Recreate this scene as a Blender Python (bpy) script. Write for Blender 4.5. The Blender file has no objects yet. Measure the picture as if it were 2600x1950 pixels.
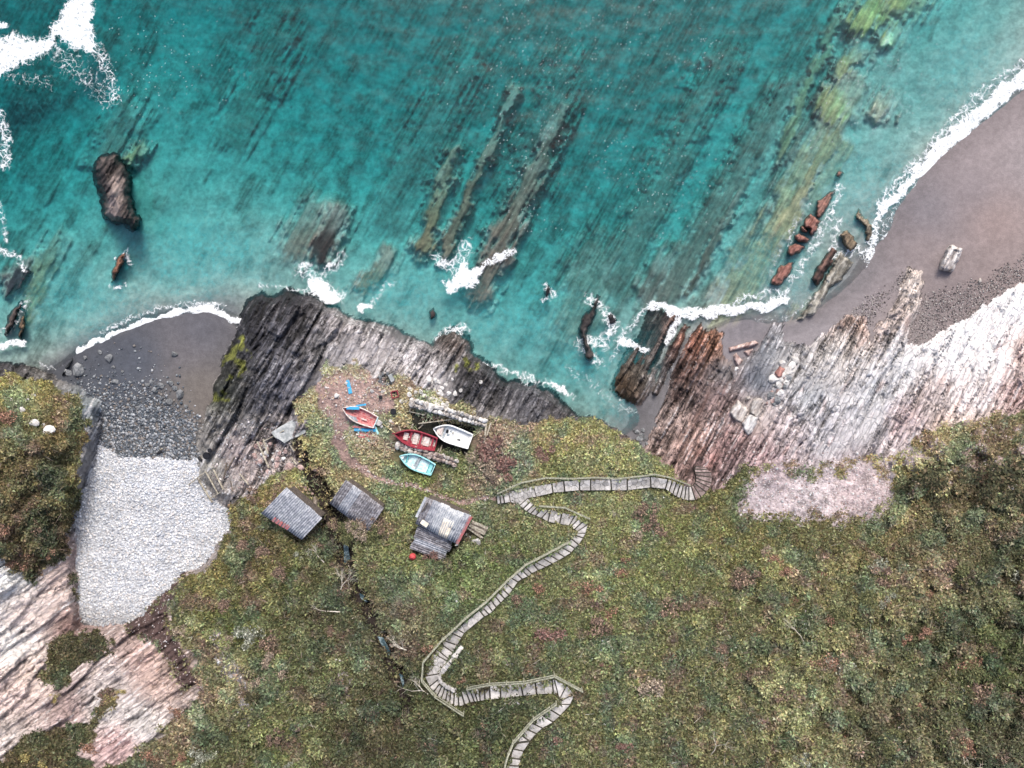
import bpy, bmesh, math, random
import numpy as np
from mathutils import Vector, Matrix

# ------------------------------------------------------------------ camera, sky, sun, exposure
SC = bpy.context.scene
COL = SC.collection
CAM_H = 85.0                       # metres above the sea, looking straight down
FPX = 25.0 * CAM_H                 # focal length in photograph pixels (2600 wide)
cam_data = bpy.data.cameras.new('camera')
cam_data.sensor_fit = 'HORIZONTAL'
cam_data.sensor_width = 36.0
cam_data.lens = 36.0 * FPX / 2600.0
cam_data.clip_start = 1.0
cam_data.clip_end = 3000.0
cam = bpy.data.objects.new('camera', cam_data)
cam.location = (0, 0, CAM_H)
cam.rotation_euler = (0, 0, 0)
COL.objects.link(cam)
SC.camera = cam

SUN_ELEV, SUN_AZ = math.radians(48), math.radians(8)     # azimuth from +Y towards +X
world = bpy.data.worlds.new('World')
SC.world = world
world.use_nodes = True
wn = world.node_tree
wn.nodes.clear()
sky = wn.nodes.new('ShaderNodeTexSky')
sky.sky_type = 'NISHITA'
sky.sun_disc = False
sky.sun_elevation = SUN_ELEV
sky.sun_rotation = SUN_AZ
sky.air_density = 1.0
sky.dust_density = 4.0
sky.ozone_density = 0.6
bg = wn.nodes.new('ShaderNodeBackground')
bg.inputs['Strength'].default_value = 0.15
wo = wn.nodes.new('ShaderNodeOutputWorld')
wn.links.new(sky.outputs[0], bg.inputs[0])
wn.links.new(bg.outputs[0], wo.inputs[0])

sun_data = bpy.data.lights.new('sun', 'SUN')
sun_data.energy = 1.5
sun_data.angle = math.radians(18)
sun_data.color = (1.0, 0.965, 0.91)
sun = bpy.data.objects.new('sun', sun_data)
sd_ = Vector((math.sin(SUN_AZ) * math.cos(SUN_ELEV), math.cos(SUN_AZ) * math.cos(SUN_ELEV), math.sin(SUN_ELEV)))
sun.rotation_euler = sd_.to_track_quat('Z', 'Y').to_euler()
sun.location = (-40, 40, 70)
COL.objects.link(sun)

SC.view_settings.view_transform = 'Standard'
SC.view_settings.look = 'None'
SC.view_settings.gamma = 1.0
SC.view_settings.exposure = 0.70
SC.view_settings.use_curve_mapping = False
SC.render.engine = 'CYCLES'
SC.cycles.use_denoising = True
SC.cycles.max_bounces = 6
SC.cycles.diffuse_bounces = 3
SC.cycles.transparent_max_bounces = 12
SC.cycles.volume_bounces = 0
SC.cycles.caustics_reflective = False
SC.cycles.caustics_refractive = False

# ------------------------------------------------------------------ helpers
rng = np.random.default_rng(7)
random.seed(11)
K = 2600.0 / 2212.0

def D(*pts):
    """points read in the full view (2212 wide) -> photograph pixels"""
    return [(p[0] * K, p[1] * K) + tuple(p[2:]) for p in pts]

def T(ox, oy, s, *pts):
    """points read in a magnified tile -> photograph pixels"""
    return [(ox + p[0] * s, oy + p[1] * s) + tuple(p[2:]) for p in pts]

def world_at(u, v, z):
    k = (CAM_H - z) / FPX
    return ((u - 1300.0) * k, -(v - 975.0) * k, z)

def W(u, v, z):
    return Vector(world_at(u, v, z))

def lin(c):
    c = np.asarray(c, dtype=np.float64) / 255.0
    return np.where(c <= 0.04045, c / 12.92, ((c + 0.055) / 1.055) ** 2.4)

_P = {}
def _tab(seed):
    if seed not in _P:
        r = np.random.default_rng(1000 + seed)
        p = r.permutation(256)
        a = r.uniform(0, 2 * np.pi, 256)
        _P[seed] = (np.concatenate([p, p]).astype(np.int32), np.cos(a).astype(np.float32), np.sin(a).astype(np.float32), r.random(256).astype(np.float32))
    return _P[seed]

def perlin(x, y, seed=0):
    p, gx, gy, _ = _tab(seed)
    x = np.asarray(x, np.float32); y = np.asarray(y, np.float32)
    xf = np.floor(x); yf = np.floor(y)
    xi = xf.astype(np.int32) & 255; yi = yf.astype(np.int32) & 255
    x = x - xf; y = y - yf
    u = x * x * x * (x * (x * 6 - 15) + 10); v = y * y * y * (y * (y * 6 - 15) + 10)
    a = p[xi] + yi; b = p[xi + 1] + yi
    h = p[a & 511]; n00 = gx[h] * x + gy[h] * y
    h = p[b & 511]; n10 = gx[h] * (x - 1) + gy[h] * y
    h = p[(a + 1) & 511]; n01 = gx[h] * x + gy[h] * (y - 1)
    h = p[(b + 1) & 511]; n11 = gx[h] * (x - 1) + gy[h] * (y - 1)
    n0 = n00 + u * (n10 - n00); n1 = n01 + u * (n11 - n01)
    return (n0 + v * (n1 - n0)) * 1.5

def fbm(x, y, octv=4, seed=0, gain=0.5, lac=2.03):
    s = 0; a = 1.0; t = 0
    for o in range(octv):
        s = s + a * perlin(x + 17.3 * o, y - 9.1 * o, seed + o); t += a
        a *= gain; x = x * lac; y = y * lac
    return s / t * 1.3

def cellrand(i, j, seed=0):
    p, _, _, r = _tab(seed)
    i = np.asarray(i).astype(np.int32) & 255; j = np.asarray(j).astype(np.int32) & 255
    return r[p[(p[i] + j) & 511]]

def sstep(a, b, x):
    t = np.clip((x - a) / (b - a), 0, 1)
    return t * t * (3 - 2 * t)

def poly_sd(poly, U, V):
    """signed distance in px, positive inside"""
    P = np.array([p[:2] for p in poly], np.float32)
    lo = P.min(0) - 260; hi = P.max(0) + 260
    out = np.full(U.shape, -260.0, np.float32)
    m = (U > lo[0]) & (U < hi[0]) & (V > lo[1]) & (V < hi[1])
    u = U[m]; v = V[m]
    if u.size == 0:
        return out
    d2 = np.full(u.shape, 1e12, np.float32); ins = np.zeros(u.shape, bool)
    n = len(P)
    for i in range(n):
        ax, ay = P[i]; bx, by = P[(i + 1) % n]
        ex, ey = bx - ax, by - ay
        L = ex * ex + ey * ey + 1e-9
        t = np.clip(((u - ax) * ex + (v - ay) * ey) / L, 0, 1)
        dx = u - ax - t * ex; dy = v - ay - t * ey
        d2 = np.minimum(d2, dx * dx + dy * dy)
        c = ((ay > v) != (by > v))
        if by != ay:
            ins ^= c & (u < ex * (v - ay) / (by - ay) + ax)
    d = np.sqrt(d2)
    out[m] = np.clip(np.where(ins, d, -d), -260, 1e9)
    return out

def line_d(pts, U, V, big=400.0):
    """distance in px to a polyline, and interpolated third value"""
    P = np.array([p[:2] for p in pts], np.float32)
    lo = P.min(0) - big; hi = P.max(0) + big
    dist = np.full(U.shape, big, np.float32); par = np.zeros(U.shape, np.float32)
    m = (U > lo[0]) & (U < hi[0]) & (V > lo[1]) & (V < hi[1])
    u = U[m]; v = V[m]
    best = np.full(u.shape, big, np.float32); bp = np.zeros(u.shape, np.float32)
    for i in range(len(P) - 1):
        ax, ay = P[i]; ex, ey = P[i + 1] - P[i]
        L = ex * ex + ey * ey + 1e-9
        t = np.clip(((u - ax) * ex + (v - ay) * ey) / L, 0, 1)
        d = np.hypot(u - ax - t * ex, v - ay - t * ey)
        k = d < best
        best[k] = d[k]; bp[k] = (i + t)[k]
    dist[m] = best; par[m] = bp
    return dist, par

def rbf_fit(pts, c=45.0, smooth=0.4):
    A = np.array(pts, np.float64)
    xy = A[:, :2]; val = A[:, 2:]
    d = np.sqrt(((xy[:, None] - xy[None]) ** 2).sum(-1) + c * c)
    n = len(A)
    M = np.zeros((n + 3, n + 3)); M[:n, :n] = d - smooth * np.eye(n)
    M[:n, n] = 1; M[:n, n + 1:] = xy / 1000; M[n, :n] = 1; M[n + 1:, :n] = (xy / 1000).T
    w = np.linalg.solve(M, np.vstack([val, np.zeros((3, val.shape[1]))]))
    return xy, w, c

def rbf_eval(fit, u, v):
    xy, w, c = fit
    n = len(xy); sh = u.shape
    u = u.ravel(); v = v.ravel()
    out = np.zeros((u.size, w.shape[1]))
    for i in range(0, u.size, 20000):
        a = u[i:i + 20000]; b = v[i:i + 20000]
        d = np.sqrt((a[:, None] - xy[:, 0]) ** 2 + (b[:, None] - xy[:, 1]) ** 2 + c * c)
        out[i:i + 20000] = d @ w[:n] + w[n] + np.outer(a / 1000, w[n + 1]) + np.outer(b / 1000, w[n + 2])
    return out.reshape(sh + (w.shape[1],))

def shep(pts, u, v, p=3.0, eps=30.0):
    A = np.array(pts, np.float64); sh = u.shape
    u = u.ravel(); v = v.ravel(); out = np.zeros((u.size, A.shape[1] - 2))
    for i in range(0, u.size, 20000):
        d = (u[i:i + 20000, None] - A[:, 0]) ** 2 + (v[i:i + 20000, None] - A[:, 1]) ** 2 + eps * eps
        w = d ** (-p / 2); w /= w.sum(1, keepdims=True)
        out[i:i + 20000] = w @ A[:, 2:]
    return out.reshape(sh + (A.shape[1] - 2,))

def mesh_np(name, verts, faces, col=None, smooth=True, attrs=None):
    """faces: (n,3) or (n,4) int array"""
    me = bpy.data.meshes.new(name)
    verts = np.asarray(verts, np.float32); faces = np.asarray(faces, np.int32)
    k = faces.shape[1]
    me.vertices.add(len(verts)); me.vertices.foreach_set('co', verts.ravel())
    me.loops.add(faces.size); me.loops.foreach_set('vertex_index', faces.ravel())
    me.polygons.add(len(faces))
    me.polygons.foreach_set('loop_start', np.arange(len(faces), dtype=np.int32) * k)
    me.polygons.foreach_set('loop_total', np.full(len(faces), k, np.int32))
    me.polygons.foreach_set('use_smooth', np.full(len(faces), smooth, bool))
    if col is not None:
        a = me.attributes.new('Col', 'FLOAT_COLOR', 'POINT')
        c4 = np.ones((len(verts), 4), np.float32); c4[:, :3] = col
        a.data.foreach_set('color', c4.ravel())
    for nm, val in (attrs or {}).items():
        a = me.attributes.new(nm, 'FLOAT', 'POINT')
        a.data.foreach_set('value', np.asarray(val, np.float32).ravel())
    me.update(); me.validate()
    return me

def link(name, me, mat=None, parent=None, loc=None, **props):
    o = bpy.data.objects.new(name, me)
    COL.objects.link(o)
    if mat is not None and me is not None and len(me.materials) == 0:
        me.materials.append(mat)
    if parent is not None:
        o.parent = parent
    if loc is not None:
        o.location = loc
    for k_, v_ in props.items():
        o[k_] = v_
    return o

def thing(name, label, cat, loc=(0, 0, 0), rz=0.0, group=None):
    o = bpy.data.objects.new(name, None)
    o.empty_display_size = 0.2
    COL.objects.link(o)
    o.location = loc; o.rotation_euler = (0, 0, rz)
    o['label'] = label; o['category'] = cat
    if group:
        o['group'] = group
    return o

def tag(o, label, cat, group=None):
    o['label'] = label; o['category'] = cat
    if 'kind' not in o.keys():
        o['kind'] = 'thing'
    if group:
        o['group'] = group
    return o

# ------------------------------------------------------------------ materials
class NT:
    def __init__(self, name):
        self.m = bpy.data.materials.new(name); self.m.use_nodes = True
        self.t = self.m.node_tree; self.t.nodes.clear()
        self.out = self.t.nodes.new('ShaderNodeOutputMaterial')
    def n(self, ty, **kw):
        nd = self.t.nodes.new(ty)
        for a, b in kw.items():
            if a.startswith('i_'):
                key = a[2:]
                key = int(key) if key.isdigit() else key.replace('_', ' ')
                nd.inputs[key].default_value = b
            else:
                setattr(nd, a, b)
        return nd
    def l(self, a, b):
        self.t.links.new(a, b)
    def math(self, op, a, b=None, clamp=False):
        nd = self.n('ShaderNodeMath', operation=op, use_clamp=clamp)
        for i, x in enumerate((a, b)):
            if x is None: continue
            if isinstance(x, (int, float)): nd.inputs[i].default_value = x
            else: self.l(x, nd.inputs[i])
        return nd.outputs[0]
    def ramp(self, fac, lo, hi):
        nd = self.n('ShaderNodeMapRange', interpolation_type='SMOOTHSTEP')
        nd.inputs['From Min'].default_value = lo; nd.inputs['From Max'].default_value = hi
        self.l(fac, nd.inputs['Value'])
        return nd.outputs['Result']
    def mix(self, fac, a, b, blend='MIX'):
        nd = self.n('ShaderNodeMix', data_type='RGBA', blend_type=blend)
        for s, x in ((nd.inputs[0], fac), (nd.inputs[6], a), (nd.inputs[7], b)):
            if isinstance(x, (int, float)): s.default_value = x
            elif isinstance(x, tuple): s.default_value = x if len(x) == 4 else x + (1,)
            else: self.l(x, s)
        return nd.outputs[2]
    def coord(self, scale=(1, 1, 1), rot=(0, 0, 0), kind='Object'):
        c = self.n('ShaderNodeTexCoord'); mp = self.n('ShaderNodeMapping')
        mp.inputs['Scale'].default_value = scale; mp.inputs['Rotation'].default_value = rot
        self.l(c.outputs[kind], mp.inputs[0])
        return mp.outputs[0]
    def noise(self, vec, scale, detail=4, rough=0.55, dist=0.0):
        nd = self.n('ShaderNodeTexNoise')
        nd.inputs['Scale'].default_value = scale; nd.inputs['Detail'].default_value = detail
        nd.inputs['Roughness'].default_value = rough; nd.inputs['Distortion'].default_value = dist
        self.l(vec, nd.inputs['Vector'])
        return nd.outputs['Fac']
    def voro(self, vec, scale, feature='DISTANCE_TO_EDGE'):
        nd = self.n('ShaderNodeTexVoronoi', feature=feature)
        nd.inputs['Scale'].default_value = scale
        self.l(vec, nd.inputs['Vector'])
        return nd.outputs
    def bump(self, h, dist, strength=1.0):
        b = self.n('ShaderNodeBump'); b.inputs['Distance'].default_value = dist; b.inputs['Strength'].default_value = strength
        self.l(h, b.inputs['Height'])
        return b.outputs[0]
    def pbr(self, col, rough=0.8, normal=None, spec=0.3, metal=0.0):
        p = self.n('ShaderNodeBsdfPrincipled')
        if isinstance(col, tuple): p.inputs['Base Color'].default_value = col if len(col) == 4 else col + (1,)
        else: self.l(col, p.inputs['Base Color'])
        if isinstance(rough, (int, float)): p.inputs['Roughness'].default_value = rough
        else: self.l(rough, p.inputs['Roughness'])
        p.inputs['Specular IOR Level'].default_value = spec
        p.inputs['Metallic'].default_value = metal
        if normal is not None: self.l(normal, p.inputs['Normal'])
        return p.outputs[0]
    def done(self, shader):
        self.l(shader, self.out.inputs['Surface'])
        return self.m

STRATA = math.radians(61)
def attr_col(m, name='Col'):
    a = m.n('ShaderNodeAttribute', attribute_name=name)
    return a.outputs['Color']

def mat_rock(name='layered_rock', ang=STRATA, soft=0.0):
    m = NT(name)
    c = attr_col(m)
    v1 = m.coord((1.0, 1.0, 1.0))
    def st(a, b):
        vs = m.n('ShaderNodeMapping'); vs.vector_type = 'TEXTURE'
        vs.inputs['Rotation'].default_value = (0, 0, ang); vs.inputs['Scale'].default_value = (a, b, 1.0)
        m.l(v1, vs.inputs[0]); return vs.outputs[0]
    n1 = m.noise(st(5.0, 0.34), 1.7, 4, 0.62)
    n3 = m.noise(st(1.7, .7), 1.5, 4, .65)
    n2 = m.noise(v1, 7.0, 3, 0.7)
    vo = m.voro(st(1.9, 0.62), 1.5)['Distance']
    crack = m.ramp(vo, 0.01, 0.07)
    k = m.math('ADD', m.math('MULTIPLY', m.ramp(n1, 0.40, 0.60), 0.85), m.math('MULTIPLY', m.ramp(n2, .36, .66), 0.3))
    k = m.math('ADD', k, m.math('MULTIPLY', m.ramp(n3, .40, .62), .55))
    k = m.math('ADD', k, 0.32)
    k = m.math('MULTIPLY', k, m.math('ADD', m.math('MULTIPLY', crack, 0.5), 0.5))
    lumn = m.n('ShaderNodeRGBToBW'); m.l(c, lumn.inputs[0])
    ct = m.n('ShaderNodeAttribute', attribute_name='calm').outputs['Fac']
    ease = m.math('MAXIMUM', m.math('MULTIPLY', m.ramp(lumn.outputs[0], .25, .62), .72), m.math('MULTIPLY', ct, .8))
    ease = m.math('MAXIMUM', ease, soft)
    k = m.math('ADD', m.math('MULTIPLY', k, m.math('SUBTRACT', 1.0, ease)), m.math('MULTIPLY', ease, 1.08))
    kc = m.n('ShaderNodeCombineColor')
    for i in range(3): m.l(k, kc.inputs[i])
    col = m.mix(1.0, c, kc.outputs[0], 'MULTIPLY')
    h = m.math('ADD', n1, m.math('MULTIPLY', crack, 0.4))
    h = m.math('ADD', h, m.math('MULTIPLY', n2, 0.4))
    return m.done(m.pbr(col, 0.75, m.bump(h, 0.2), 0.25))

def mat_ground(name, f1, f2, amp, bump_d, rough=0.9, lo=0.35, hi=0.68):
    m = NT(name)
    c = attr_col(m)
    v = m.coord()
    n1 = m.noise(v, f1, 4, 0.6); n2 = m.noise(v, f2, 3, 0.6)
    k = m.math('ADD', m.math('MULTIPLY', m.ramp(n1, lo, hi), amp), m.math('MULTIPLY', m.ramp(n2, lo, hi), amp))
    k = m.math('ADD', k, 1.0 - amp)
    kc = m.n('ShaderNodeCombineColor')
    for i in range(3): m.l(k, kc.inputs[i])
    col = m.mix(1.0, c, kc.outputs[0], 'MULTIPLY')
    h = m.math('ADD', n1, m.math('MULTIPLY', n2, 0.6))
    return m.done(m.pbr(col, rough, m.bump(h, bump_d), 0.15))

def mat_plain(name, c, rough=0.7, amp=0.25, f=6.0, spec=0.3, bump_d=0.01, metal=0.0, stretch=(1, 1, 1), c2=None, lo=0.4, hi=0.65):
    """plain colour with grain; c given as sRGB 0-255"""
    m = NT(name)
    v = m.coord(stretch)
    n1 = m.noise(v, f, 5, 0.62)
    a = tuple(float(x) for x in lin(c)); b = tuple(float(x) for x in (lin(c2) if c2 is not None else lin(c) * (1 - amp)))
    col = m.mix(m.ramp(n1, lo, hi), b, a)
    return m.done(m.pbr(col, rough, m.bump(n1, bump_d), spec, metal))

def mat_attr(name, rough=0.8, amp=0.2, f=9.0, spec=0.2, trans=0.0):
    m = NT(name)
    c = attr_col(m)
    v = m.coord()
    n1 = m.noise(v, f, 3, 0.6)
    k = m.math('ADD', m.math('MULTIPLY', n1, amp * 2), 1.0 - amp)
    kc = m.n('ShaderNodeCombineColor')
    for i in range(3): m.l(k, kc.inputs[i])
    col = m.mix(1.0, c, kc.outputs[0], 'MULTIPLY')
    sh = m.pbr(col, rough, None, spec)
    if trans > 0:
        tr = m.n('ShaderNodeBsdfTranslucent'); m.l(col, tr.inputs[0])
        mx = m.n('ShaderNodeMixShader'); mx.inputs[0].default_value = trans
        m.l(sh, mx.inputs[1]); m.l(tr.outputs[0], mx.inputs[2]); sh = mx.outputs[0]
    return m.done(sh)
# ------------------------------------------------------------------ the stairway's tread lines (edge pairs), read along the way up
t4 = lambda *p: T(1220, 1150, 0.18083, *p)
t5 = lambda *p: T(1500, 1120, 0.18083, *p)
t6 = lambda *p: T(1050, 1600, 0.3152, *p)
t7 = lambda *p: T(1250, 1425, 0.31646, *p)
t8 = lambda *p: T(1150, 1400, 0.3152, *p)
def pairs(f, rows):
    return [(f((a, b))[0], f((c, d))[0]) for a, b, c, d in rows]
# path from landing out to the beach steps (left/north edge, right/south edge), going east
ST_A = pairs(t4, [(740, 470, 780, 618), (1000, 430, 1020, 560), (1168, 400, 1185, 545), (1388, 380, 1392, 525), (1546, 375, 1548, 528),
                  (1828, 370, 1840, 525), (2060, 365, 2062, 525)]) + \
       pairs(t5, [(838, 500, 845, 650), (1085, 540, 1048, 672), (1145, 558, 1100, 708), (1205, 580, 1152, 745), (1255, 605, 1203, 778),
                  (1300, 625, 1257, 802), (1340, 640, 1316, 826), (1378, 642, 1378, 836), (1412, 640, 1470, 828), (1440, 622, 1550, 790),
                  (1463, 596, 1622, 720), (1478, 560, 1668, 652), (1480, 522, 1695, 590), (1476, 482, 1700, 508), (1466, 440, 1690, 440),
                  (1460, 395, 1640, 400), (1478, 352, 1610, 366)])
# three small steps from the earth track up to the landing
ST_S = pairs(t4, [(222, 598, 234, 720), (272, 598, 285, 712), (320, 588, 336, 704), (398, 545, 425, 690)])
LANDING = t4((398, 545), (740, 470), (780, 618), (655, 640), (545, 740), (425, 690))
# up the hill: right edge, left edge
ST_B = pairs(t4, [(655, 640, 545, 740), (705, 682, 600, 782), (748, 730, 650, 822), (795, 765, 705, 852), (862, 790, 775, 882), (950, 812, 860, 915),
                  (985, 800, 945, 968), (1145, 845, 1110, 998), (1335, 872, 1245, 1022), (1392, 912, 1258, 1046), (1442, 962, 1322, 1072),
                  (1505, 1008, 1366, 1104), (1475, 1130, 1362, 1128), (1440, 1195, 1328, 1155), (1378, 1290, 1278, 1208), (1322, 1342, 1225, 1272),
                  (1272, 1400, 1150, 1335), (1180, 1462, 1070, 1392), (1095, 1510, 975, 1440), (1005, 1555, 885, 1488), (912, 1602, 780, 1540)]) + \
       pairs(t8, [(688, 152, 640, 95), (632, 178, 585, 130), (606, 202, 556, 152), (557, 222, 514, 182), (523, 246, 468, 215), (482, 305, 428, 258),
                  (450, 352, 400, 302), (416, 381, 370, 334), (384, 415, 342, 366), (347, 450, 310, 398), (320, 485, 278, 430), (290, 508, 240, 455),
                  (252, 525, 215, 478), (90, 660, 32, 628)]) + \
       pairs(t6, [(385, 62, 305, 22), (350, 122, 242, 84), (318, 180, 218, 112), (280, 232, 190, 158), (272, 250, 166, 188), (205, 352, 92, 372),
                  (205, 395, 128, 455), (215, 425, 162, 498), (235, 442, 190, 530), (255, 456, 220, 560), (277, 475, 255, 586), (303, 490, 287, 606),
                  (330, 500, 322, 612), (357, 508, 366, 612), (385, 500, 412, 605), (420, 488, 456, 586), (457, 486, 490, 577), (487, 478, 515, 575),
                  (530, 470, 536, 571), (571, 460, 576, 566), (612, 454, 617, 561), (700, 448, 702, 551), (866, 438, 882, 530), (982, 428, 992, 516),
                  (1118, 398, 1128, 514), (1135, 400, 1168, 530), (1232, 448, 1182, 548), (1295, 520, 1180, 572), (1262, 600, 1168, 600),
                  (1180, 690, 1100, 640), (1122, 742, 1040, 688), (1038, 790, 958, 752), (988, 835, 915, 800), (935, 895, 868, 848), (880, 945, 825, 905)]) + \
       pairs(t7, [(300, 1450, 208, 1462), (250, 1525, 170, 1508), (228, 1592, 146, 1580), (215, 1645, 122, 1640), (204, 1705, 100, 1700), (196, 1765, 84, 1760)])
Z_LAND = 8.2
Z_A = [8.2 - 0.05 * min(i, 7) - 0.23 * max(0, i - 7) for i in range(len(ST_A))]
Z_S = [7.75, 7.9, 8.05, 8.2]
Z_B = [Z_LAND + 0.165 * (i + 1) for i in range(len(ST_B))]
STAIR_PTS = []          # (u, v, z) control points that tie the hillside to the stairs
for ps, zs in ((ST_A, Z_A), (ST_S, Z_S), (ST_B, Z_B)):
    for i, ((a, b), z) in enumerate(zip(ps, zs)):
        if i % 3 == 0 or i == len(ps) - 1:
            STAIR_PTS.append(((a[0] + b[0]) / 2, (a[1] + b[1]) / 2, z - 0.1))
# ------------------------------------------------------------------ terrain: one sheet from sea bed to hilltop, split by what it is made of
STEP = 3.3
def axis(lo, hi, n):
    core = np.arange(lo, hi + STEP, STEP)
    g = STEP * np.cumsum(1.32 ** np.arange(1, n + 1))
    return np.concatenate([core[0] - g[::-1], core, core[-1] + g])
UA = axis(-150, 2750, 16); VA = axis(-110, 2060, 16)
U, V = np.meshgrid(UA, VA); U = U.astype(np.float32); V = V.astype(np.float32)
NV, NU = U.shape
Xm, Ym = U / 25.0, V / 25.0                           # metres at sea level
CS, SN = math.cos(STRATA), math.sin(STRATA)
A2 = math.radians(37)                                  # the slabs at the head of the cove dip another way
BL = (U < 470 * K) & (V > 1165 * K)
S_ = np.where(BL, Xm * math.cos(A2) - Ym * math.sin(A2), Xm * CS - Ym * SN).astype(np.float32)      # along the rock beds
T_ = np.where(BL, Xm * math.sin(A2) + Ym * math.cos(A2), Xm * SN + Ym * CS).astype(np.float32)      # across them
wu = fbm(Xm / 2.2, Ym / 2.2, 4, 31) * 16; wv = fbm(Xm / 2.2 + 40, Ym / 2.2, 4, 37) * 16
UW, VW = U + wu, V + wv                                # roughened coordinates for natural edges

# coarse lattice for the smooth fields
cu = np.linspace(UA[0], UA[-1], 2); ST = 20.0
cu = np.arange(-400, 3001, ST); cv = np.arange(-400, 2401, ST)
CU, CV = np.meshgrid(cu, cv)
def up(f):
    """bilinear upsample of a coarse field to the grid"""
    fu = np.clip((U - cu[0]) / ST, 0, len(cu) - 1.001); fv = np.clip((V - cv[0]) / ST, 0, len(cv) - 1.001)
    i = fu.astype(int); j = fv.astype(int); a = fu - i; b = fv - j
    if f.ndim == 3: a = a[..., None]; b = b[..., None]
    r = f[j, i] * (1 - a) * (1 - b) + f[j, i + 1] * a * (1 - b) + f[j + 1, i] * (1 - a) * b + f[j + 1, i + 1] * a * b
    return r.astype(np.float32)

LOW = D((0, 0, -5), (300, 0, -4.6), (600, 0, -5), (900, 0, -5.2), (1200, 0, -5), (1500, 0, -4.6), (1700, 30, -4), (1850, 30, -2.7), (2000, 30, -2.1), (2150, 30, -1.3), (2212, 110, -.5),
        (2212, 190, -.02), (2120, 265, -.02), (2000, 365, -.02), (1950, 430, 0), (1915, 500, 0), (1885, 545, 0), (1850, 605, 0.02), (1800, 650, .05), (1740, 690, .05), (1640, 690, 0), (1560, 705, 0),
        (2100, 400, 1.2), (2212, 350, 1.4), (2000, 520, .8), (1900, 600, .4), (2212, 500, 2.4), (2050, 600, 1.7), (1900, 680, 1.2), (2100, 680, 2.5), (2150, 720, 3.3), (2212, 650, 3.3), (2212, 800, 5.5),
        (2000, 800, 3.5), (2000, 880, 5), (1800, 800, 2.2), (1700, 850, 2.3), (1800, 930, 3.5), (1600, 850, 1.6), (1600, 950, 3), (1500, 950, 2.2), (1530, 1000, 3.2), (1900, 750, 2.2), (2600, 600, 5), (2600, 800, 8),
        (1600, 760, .6), (1500, 850, .8), (1450, 900, .8), (1400, 930, .25), (1330, 900, -.35), (1250, 880, -1), (1480, 760, .1), (1440, 830, .0), (1380, 850, .1), (1640, 740, .25), (1720, 740, .6),
        (1300, 800, -1.1), (1200, 760, -1.7), (1100, 720, -1.7), (1300, 600, -2.3), (1100, 500, -3.1), (900, 600, -1.7), (800, 500, -2.5), (700, 350, -3.4), (500, 450, -2.2), (540, 560, -1.2), (430, 560, -1.4),
        (350, 600, -1.1), (400, 635, -.5), (430, 664, -.03), (170, 754, -.06), (250, 716, -.04), (330, 684, -.04), (515, 694, -.04), (430, 720, .25), (330, 740, .35), (480, 740, .25), (250, 780, .4), (350, 820, .7),
        (300, 900, 1.1), (400, 900, .9), (330, 970, 1.6), (420, 980, 1.8), (320, 1010, 2.2), (300, 1100, 2.8), (400, 1150, 3), (220, 1200, 3.2), (300, 1250, 3.6), (220, 1330, 4.2), (130, 740, -.6), (60, 720, -1.0),
        (100, 780, -.3), (200, 680, -.8), (100, 600, -1.8), (200, 550, -1.9), (0, 600, -2), (0, 400, -3.4), (150, 400, -3), (330, 400, -2.4), (330, 200, -3.2), (150, 200, -4.4), (0, 200, -5), (500, 200, -3.8),
        (700, 150, -4.5), (900, 300, -3.8), (1100, 200, -4.2), (1300, 300, -3.9), (1400, 450, -3.2), (1500, 250, -3.7), (1600, 350, -2.9), (1700, 300, -2.1), (1750, 400, -1.3), (1800, 480, -.55), (1850, 450, -.5),
        (1900, 350, -1.0), (2000, 250, -1.05), (2100, 150, -.95), (1900, 150, -1.7), (1650, 550, -1.1), (1550, 600, -1.4), (1600, 640, -.5), (1450, 600, -2.1), (1400, 700, -.9), (1350, 750, -.9),
        (-250, 200, -6), (-250, 600, -3), (600, -300, -7), (1500, -300, -6), (2100, -300, -3.5), (2500, 0, 0.5), (2500, 300, 2), (-200, 760, -1.5))
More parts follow.
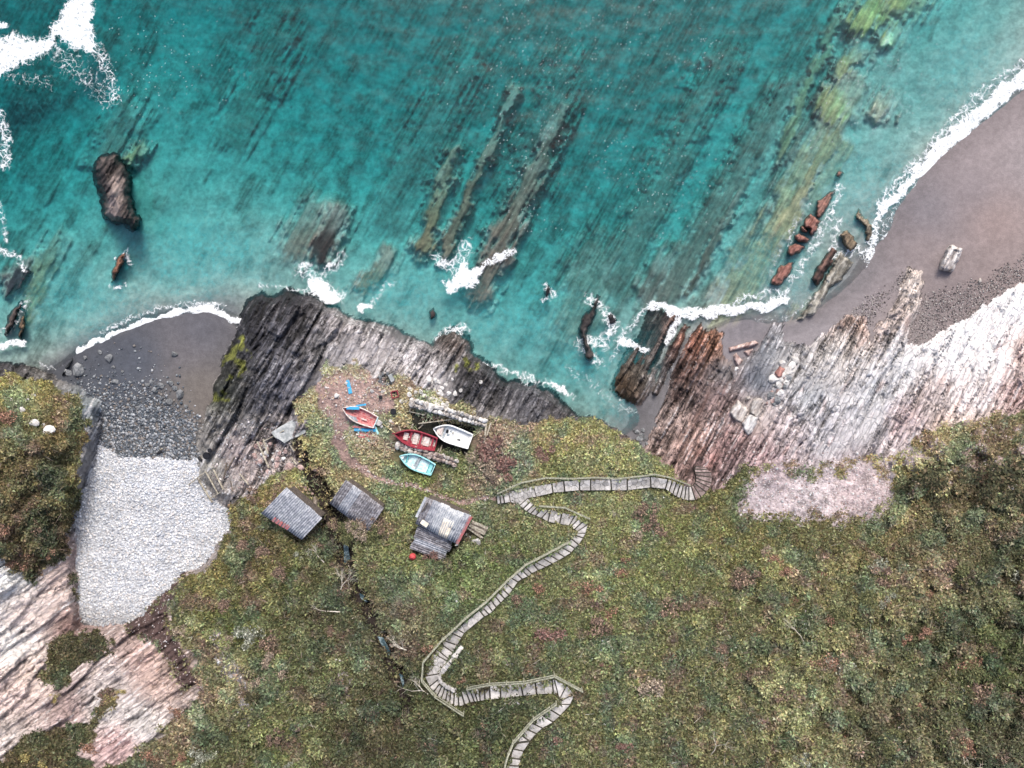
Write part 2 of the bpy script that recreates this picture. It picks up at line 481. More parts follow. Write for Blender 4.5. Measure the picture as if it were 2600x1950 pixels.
HIGHC = D((540, 660, 2.6), (640, 650, 3), (700, 680, 4.2), (800, 720, 4.6), (900, 770, 5), (980, 730, 2.2), (1010, 790, 4.2), (1100, 850, 4.6), (1190, 860, 3.6), (1240, 905, 4.6), (560, 760, 4.8), (480, 850, 4.0), (600, 850, 6.3),
          (700, 800, 6.6), (780, 830, 7), (900, 840, 7), (800, 900, 7), (900, 950, 7), (1000, 930, 7), (1100, 950, 7.2), (1300, 950, 7.6), (1400, 1000, 7.9), (450, 960, 3), (520, 960, 4.5), (580, 960, 5.4), (440, 1050, 3.4),
          (500, 1090, 4.8), (620, 1060, 7.2), (640, 1120, 8), (700, 1070, 6.2), (760, 1100, 8), (1000, 1060, 7.6), (960, 1130, 8.6), (850, 1130, 8.5), (600, 1300, 12), (600, 1500, 15.5), (600, 1659, 18), (420, 1250, 6.5),
          (400, 1350, 8.8), (450, 1500, 13), (350, 1620, 14), (100, 1300, 7.5), (0, 1300, 10.5), (100, 1450, 10), (0, 1550, 14), (200, 1550, 11.5), (100, 1650, 15), (170, 1210, 4.6), (60, 830, 4.6), (150, 870, 4.8),
          (100, 950, 8), (190, 950, 4.2), (150, 1100, 6), (0, 950, 9), (0, 1100, 11), (1600, 1040, 5.4), (1650, 1080, 7), (1750, 1000, 5.2), (1850, 1100, 9), (1900, 1000, 6), (2000, 930, 7),
          (2100, 900, 7.2), (2212, 890, 8), (2000, 1050, 10), (2200, 1050, 13), (1600, 1150, 10.5), (1400, 1200, 12), (1700, 1250, 13.5), (2000, 1250, 15), (2212, 1300, 17), (1500, 1400, 16.5), (1800, 1500, 19),
          (2100, 1600, 22), (1500, 1650, 20.8), (1300, 1550, 18.7), (800, 1300, 11.6), (800, 1500, 15.4), (720, 1200, 9.0), (850, 1659, 19), (2600, 900, 12), (2600, 1600, 26), (-250, 1200, 15), (-250, 1600, 20), (1000, 1900, 24),
          (2000, 1900, 27), (1570, 1000, 3.6), (1480, 1010, 5.5), (1250, 1000, 7.4)) + STAIR_PTS
zlow = up(rbf_eval(rbf_fit(LOW), CU, CV)[..., 0])
zlow = np.where(zlow < -2, -2 + (zlow + 2) * 1.45, zlow)
zhigh = up(rbf_eval(rbf_fit(HIGHC), CU, CV)[..., 0])

COAST = D((505, 725), (475, 800), (455, 860), (430, 930), (425, 985), (433, 1040), (462, 1078), (492, 1102), (487, 1142), (455, 1192), (430, 1222), (345, 1278), (318, 1318), (268, 1345), (205, 1352), (176, 1345),
          (163, 1240), (161, 1185), (165, 1110), (188, 1045), (205, 990), (213, 950), (222, 895), (222, 862), (185, 850), (150, 832), (120, 815), (85, 800), (60, 786), (30, 792), (0, 780), (-1200, 780), (-1200, 3200),
          (3600, 3200), (3600, 880), (2212, 882), (2100, 892), (2000, 912), (1960, 962), (1900, 985), (1800, 990), (1700, 985), (1610, 985), (1565, 1045), (1545, 1010), (1520, 1000), (1500, 1020), (1470, 1026),
          (1450, 1008), (1420, 985), (1390, 963), (1340, 933), (1300, 908), (1245, 895), (1230, 878), (1200, 840), (1150, 828), (1100, 818), (1060, 793), (1025, 758), (1015, 728), (985, 703), (960, 713), (930, 743),
          (900, 733), (850, 703), (800, 688), (760, 678), (720, 658), (690, 648), (660, 636), (630, 624), (590, 633), (560, 624), (530, 650), (518, 695))
sd_land = poly_sd(COAST, UW, VW)
big = np.abs(V) > 1e9
land = sstep(0, 26, sd_land)
pl = sstep(-10, 60, sd_land)

# submerged rock ridges: (polyline d-coords, half-width d px, crest z, rock colour)
RIDGES = [
    ([(1560, 690), (1640, 560), (1720, 410), (1790, 280), (1835, 190)], 34, -0.22, (150, 150, 125)),
    ([(1665, 540), (1740, 400), (1800, 300), (1828, 330), (1760, 420)], 20, -0.25, (160, 150, 120)),
    ([(1800, 230), (1832, 215)], 34, -0.45, (160, 165, 125)),
    ([(1425, 660), (1490, 560), (1560, 440), (1640, 300), (1700, 200)], 26, -0.9, (88, 82, 76)),
    ([(1400, 640), (1440, 560)], 24, -0.7, (85, 80, 76)),
    ([(1690, 330), (1745, 180), (1800, 70), (1835, 0)], 11, -1.0, (110, 108, 85)),
    ([(1040, 640), (1075, 540), (1120, 440), (1180, 320), (1215, 240)], 22, -0.35, (120, 105, 95)),
    ([(1065, 560), (1110, 470)], 26, -0.3, (118, 104, 96)),
    ([(955, 560), (1000, 450), (1060, 320), (1110, 200)], 11, -0.5, (128, 110, 95)),
    ([(912, 535), (945, 450), (975, 330)], 18, -0.45, (135, 122, 98)),
    ([(650, 530), (690, 470)], 36, -0.75, (100, 88, 80)),
    ([(690, 545), (725, 470)], 24, -0.25, (70, 60, 58)),
    ([(785, 620), (838, 555)], 17, -0.35, (125, 118, 100)),
    ([(1240, 700), (1290, 560)], 40, -1.1, (110, 108, 100)),
    ([(1330, 620), (1400, 460), (1480, 300), (1560, 130)], 26, -1.5, (85, 84, 78)),
    ([(1590, 560), (1620, 500)], 15, -0.6, (140, 138, 120)),
    ([(1480, 640), (1600, 420)], 9, -0.6, (90, 88, 80)),
    ([(1870, 45), (1900, 20), (1960, 5)], 34, -0.75, (140, 135, 88)),
    ([(1930, 0), (1985, -5)], 24, -0.8, (135, 130, 85)),
    ([(1820, 148), (1850, 118)], 22, -0.55, (155, 152, 115)),
    ([(1896, 240), (1918, 210)], 15, -0.4, (178, 175, 158)),
    ([(1935, 270), (1945, 245)], 4, -0.4, (190, 190, 180)),
    ([(1920, 90), (1935, 75)], 18, -0.7, (160, 170, 140)),
    ([(30, 610), (60, 580)], 20, -0.3, (60, 58, 64)),
    ([(60, 680), (85, 590), (125, 520)], 18, -0.8, (110, 102, 80)),
    ([(235, 330), (280, 240)], 26, -1.6, (80, 76, 70)),
    ([(280, 340), (310, 320)], 14, -0.8, (130, 128, 95)),
    ([(1130, 420), (1180, 250), (1220, 150)], 26, -2.2, (80, 82, 80)),
    ([(500, 300), (560, 180), (600, 80)], 30, -2.8, (80, 85, 78)),
    ([(840, 480), (920, 300), (1000, 150)], 30, -2.4, (78, 82, 78)),
    ([(1720, 690), (1770, 640)], 20, -0.05, (150, 146, 130)),
]
zbed = zlow.copy()
und = sstep(0.3, -0.6, zlow)
zbed += und * (0.22 * fbm(T_ / 1.1, S_ / 9.0, 3, 51) + 0.25 * fbm(Xm / 4, Ym / 4, 3, 55)) * np.clip(-zlow * 0.6, 0.05, 1.0)
rockfac = np.zeros_like(U)
rockcol = np.zeros(U.shape + (3,), np.float32)
ENA = .75 * fbm(T_ / .5, S_ / 7, 3, 61) + .55 * fbm(Xm / 1.6, Ym / 1.6, 3, 68); ENB = fbm(Xm / .5, Ym / .5, 2, 66)
EN2 = 0.30 * fbm(T_ / 0.42, S_ / 5.0, 3, 63) + .1 * fbm(Xm / .8, Ym / .8, 3, 64)
for pts, hw, zc, c in RIDGES:
    if zc < -.6: c = tuple(min(255, x * 1.28) for x in c)
    d, par = line_d(D(*pts), UW, VW)
    taper = 1.0
    w = hw * K
    edge = d + w * ENA + 5 * ENB
    dp = min(1.0, max(0.0, (-zc - .3) / 1.5))
    sea_ = np.clip(par / max(1, len(pts) - 1), 0, 1)
    f = sstep(w * (1.2 + .6 * dp), w * (.55 - .3 * dp), edge) * (1 - .35 * dp) * (1 - .55 * sstep(.35, 1, sea_))
    zr = zc + EN2 - 1.1 * sea_ * min(1.0, len(pts) / 4)
    fg = sstep(w * (2.0 + .6 * dp), w * .35, edge) * (1 - .3 * dp)
    zbed = np.where(zlow < 0.4, np.maximum(zbed, zbed + (zr - zbed) * fg), zbed)
    k = f > rockfac
    rockfac = np.where(k, f, rockfac)
    rockcol[k] = lin(c)

# general rocky sea floor in long streaks
RKN = D((0, 0, .75), (300, 100, .62), (430, 100, .45), (400, 300, .3), (350, 500, .25), (450, 560, .1), (550, 540, .15), (100, 600, .45), (250, 650, .15), (100, 700, .3), (150, 300, .6), (600, 100, .62), (700, 300, .58), (560, 400, .4),
        (800, 150, .66), (900, 450, .45), (800, 560, .3), (870, 640, .12), (1000, 300, .7), (1050, 100, .72), (1200, 60, .78), (1250, 300, .8), (1250, 480, .8), (1150, 650, .55), (1200, 560, .7), (1300, 200, .78), (1400, 100, .75), (1500, 60, .7), (1600, 150, .72), (1380, 380, .72),
        (1440, 350, .5), (1500, 450, .45), (1560, 300, .55), (1600, 330, .45), (1650, 250, .62), (1700, 100, .72), (1760, 230, .45), (1800, 60, .55), (1950, 60, .05), (2100, 100, 0), (1900, 330, 0), (2000, 300, 0), (1880, 180, .05), (1600, 560, .25),
        (1500, 600, .5), (1350, 560, .6), (1400, 620, .62), (1300, 700, .45), (1250, 760, .4), (1100, 740, .15), (950, 680, .1), (1000, 640, .2), (400, 640, 0), (1700, 560, .35), (1780, 560, .2), (1850, 430, 0), (1330, 850, .15), (2200, 60, 0), (60, 500, .5), (0, 300, .7))
rk = up(shep(RKN, CU, CV, 3.2, 40)[..., 0])
TB = T_ + .9 * fbm(Xm / 7, Ym / 7, 3, 70)
stre = fbm(TB / 2.4, S_ / 20.0, 4, 71) * 0.85 + fbm(TB / .9, S_ / 6.0, 3, 75) * 0.3 + fbm(Xm / 2.0, Ym / 2.0, 5, 77) * 0.75
rkm = sstep(0.34, 1.0, rk + stre * 0.85 + 0.10)
rkm = np.maximum(rkm, rockfac) * sstep(.15, -.25, zlow)
zbed = zbed + (rkm * (1 - rockfac)) * und * (0.2 + 0.14 * fbm(T_ / .5, S_ / 4, 3, 79)) * np.clip(-zlow * .5, 0, 1)

# ---- strata relief for exposed rock
jog = cellrand(np.floor(T_ / 0.62 + 0.6 * fbm(S_ / 7, T_ / 3, 2, 83)), 0, 84) * 5
tc = T_ / 0.62 + 0.7 * fbm(S_ / 7, T_ / 3, 3, 83)
bed1 = cellrand(np.floor(tc), np.floor(S_ / 2.6 + jog), 85)
tc2 = T_ / 0.26 + 0.8 * fbm(S_ / 4, T_ / 2, 3, 86)
bed2 = cellrand(np.floor(tc2), np.floor(S_ / 1.3 + 3 * cellrand(np.floor(tc2), 0, 88)), 87)
big1 = fbm(T_ / 2.6, S_ / 11.0, 4, 89)
fine = fbm(T_ / 0.35, S_ / 2.4, 4, 91)
rough0 = fbm(Xm / 1.4, Ym / 1.4, 3, 92)
tw1 = T_ / 2.3 + .55 * fbm(S_ / 16, T_ / 5, 3, 401); saw1 = tw1 - np.floor(tw1)
saw1 = saw1 * (.35 + .9 * cellrand(np.floor(tw1), np.floor(S_ / 6 + 9 * cellrand(np.floor(tw1), 1, 403)), 404))
tw2 = T_ / .78 + .6 * fbm(S_ / 8, T_ / 3, 3, 405); saw2 = tw2 - np.floor(tw2)
saw2 = saw2 * (.3 + cellrand(np.floor(tw2), np.floor(S_ / 2.5 + 7 * cellrand(np.floor(tw2), 2, 407)), 408))
cut1 = sstep(.13, .0, np.abs(perlin(T_ / 1.9 + .25 * rough0, S_ / 15, 411))); cut2 = sstep(.16, .0, np.abs(perlin(T_ / .8, S_ / 6, 413)))
cutx = sstep(.09, .0, np.abs(perlin(T_ / 5, S_ / 2.6, 415)))
rel = 0.7 * big1 + 1.0 * (saw1 - .4) + .36 * (saw2 - .4) + 0.42 * (bed1 - .5) + 0.2 * (bed2 - .5) + 0.2 * fine - .55 * cut1 - .25 * cut2 - .16 * cutx
rough = fbm(Xm / 1.1, Ym / 1.1, 4, 93)

# ---- which ground is where
G_MAIN = D((665, 845), (705, 800), (760, 800), (820, 815), (870, 812), (905, 825), (930, 850), (1010, 880), (1060, 905), (1085, 900), (1150, 908), (1210, 912), (1245, 905), (1292, 906), (1340, 938), (1390, 968), (1420, 992), (1448, 1014),
           (1465, 1030), (1500, 1050), (1560, 1060), (1600, 1010), (1612, 1030), (1600, 1090), (1590, 1105), (1640, 1120), (1700, 1115), (1760, 1125), (1840, 1128), (1900, 1120), (1930, 1070), (1915, 1010), (1885, 980), (1940, 970), (1960, 940), (2010, 920),
           (2080, 905), (2130, 895), (2212, 900), (3600, 900), (3600, 3200), (300, 3200), (250, 1800), (270, 1645), (330, 1585), (400, 1545), (440, 1490), (425, 1430), (395, 1390), (365, 1340), (345, 1285), (432, 1225), (458, 1195),
           (490, 1140), (500, 1095), (530, 1075), (555, 1045), (610, 1020), (650, 1005), (640, 965), (660, 930), (640, 890))
G_LEFT = D((-1200, 815), (0, 812), (45, 812), (85, 830), (130, 842), (165, 872), (185, 910), (188, 945), (170, 990), (172, 1030), (158, 1075), (152, 1110), (150, 1160), (135, 1200), (120, 1215), (95, 1235), (70, 1246), (40, 1225), (0, 1205), (-1200, 1205))
G_BL1 = D((110, 1400), (150, 1365), (210, 1365), (240, 1370), (262, 1378), (235, 1400), (190, 1430), (150, 1470), (110, 1475), (95, 1465))
G_BL2 = D((0, 1640), (60, 1590), (95, 1565), (150, 1560), (190, 1570), (200, 1590), (180, 1625), (200, 1660), (250, 1660), (250, 1800), (-1200, 2000), (-1200, 1660))
G_BL3 = D((200, 1530), (235, 1500), (245, 1515), (225, 1545), (205, 1570))
G_BL4 = D((148, 1245), (172, 1250), (175, 1290), (165, 1300))
SOIL = D((345, 1278), (430, 1222), (415, 1240), (360, 1300), (375, 1370), (400, 1410), (420, 1480), (400, 1485), (365, 1430), (330, 1385), (270, 1370), (275, 1330), (318, 1312))
STREAK1 = D((452, 1365), (470, 1360), (500, 1405), (530, 1450), (550, 1530), (545, 1575), (520, 1560), (500, 1500), (470, 1440), (445, 1400))
STREAK2 = D((730, 1440), (755, 1440), (770, 1470), (760, 1520), (738, 1535), (722, 1495))
SCREE = D((1600, 1010), (1680, 1000), (1760, 1010), (1860, 990), (1890, 985), (1920, 1020), (1932, 1070), (1905, 1120), (1840, 1130), (1760, 1127), (1700, 1116), (1640, 1122), (1592, 1106), (1605, 1060))
PEB = D((213, 958), (235, 965), (262, 985), (330, 988), (380, 992), (424, 988), (434, 1040), (470, 1078), (495, 1104), (490, 1142), (455, 1195), (430, 1224), (345, 1280), (318, 1322), (268, 1347), (205, 1354), (174, 1340), (160, 1240), (158, 1185), (163, 1110), (185, 1050), (204, 990))
PLAT = D((1318, 848), (1345, 760), (1375, 735), (1402, 655), (1420, 668), (1462, 672), (1468, 690), (1440, 745), (1425, 790), (1400, 850), (1375, 875), (1345, 862))            # first ledge
PLAT1B = D((1478, 700), (1490, 705), (1468, 770), (1445, 800), (1420, 850), (1405, 850), (1440, 760))
PLAT2 = D((1440, 850), (1460, 780), (1500, 712), (1515, 698), (1530, 712), (1548, 708), (1562, 722), (1562, 770), (1590, 790), (1640, 745), (1665, 705), (1690, 700), (1700, 740), (1740, 745), (1790, 720), (1830, 680), (1850, 678), (1868, 690),
          (1880, 735), (1930, 660), (1955, 600), (1962, 580), (1990, 585), (1990, 640), (1970, 690), (1960, 745), (2000, 738), (2060, 705), (2120, 665), (2160, 640), (2212, 610), (3600, 300), (3600, 1000), (2212, 1000), (1900, 1010), (1560, 1090), (1480, 1060), (1395, 968), (1420, 905), (1435, 880))
RAG = 26 * fbm(Xm / 3.2, Ym / 3.2, 4, 421) + 12 * fbm(Xm / .8, Ym / .8, 3, 425)
sdG = np.maximum.reduce([poly_sd(p, UW, VW) for p in (G_MAIN, G_LEFT, G_BL1, G_BL2, G_BL3, G_BL4)]) + RAG
barepatch = (fbm(Xm / 2.4 + 5, Ym / 2.4, 4, 441) + .25 * fbm(Xm / .6, Ym / .6, 3, 443)) > .05 + .8 * np.clip(np.hypot((U - 2090 * K) / (230 * K), (V - 950 * K) / (95 * K)) - .75, -.15, 3)
sdSoil = poly_sd(SOIL, UW, VW) + RAG * .5; sdScree = np.maximum(poly_sd(SCREE, UW, VW) + RAG * 1.2, np.maximum(poly_sd(STREAK1, UW, VW), poly_sd(STREAK2, UW, VW)) + RAG * 1.1 - 8); sdPeb = poly_sd(PEB, U + wu * .5, V + wv * .5)
platn = 9 * fbm(T_ / .5, S_ / 4, 3, 96)
sdPlat = np.maximum.reduce([poly_sd(p, U + wu * .6, V + wv * .6) for p in (PLAT, PLAT1B, PLAT2)]) + platn
grass = (sdG > 0) & (sd_land > 6) & (sdSoil < 0) & (sdScree < 0)
plat = (sdPlat > 0) & (sd_land < 6)

# ---- heights
rock_rel_amp = np.where(land > 0, 0.75, 0)
z = zbed * (1 - land) + zhigh * land
in_rock = (land > 0.02) & ~grass
amp_land = sstep(-4, 30, sd_land) * sstep(26, -20, sdG) * sstep(20, -40, sdScree)
calm0 = sstep(-.05, .4, fbm(T_ / 4.5, S_ / 9, 4, 451) + .25 * rough0)
rel = rel * (1 - .55 * calm0) * np.where(BL, .8, 1)
z = z + rel * amp_land * 0.85 + rough * amp_land * 0.25
z = z + (.5 * fbm(Xm / 3, Ym / 3, 4, 97) + .2 * fbm(Xm / .8, Ym / .8, 3, 99)) * sstep(0, 25, sdScree)
ampP = sstep(-4, 14, sdPlat) * (1 - land)
AP = up(shep(D((1400, 760, 1.0), (1380, 840, .9), (1500, 760, 1.1), (1500, 860, .9), (1600, 880, .7), (1700, 800, .75), (1850, 720, .8), (1960, 640, .9), (2100, 720, .5), (2212, 750, .7), (1900, 850, .65), (1550, 980, .7)), CU, CV)[..., 0])
lift = up(shep(D((1400, 700, .55), (1380, 800, .8), (1350, 835, .9), (1430, 780, .25), (1510, 740, .9), (1470, 820, .8), (1540, 850, .5), (1640, 850, .35), (1700, 780, .4), (1850, 690, .5), (1960, 640, .9), (2080, 720, .4), (1900, 850, .3)), CU, CV)[..., 0])
z = z + ampP * (lift + AP * rel * 1.0 + rough * 0.12)
# hillside: hummocks
hum = up(shep(D((800, 900, .15), (1000, 1000, .25), (700, 950, .12), (1200, 980, .3), (1000, 1200, .35), (1300, 1250, .35), (1700, 1200, .6), (2000, 1350, 1.0), (2150, 1500, 1.1), (1900, 1550, .9), (1500, 1450, .45), (1300, 1500, .4), (800, 1450, .8), (600, 1350, .7),
                (600, 1600, .7), (1050, 1620, .6), (100, 1000, .9), (80, 860, .4), (2050, 1040, .9), (450, 1300, .6), (300, 1620, .7), (900, 1080, .2)), CU, CV)[..., 0])
hn = fbm(Xm / 2.6, Ym / 2.6, 4, 101)
hb = fbm(Xm / 0.9, Ym / 0.9, 3, 105)
gin = sstep(0, 22, sdG) * land
# rounded gorse mounds with gaps between them
mound = np.zeros_like(U); moundtone = np.ones_like(U)
mr = np.random.default_rng(77)
for (u0, v0, u1, v1, nm, rmin, rmax, hm) in ((1640, 1190, 2300, 1720, 420, 10, 30, .95), (380, 1190, 1080, 1720, 230, 9, 22, .6), (-40, 860, 185, 1240, 70, 10, 24, .7), (1900, 960, 2300, 1120, 50, 10, 24, .7), (1250, 1130, 1640, 1700, 90, 8, 20, .35), (560, 1020, 700, 1200, 30, 9, 18, .5)):
    for _ in range(nm):
        a, b, r_ = mr.uniform(u0, u1) * K, mr.uniform(v0, v1) * K, mr.uniform(rmin, rmax) * K
        i0, i1 = np.searchsorted(UA, (a - r_ * 1.3, a + r_ * 1.3)); j0, j1 = np.searchsorted(VA, (b - r_ * 1.3, b + r_ * 1.3))
        if i1 <= i0 or j1 <= j0: continue
        sl = np.s_[j0:j1, i0:i1]
        q = ((U[sl] + wu[sl] * .7 - a) ** 2 + (V[sl] + wv[sl] * .7 - b) ** 2) / (r_ * r_)
        hgt_ = hm * mr.uniform(.5, 1.2) * np.sqrt(np.clip(1 - q, 0, 1)) * min(1.0, r_ / 20)
        tn = mr.uniform(.72, 1.38)
        k_ = hgt_ > mound[sl]
        mound[sl] = np.where(k_, hgt_, mound[sl]); moundtone[sl] = np.where(k_, tn, moundtone[sl])
z = z + gin * (hum * (1.0 * hn + .45 * hb) + mound)
# gully with the stream
GULLY = D((640, 970, .5), (675, 1030, 1.1), (705, 1090, 1.7), (730, 1150, 1.7), (745, 1200, 1.5), (760, 1260, 1.3), (800, 1330, 1.4), (840, 1410, 1.6), (865, 1480, 1.4), (880, 1540, .6))
gd, gp = line_d(GULLY, UW, VW)
gdep = np.interp(gp, np.arange(len(GULLY)), [p[2] for p in GULLY])
gwid = np.interp(gp, np.arange(10), [22, 34, 44, 42, 34, 24, 28, 32, 30, 20]) * (1 + .35 * fbm(Xm, Ym, 2, 111))
z = z - gdep * sstep(gwid, gwid * .3, gd) * land
# boat pen dug into the turf
PEN = T(850, 920, 0.18083, (1010, 640), (2050, 900), (1990, 1000), (1920, 1130), (1890, 1370), (1450, 1250), (1180, 1130), (1040, 900), (1000, 760))
sdPen = poly_sd(PEN, U + wu * .35, V + wv * .35)
z = z - 0.75 * sstep(-3, 16, sdPen) * sstep(0, 170, U - 1035)
# level the ground under stairs
SP = []
for ps, zs in ((ST_A, Z_A), (ST_S, Z_S), (ST_B, Z_B)):
    line = [((a[0] + b[0]) / 2, (a[1] + b[1]) / 2) for a, b in ps]
    d, par = line_d(line, U, V, 120)
    zz = np.interp(par, np.arange(len(zs)), zs)
    f = sstep(32, 19, d)
    z = z * (1 - f) + (zz - 0.22) * f
ld = poly_sd(LANDING, U, V)
f = sstep(-12, 2, ld); z = z * (1 - f) + (Z_LAND - 0.2) * f
# sheds stand on levelled pads
PADS = [T(640, 1180, .18083, (490, 320), (980, 745), (690, 1050), (130, 690)), [(879.6, 1218), (974.5, 1288.5), (933, 1349), (838, 1279)], [(1083, 1262), (1196, 1312), (1150, 1400), (1127, 1417), (1090, 1417), (1040, 1390), (1055, 1330)]]
PADZ = [7.9, 7.7, 8.3]
for p, zp in zip(PADS, PADZ):
    f = sstep(-14, 4, poly_sd(p, U, V)); z = z * (1 - f) + zp * f
z = np.clip(z, -9, 40)
# beyond the frame the sheet simply carries on
z = z.astype(np.float32)

def ground(u, v):
    """height of the finished sheet under a photograph pixel"""
    fu = float(np.interp(u, UA, np.arange(NU))); fv = float(np.interp(v, VA, np.arange(NV)))
    i = min(int(fu), NU - 2); j = min(int(fv), NV - 2); a = fu - i; b = fv - j
    return float(z[j, i] * (1 - a) * (1 - b) + z[j, i + 1] * a * (1 - b) + z[j + 1, i] * (1 - a) * b + z[j + 1, i + 1] * a * b)

# ---- colours (albedo)
ALB = 0.80
ROCKC = D((560, 660, 34, 34, 38), (640, 650, 34, 33, 38), (540, 740, 48, 48, 54), (600, 720, 66, 66, 72), (650, 720, 96, 94, 98), (600, 820, 84, 84, 92), (560, 860, 68, 68, 75), (680, 690, 82, 80, 82), (730, 710, 130, 125, 125), (800, 740, 160, 155, 156),
          (880, 770, 172, 168, 170), (760, 760, 160, 156, 158), (700, 740, 120, 118, 120), (940, 800, 178, 174, 176), (970, 740, 85, 75, 70), (990, 800, 48, 46, 48), (1020, 850, 66, 66, 72), (1080, 840, 42, 42, 47), (1150, 860, 72, 72, 77), (1190, 870, 78, 76, 78), (500, 800, 42, 42, 38),
          (480, 860, 58, 62, 54), (470, 930, 130, 128, 125), (540, 920, 130, 128, 128), (600, 960, 150, 140, 138), (560, 960, 140, 130, 125), (460, 1000, 150, 148, 142), (510, 980, 178, 164, 162), (850, 700, 90, 88, 90), (900, 740, 120, 116, 118),
          (1400, 720, 82, 77, 74), (1380, 800, 88, 82, 74), (1350, 830, 72, 56, 40), (1420, 800, 108, 108, 108), (1500, 740, 142, 98, 82), (1470, 800, 95, 70, 62), (1490, 860, 84, 72, 70), (1560, 800, 112, 108, 108), (1560, 870, 132, 112, 110), (1540, 740, 150, 112, 92),
          (1450, 900, 168, 150, 144), (1500, 950, 168, 142, 134), (1530, 1000, 125, 100, 98), (1580, 960, 98, 78, 78), (1600, 930, 142, 118, 115), (1620, 900, 195, 186, 182), (1640, 820, 104, 110, 120), (1660, 760, 118, 122, 128),
          (1700, 780, 168, 166, 166), (1750, 860, 168, 170, 174), (1800, 780, 182, 178, 176), (1850, 700, 172, 148, 138), (1830, 740, 186, 178, 173), (1920, 650, 190, 175, 168), (1970, 620, 192, 180, 172), (1900, 850, 178, 180, 184),
          (1780, 950, 182, 180, 184), (1880, 900, 188, 187, 190), (1950, 800, 208, 208, 210), (2050, 760, 228, 226, 227), (2100, 720, 236, 234, 234), (2212, 660, 236, 234, 234), (2150, 780, 235, 231, 231), (2212, 770, 200, 178, 172), (2200, 850, 172, 146, 142),
          (2100, 850, 220, 212, 212), (2000, 850, 172, 160, 158), (1700, 940, 176, 164, 165), (1650, 980, 152, 128, 128), (1640, 1060, 196, 188, 192), (1750, 1050, 206, 198, 200), (1850, 1060, 200, 186, 187), (1700, 1000, 190, 178, 181), (1950, 900, 190, 172, 172), (2100, 950, 155, 136, 122),
          (30, 780, 66, 62, 65), (100, 800, 122, 118, 115), (200, 880, 135, 142, 146), (205, 940, 118, 118, 122), (190, 1020, 120, 120, 124), (170, 1120, 116, 116, 120), (150, 1200, 160, 142, 140), (120, 1250, 198, 180, 174), (40, 1230, 216, 216, 214),
          (0, 1250, 222, 222, 222), (60, 1320, 204, 190, 186), (30, 1400, 218, 215, 213), (60, 1450, 208, 190, 181), (30, 1500, 194, 176, 172), (0, 1580, 184, 174, 170), (150, 1540, 152, 134, 132), (250, 1470, 180, 171, 169), (300, 1430, 180, 156, 149), (230, 1540, 190, 186, 184),
          (330, 1470, 184, 161, 152), (380, 1440, 152, 133, 124), (250, 1600, 178, 150, 150), (300, 1560, 194, 190, 188), (150, 1360, 132, 108, 103), (850, 820, 165, 158, 155), (1050, 880, 120, 116, 116), (480, 1400, 150, 146, 138), (510, 1470, 186, 184, 182), (540, 1550, 150, 148, 150), (745, 1490, 192, 182, 178), (2050, 940, 196, 178, 170), (2150, 960, 186, 168, 160))
rocks = up(shep([(p[0], p[1]) + tuple(lin(p[2:])) for p in ROCKC], CU, CV, 3.4, 25))
# fine colour banding across the beds: pale quartz-veined and dark layers
band = fbm(T_ / 0.5, S_ / 6.0, 4, 121); speck = fbm(Xm / .35, Ym / .35, 3, 125); band2 = fbm(T_ / 0.24, S_ / 4.2, 3, 128)
lum = rocks.mean(-1, keepdims=True)
calm = sstep(-.05, .4, fbm(T_ / 4.5, S_ / 9, 4, 451) + .25 * rough0) * (1 - .5 * (rocks.mean(-1) < .12))
kamp = np.clip(1.35 - 1.6 * lum[..., 0], .3, 1.2) * (1 - .6 * calm) * np.where(BL, .65, 1)
kk = np.clip(1 + kamp * (0.55 * band + 0.8 * band2 + 0.4 * speck + 0.6 * (bed1 - .5) + .5 * (bed2 - .5) + .5 * rough), 0.15, 2.6)[..., None]
rockA = rocks * kk
white_vein = sstep(0.34, 0.52, band2 * .8 + band * .45 + speck * .3)[..., None] * np.clip(lum * 4, .25, 1)
rockA = rockA * (1 - .75 * white_vein) + np.array([.66, .65, .66]) * .75 * white_vein
rust = sstep(0.25, 0.7, fbm(T_ / .9, S_ / 3.5, 4, 131))[..., None] * sstep(1380 * K, 1450 * K, U)[..., None] * .45
rockA = rockA * (1 - rust * np.array([0.0, .28, .36]))
# wet and lichen-dark at the tide line
wet = sstep(1.5, -0.3, z + 0.5 * rough)[..., None] * np.clip(0.5, 0, 1)
rockA = rockA * (1 - wet * 0.55)
moss = sstep(0.15, 0.5, fbm(Xm / 1.0, Ym / 1.0, 3, 135) + 0.5 - np.minimum.reduce([np.hypot(U - a * K, V - b * K) / (r * K) for a, b, r in ((500, 765, 32), (515, 790, 26), (475, 850, 26), (515, 745, 20), (1005, 780, 14), (1030, 790, 14), (990, 790, 12))]) * .55)[..., None]
rockA = rockA * (1 - moss) + lin((104, 107, 52)) * np.clip(kk, .3, 1.3) * moss

# sea floor: pale sand between weed-dark rock
sandU = np.array([0.50, 0.475, 0.44]) * (1 + 0.10 * fbm(Xm / 2, Ym / 2, 4, 141)[..., None] + .07 * speck[..., None])
bedrock = lin((134, 137, 131)) * np.clip(1 + 0.6 * band2 + 0.35 * speck + .35 * band, 0.35, 2.2)[..., None]
ridgec = rockcol * np.clip(1 + 0.5 * band2 + 0.3 * speck + .4 * band, 0.35, 2.2)[..., None]
rf = (rockfac / np.maximum(rkm, 1e-3))[..., None]
underrock = bedrock * (1 - rf) + ridgec * rf
bedA = sandU * (1 - rkm[..., None]) + underrock * rkm[..., None]

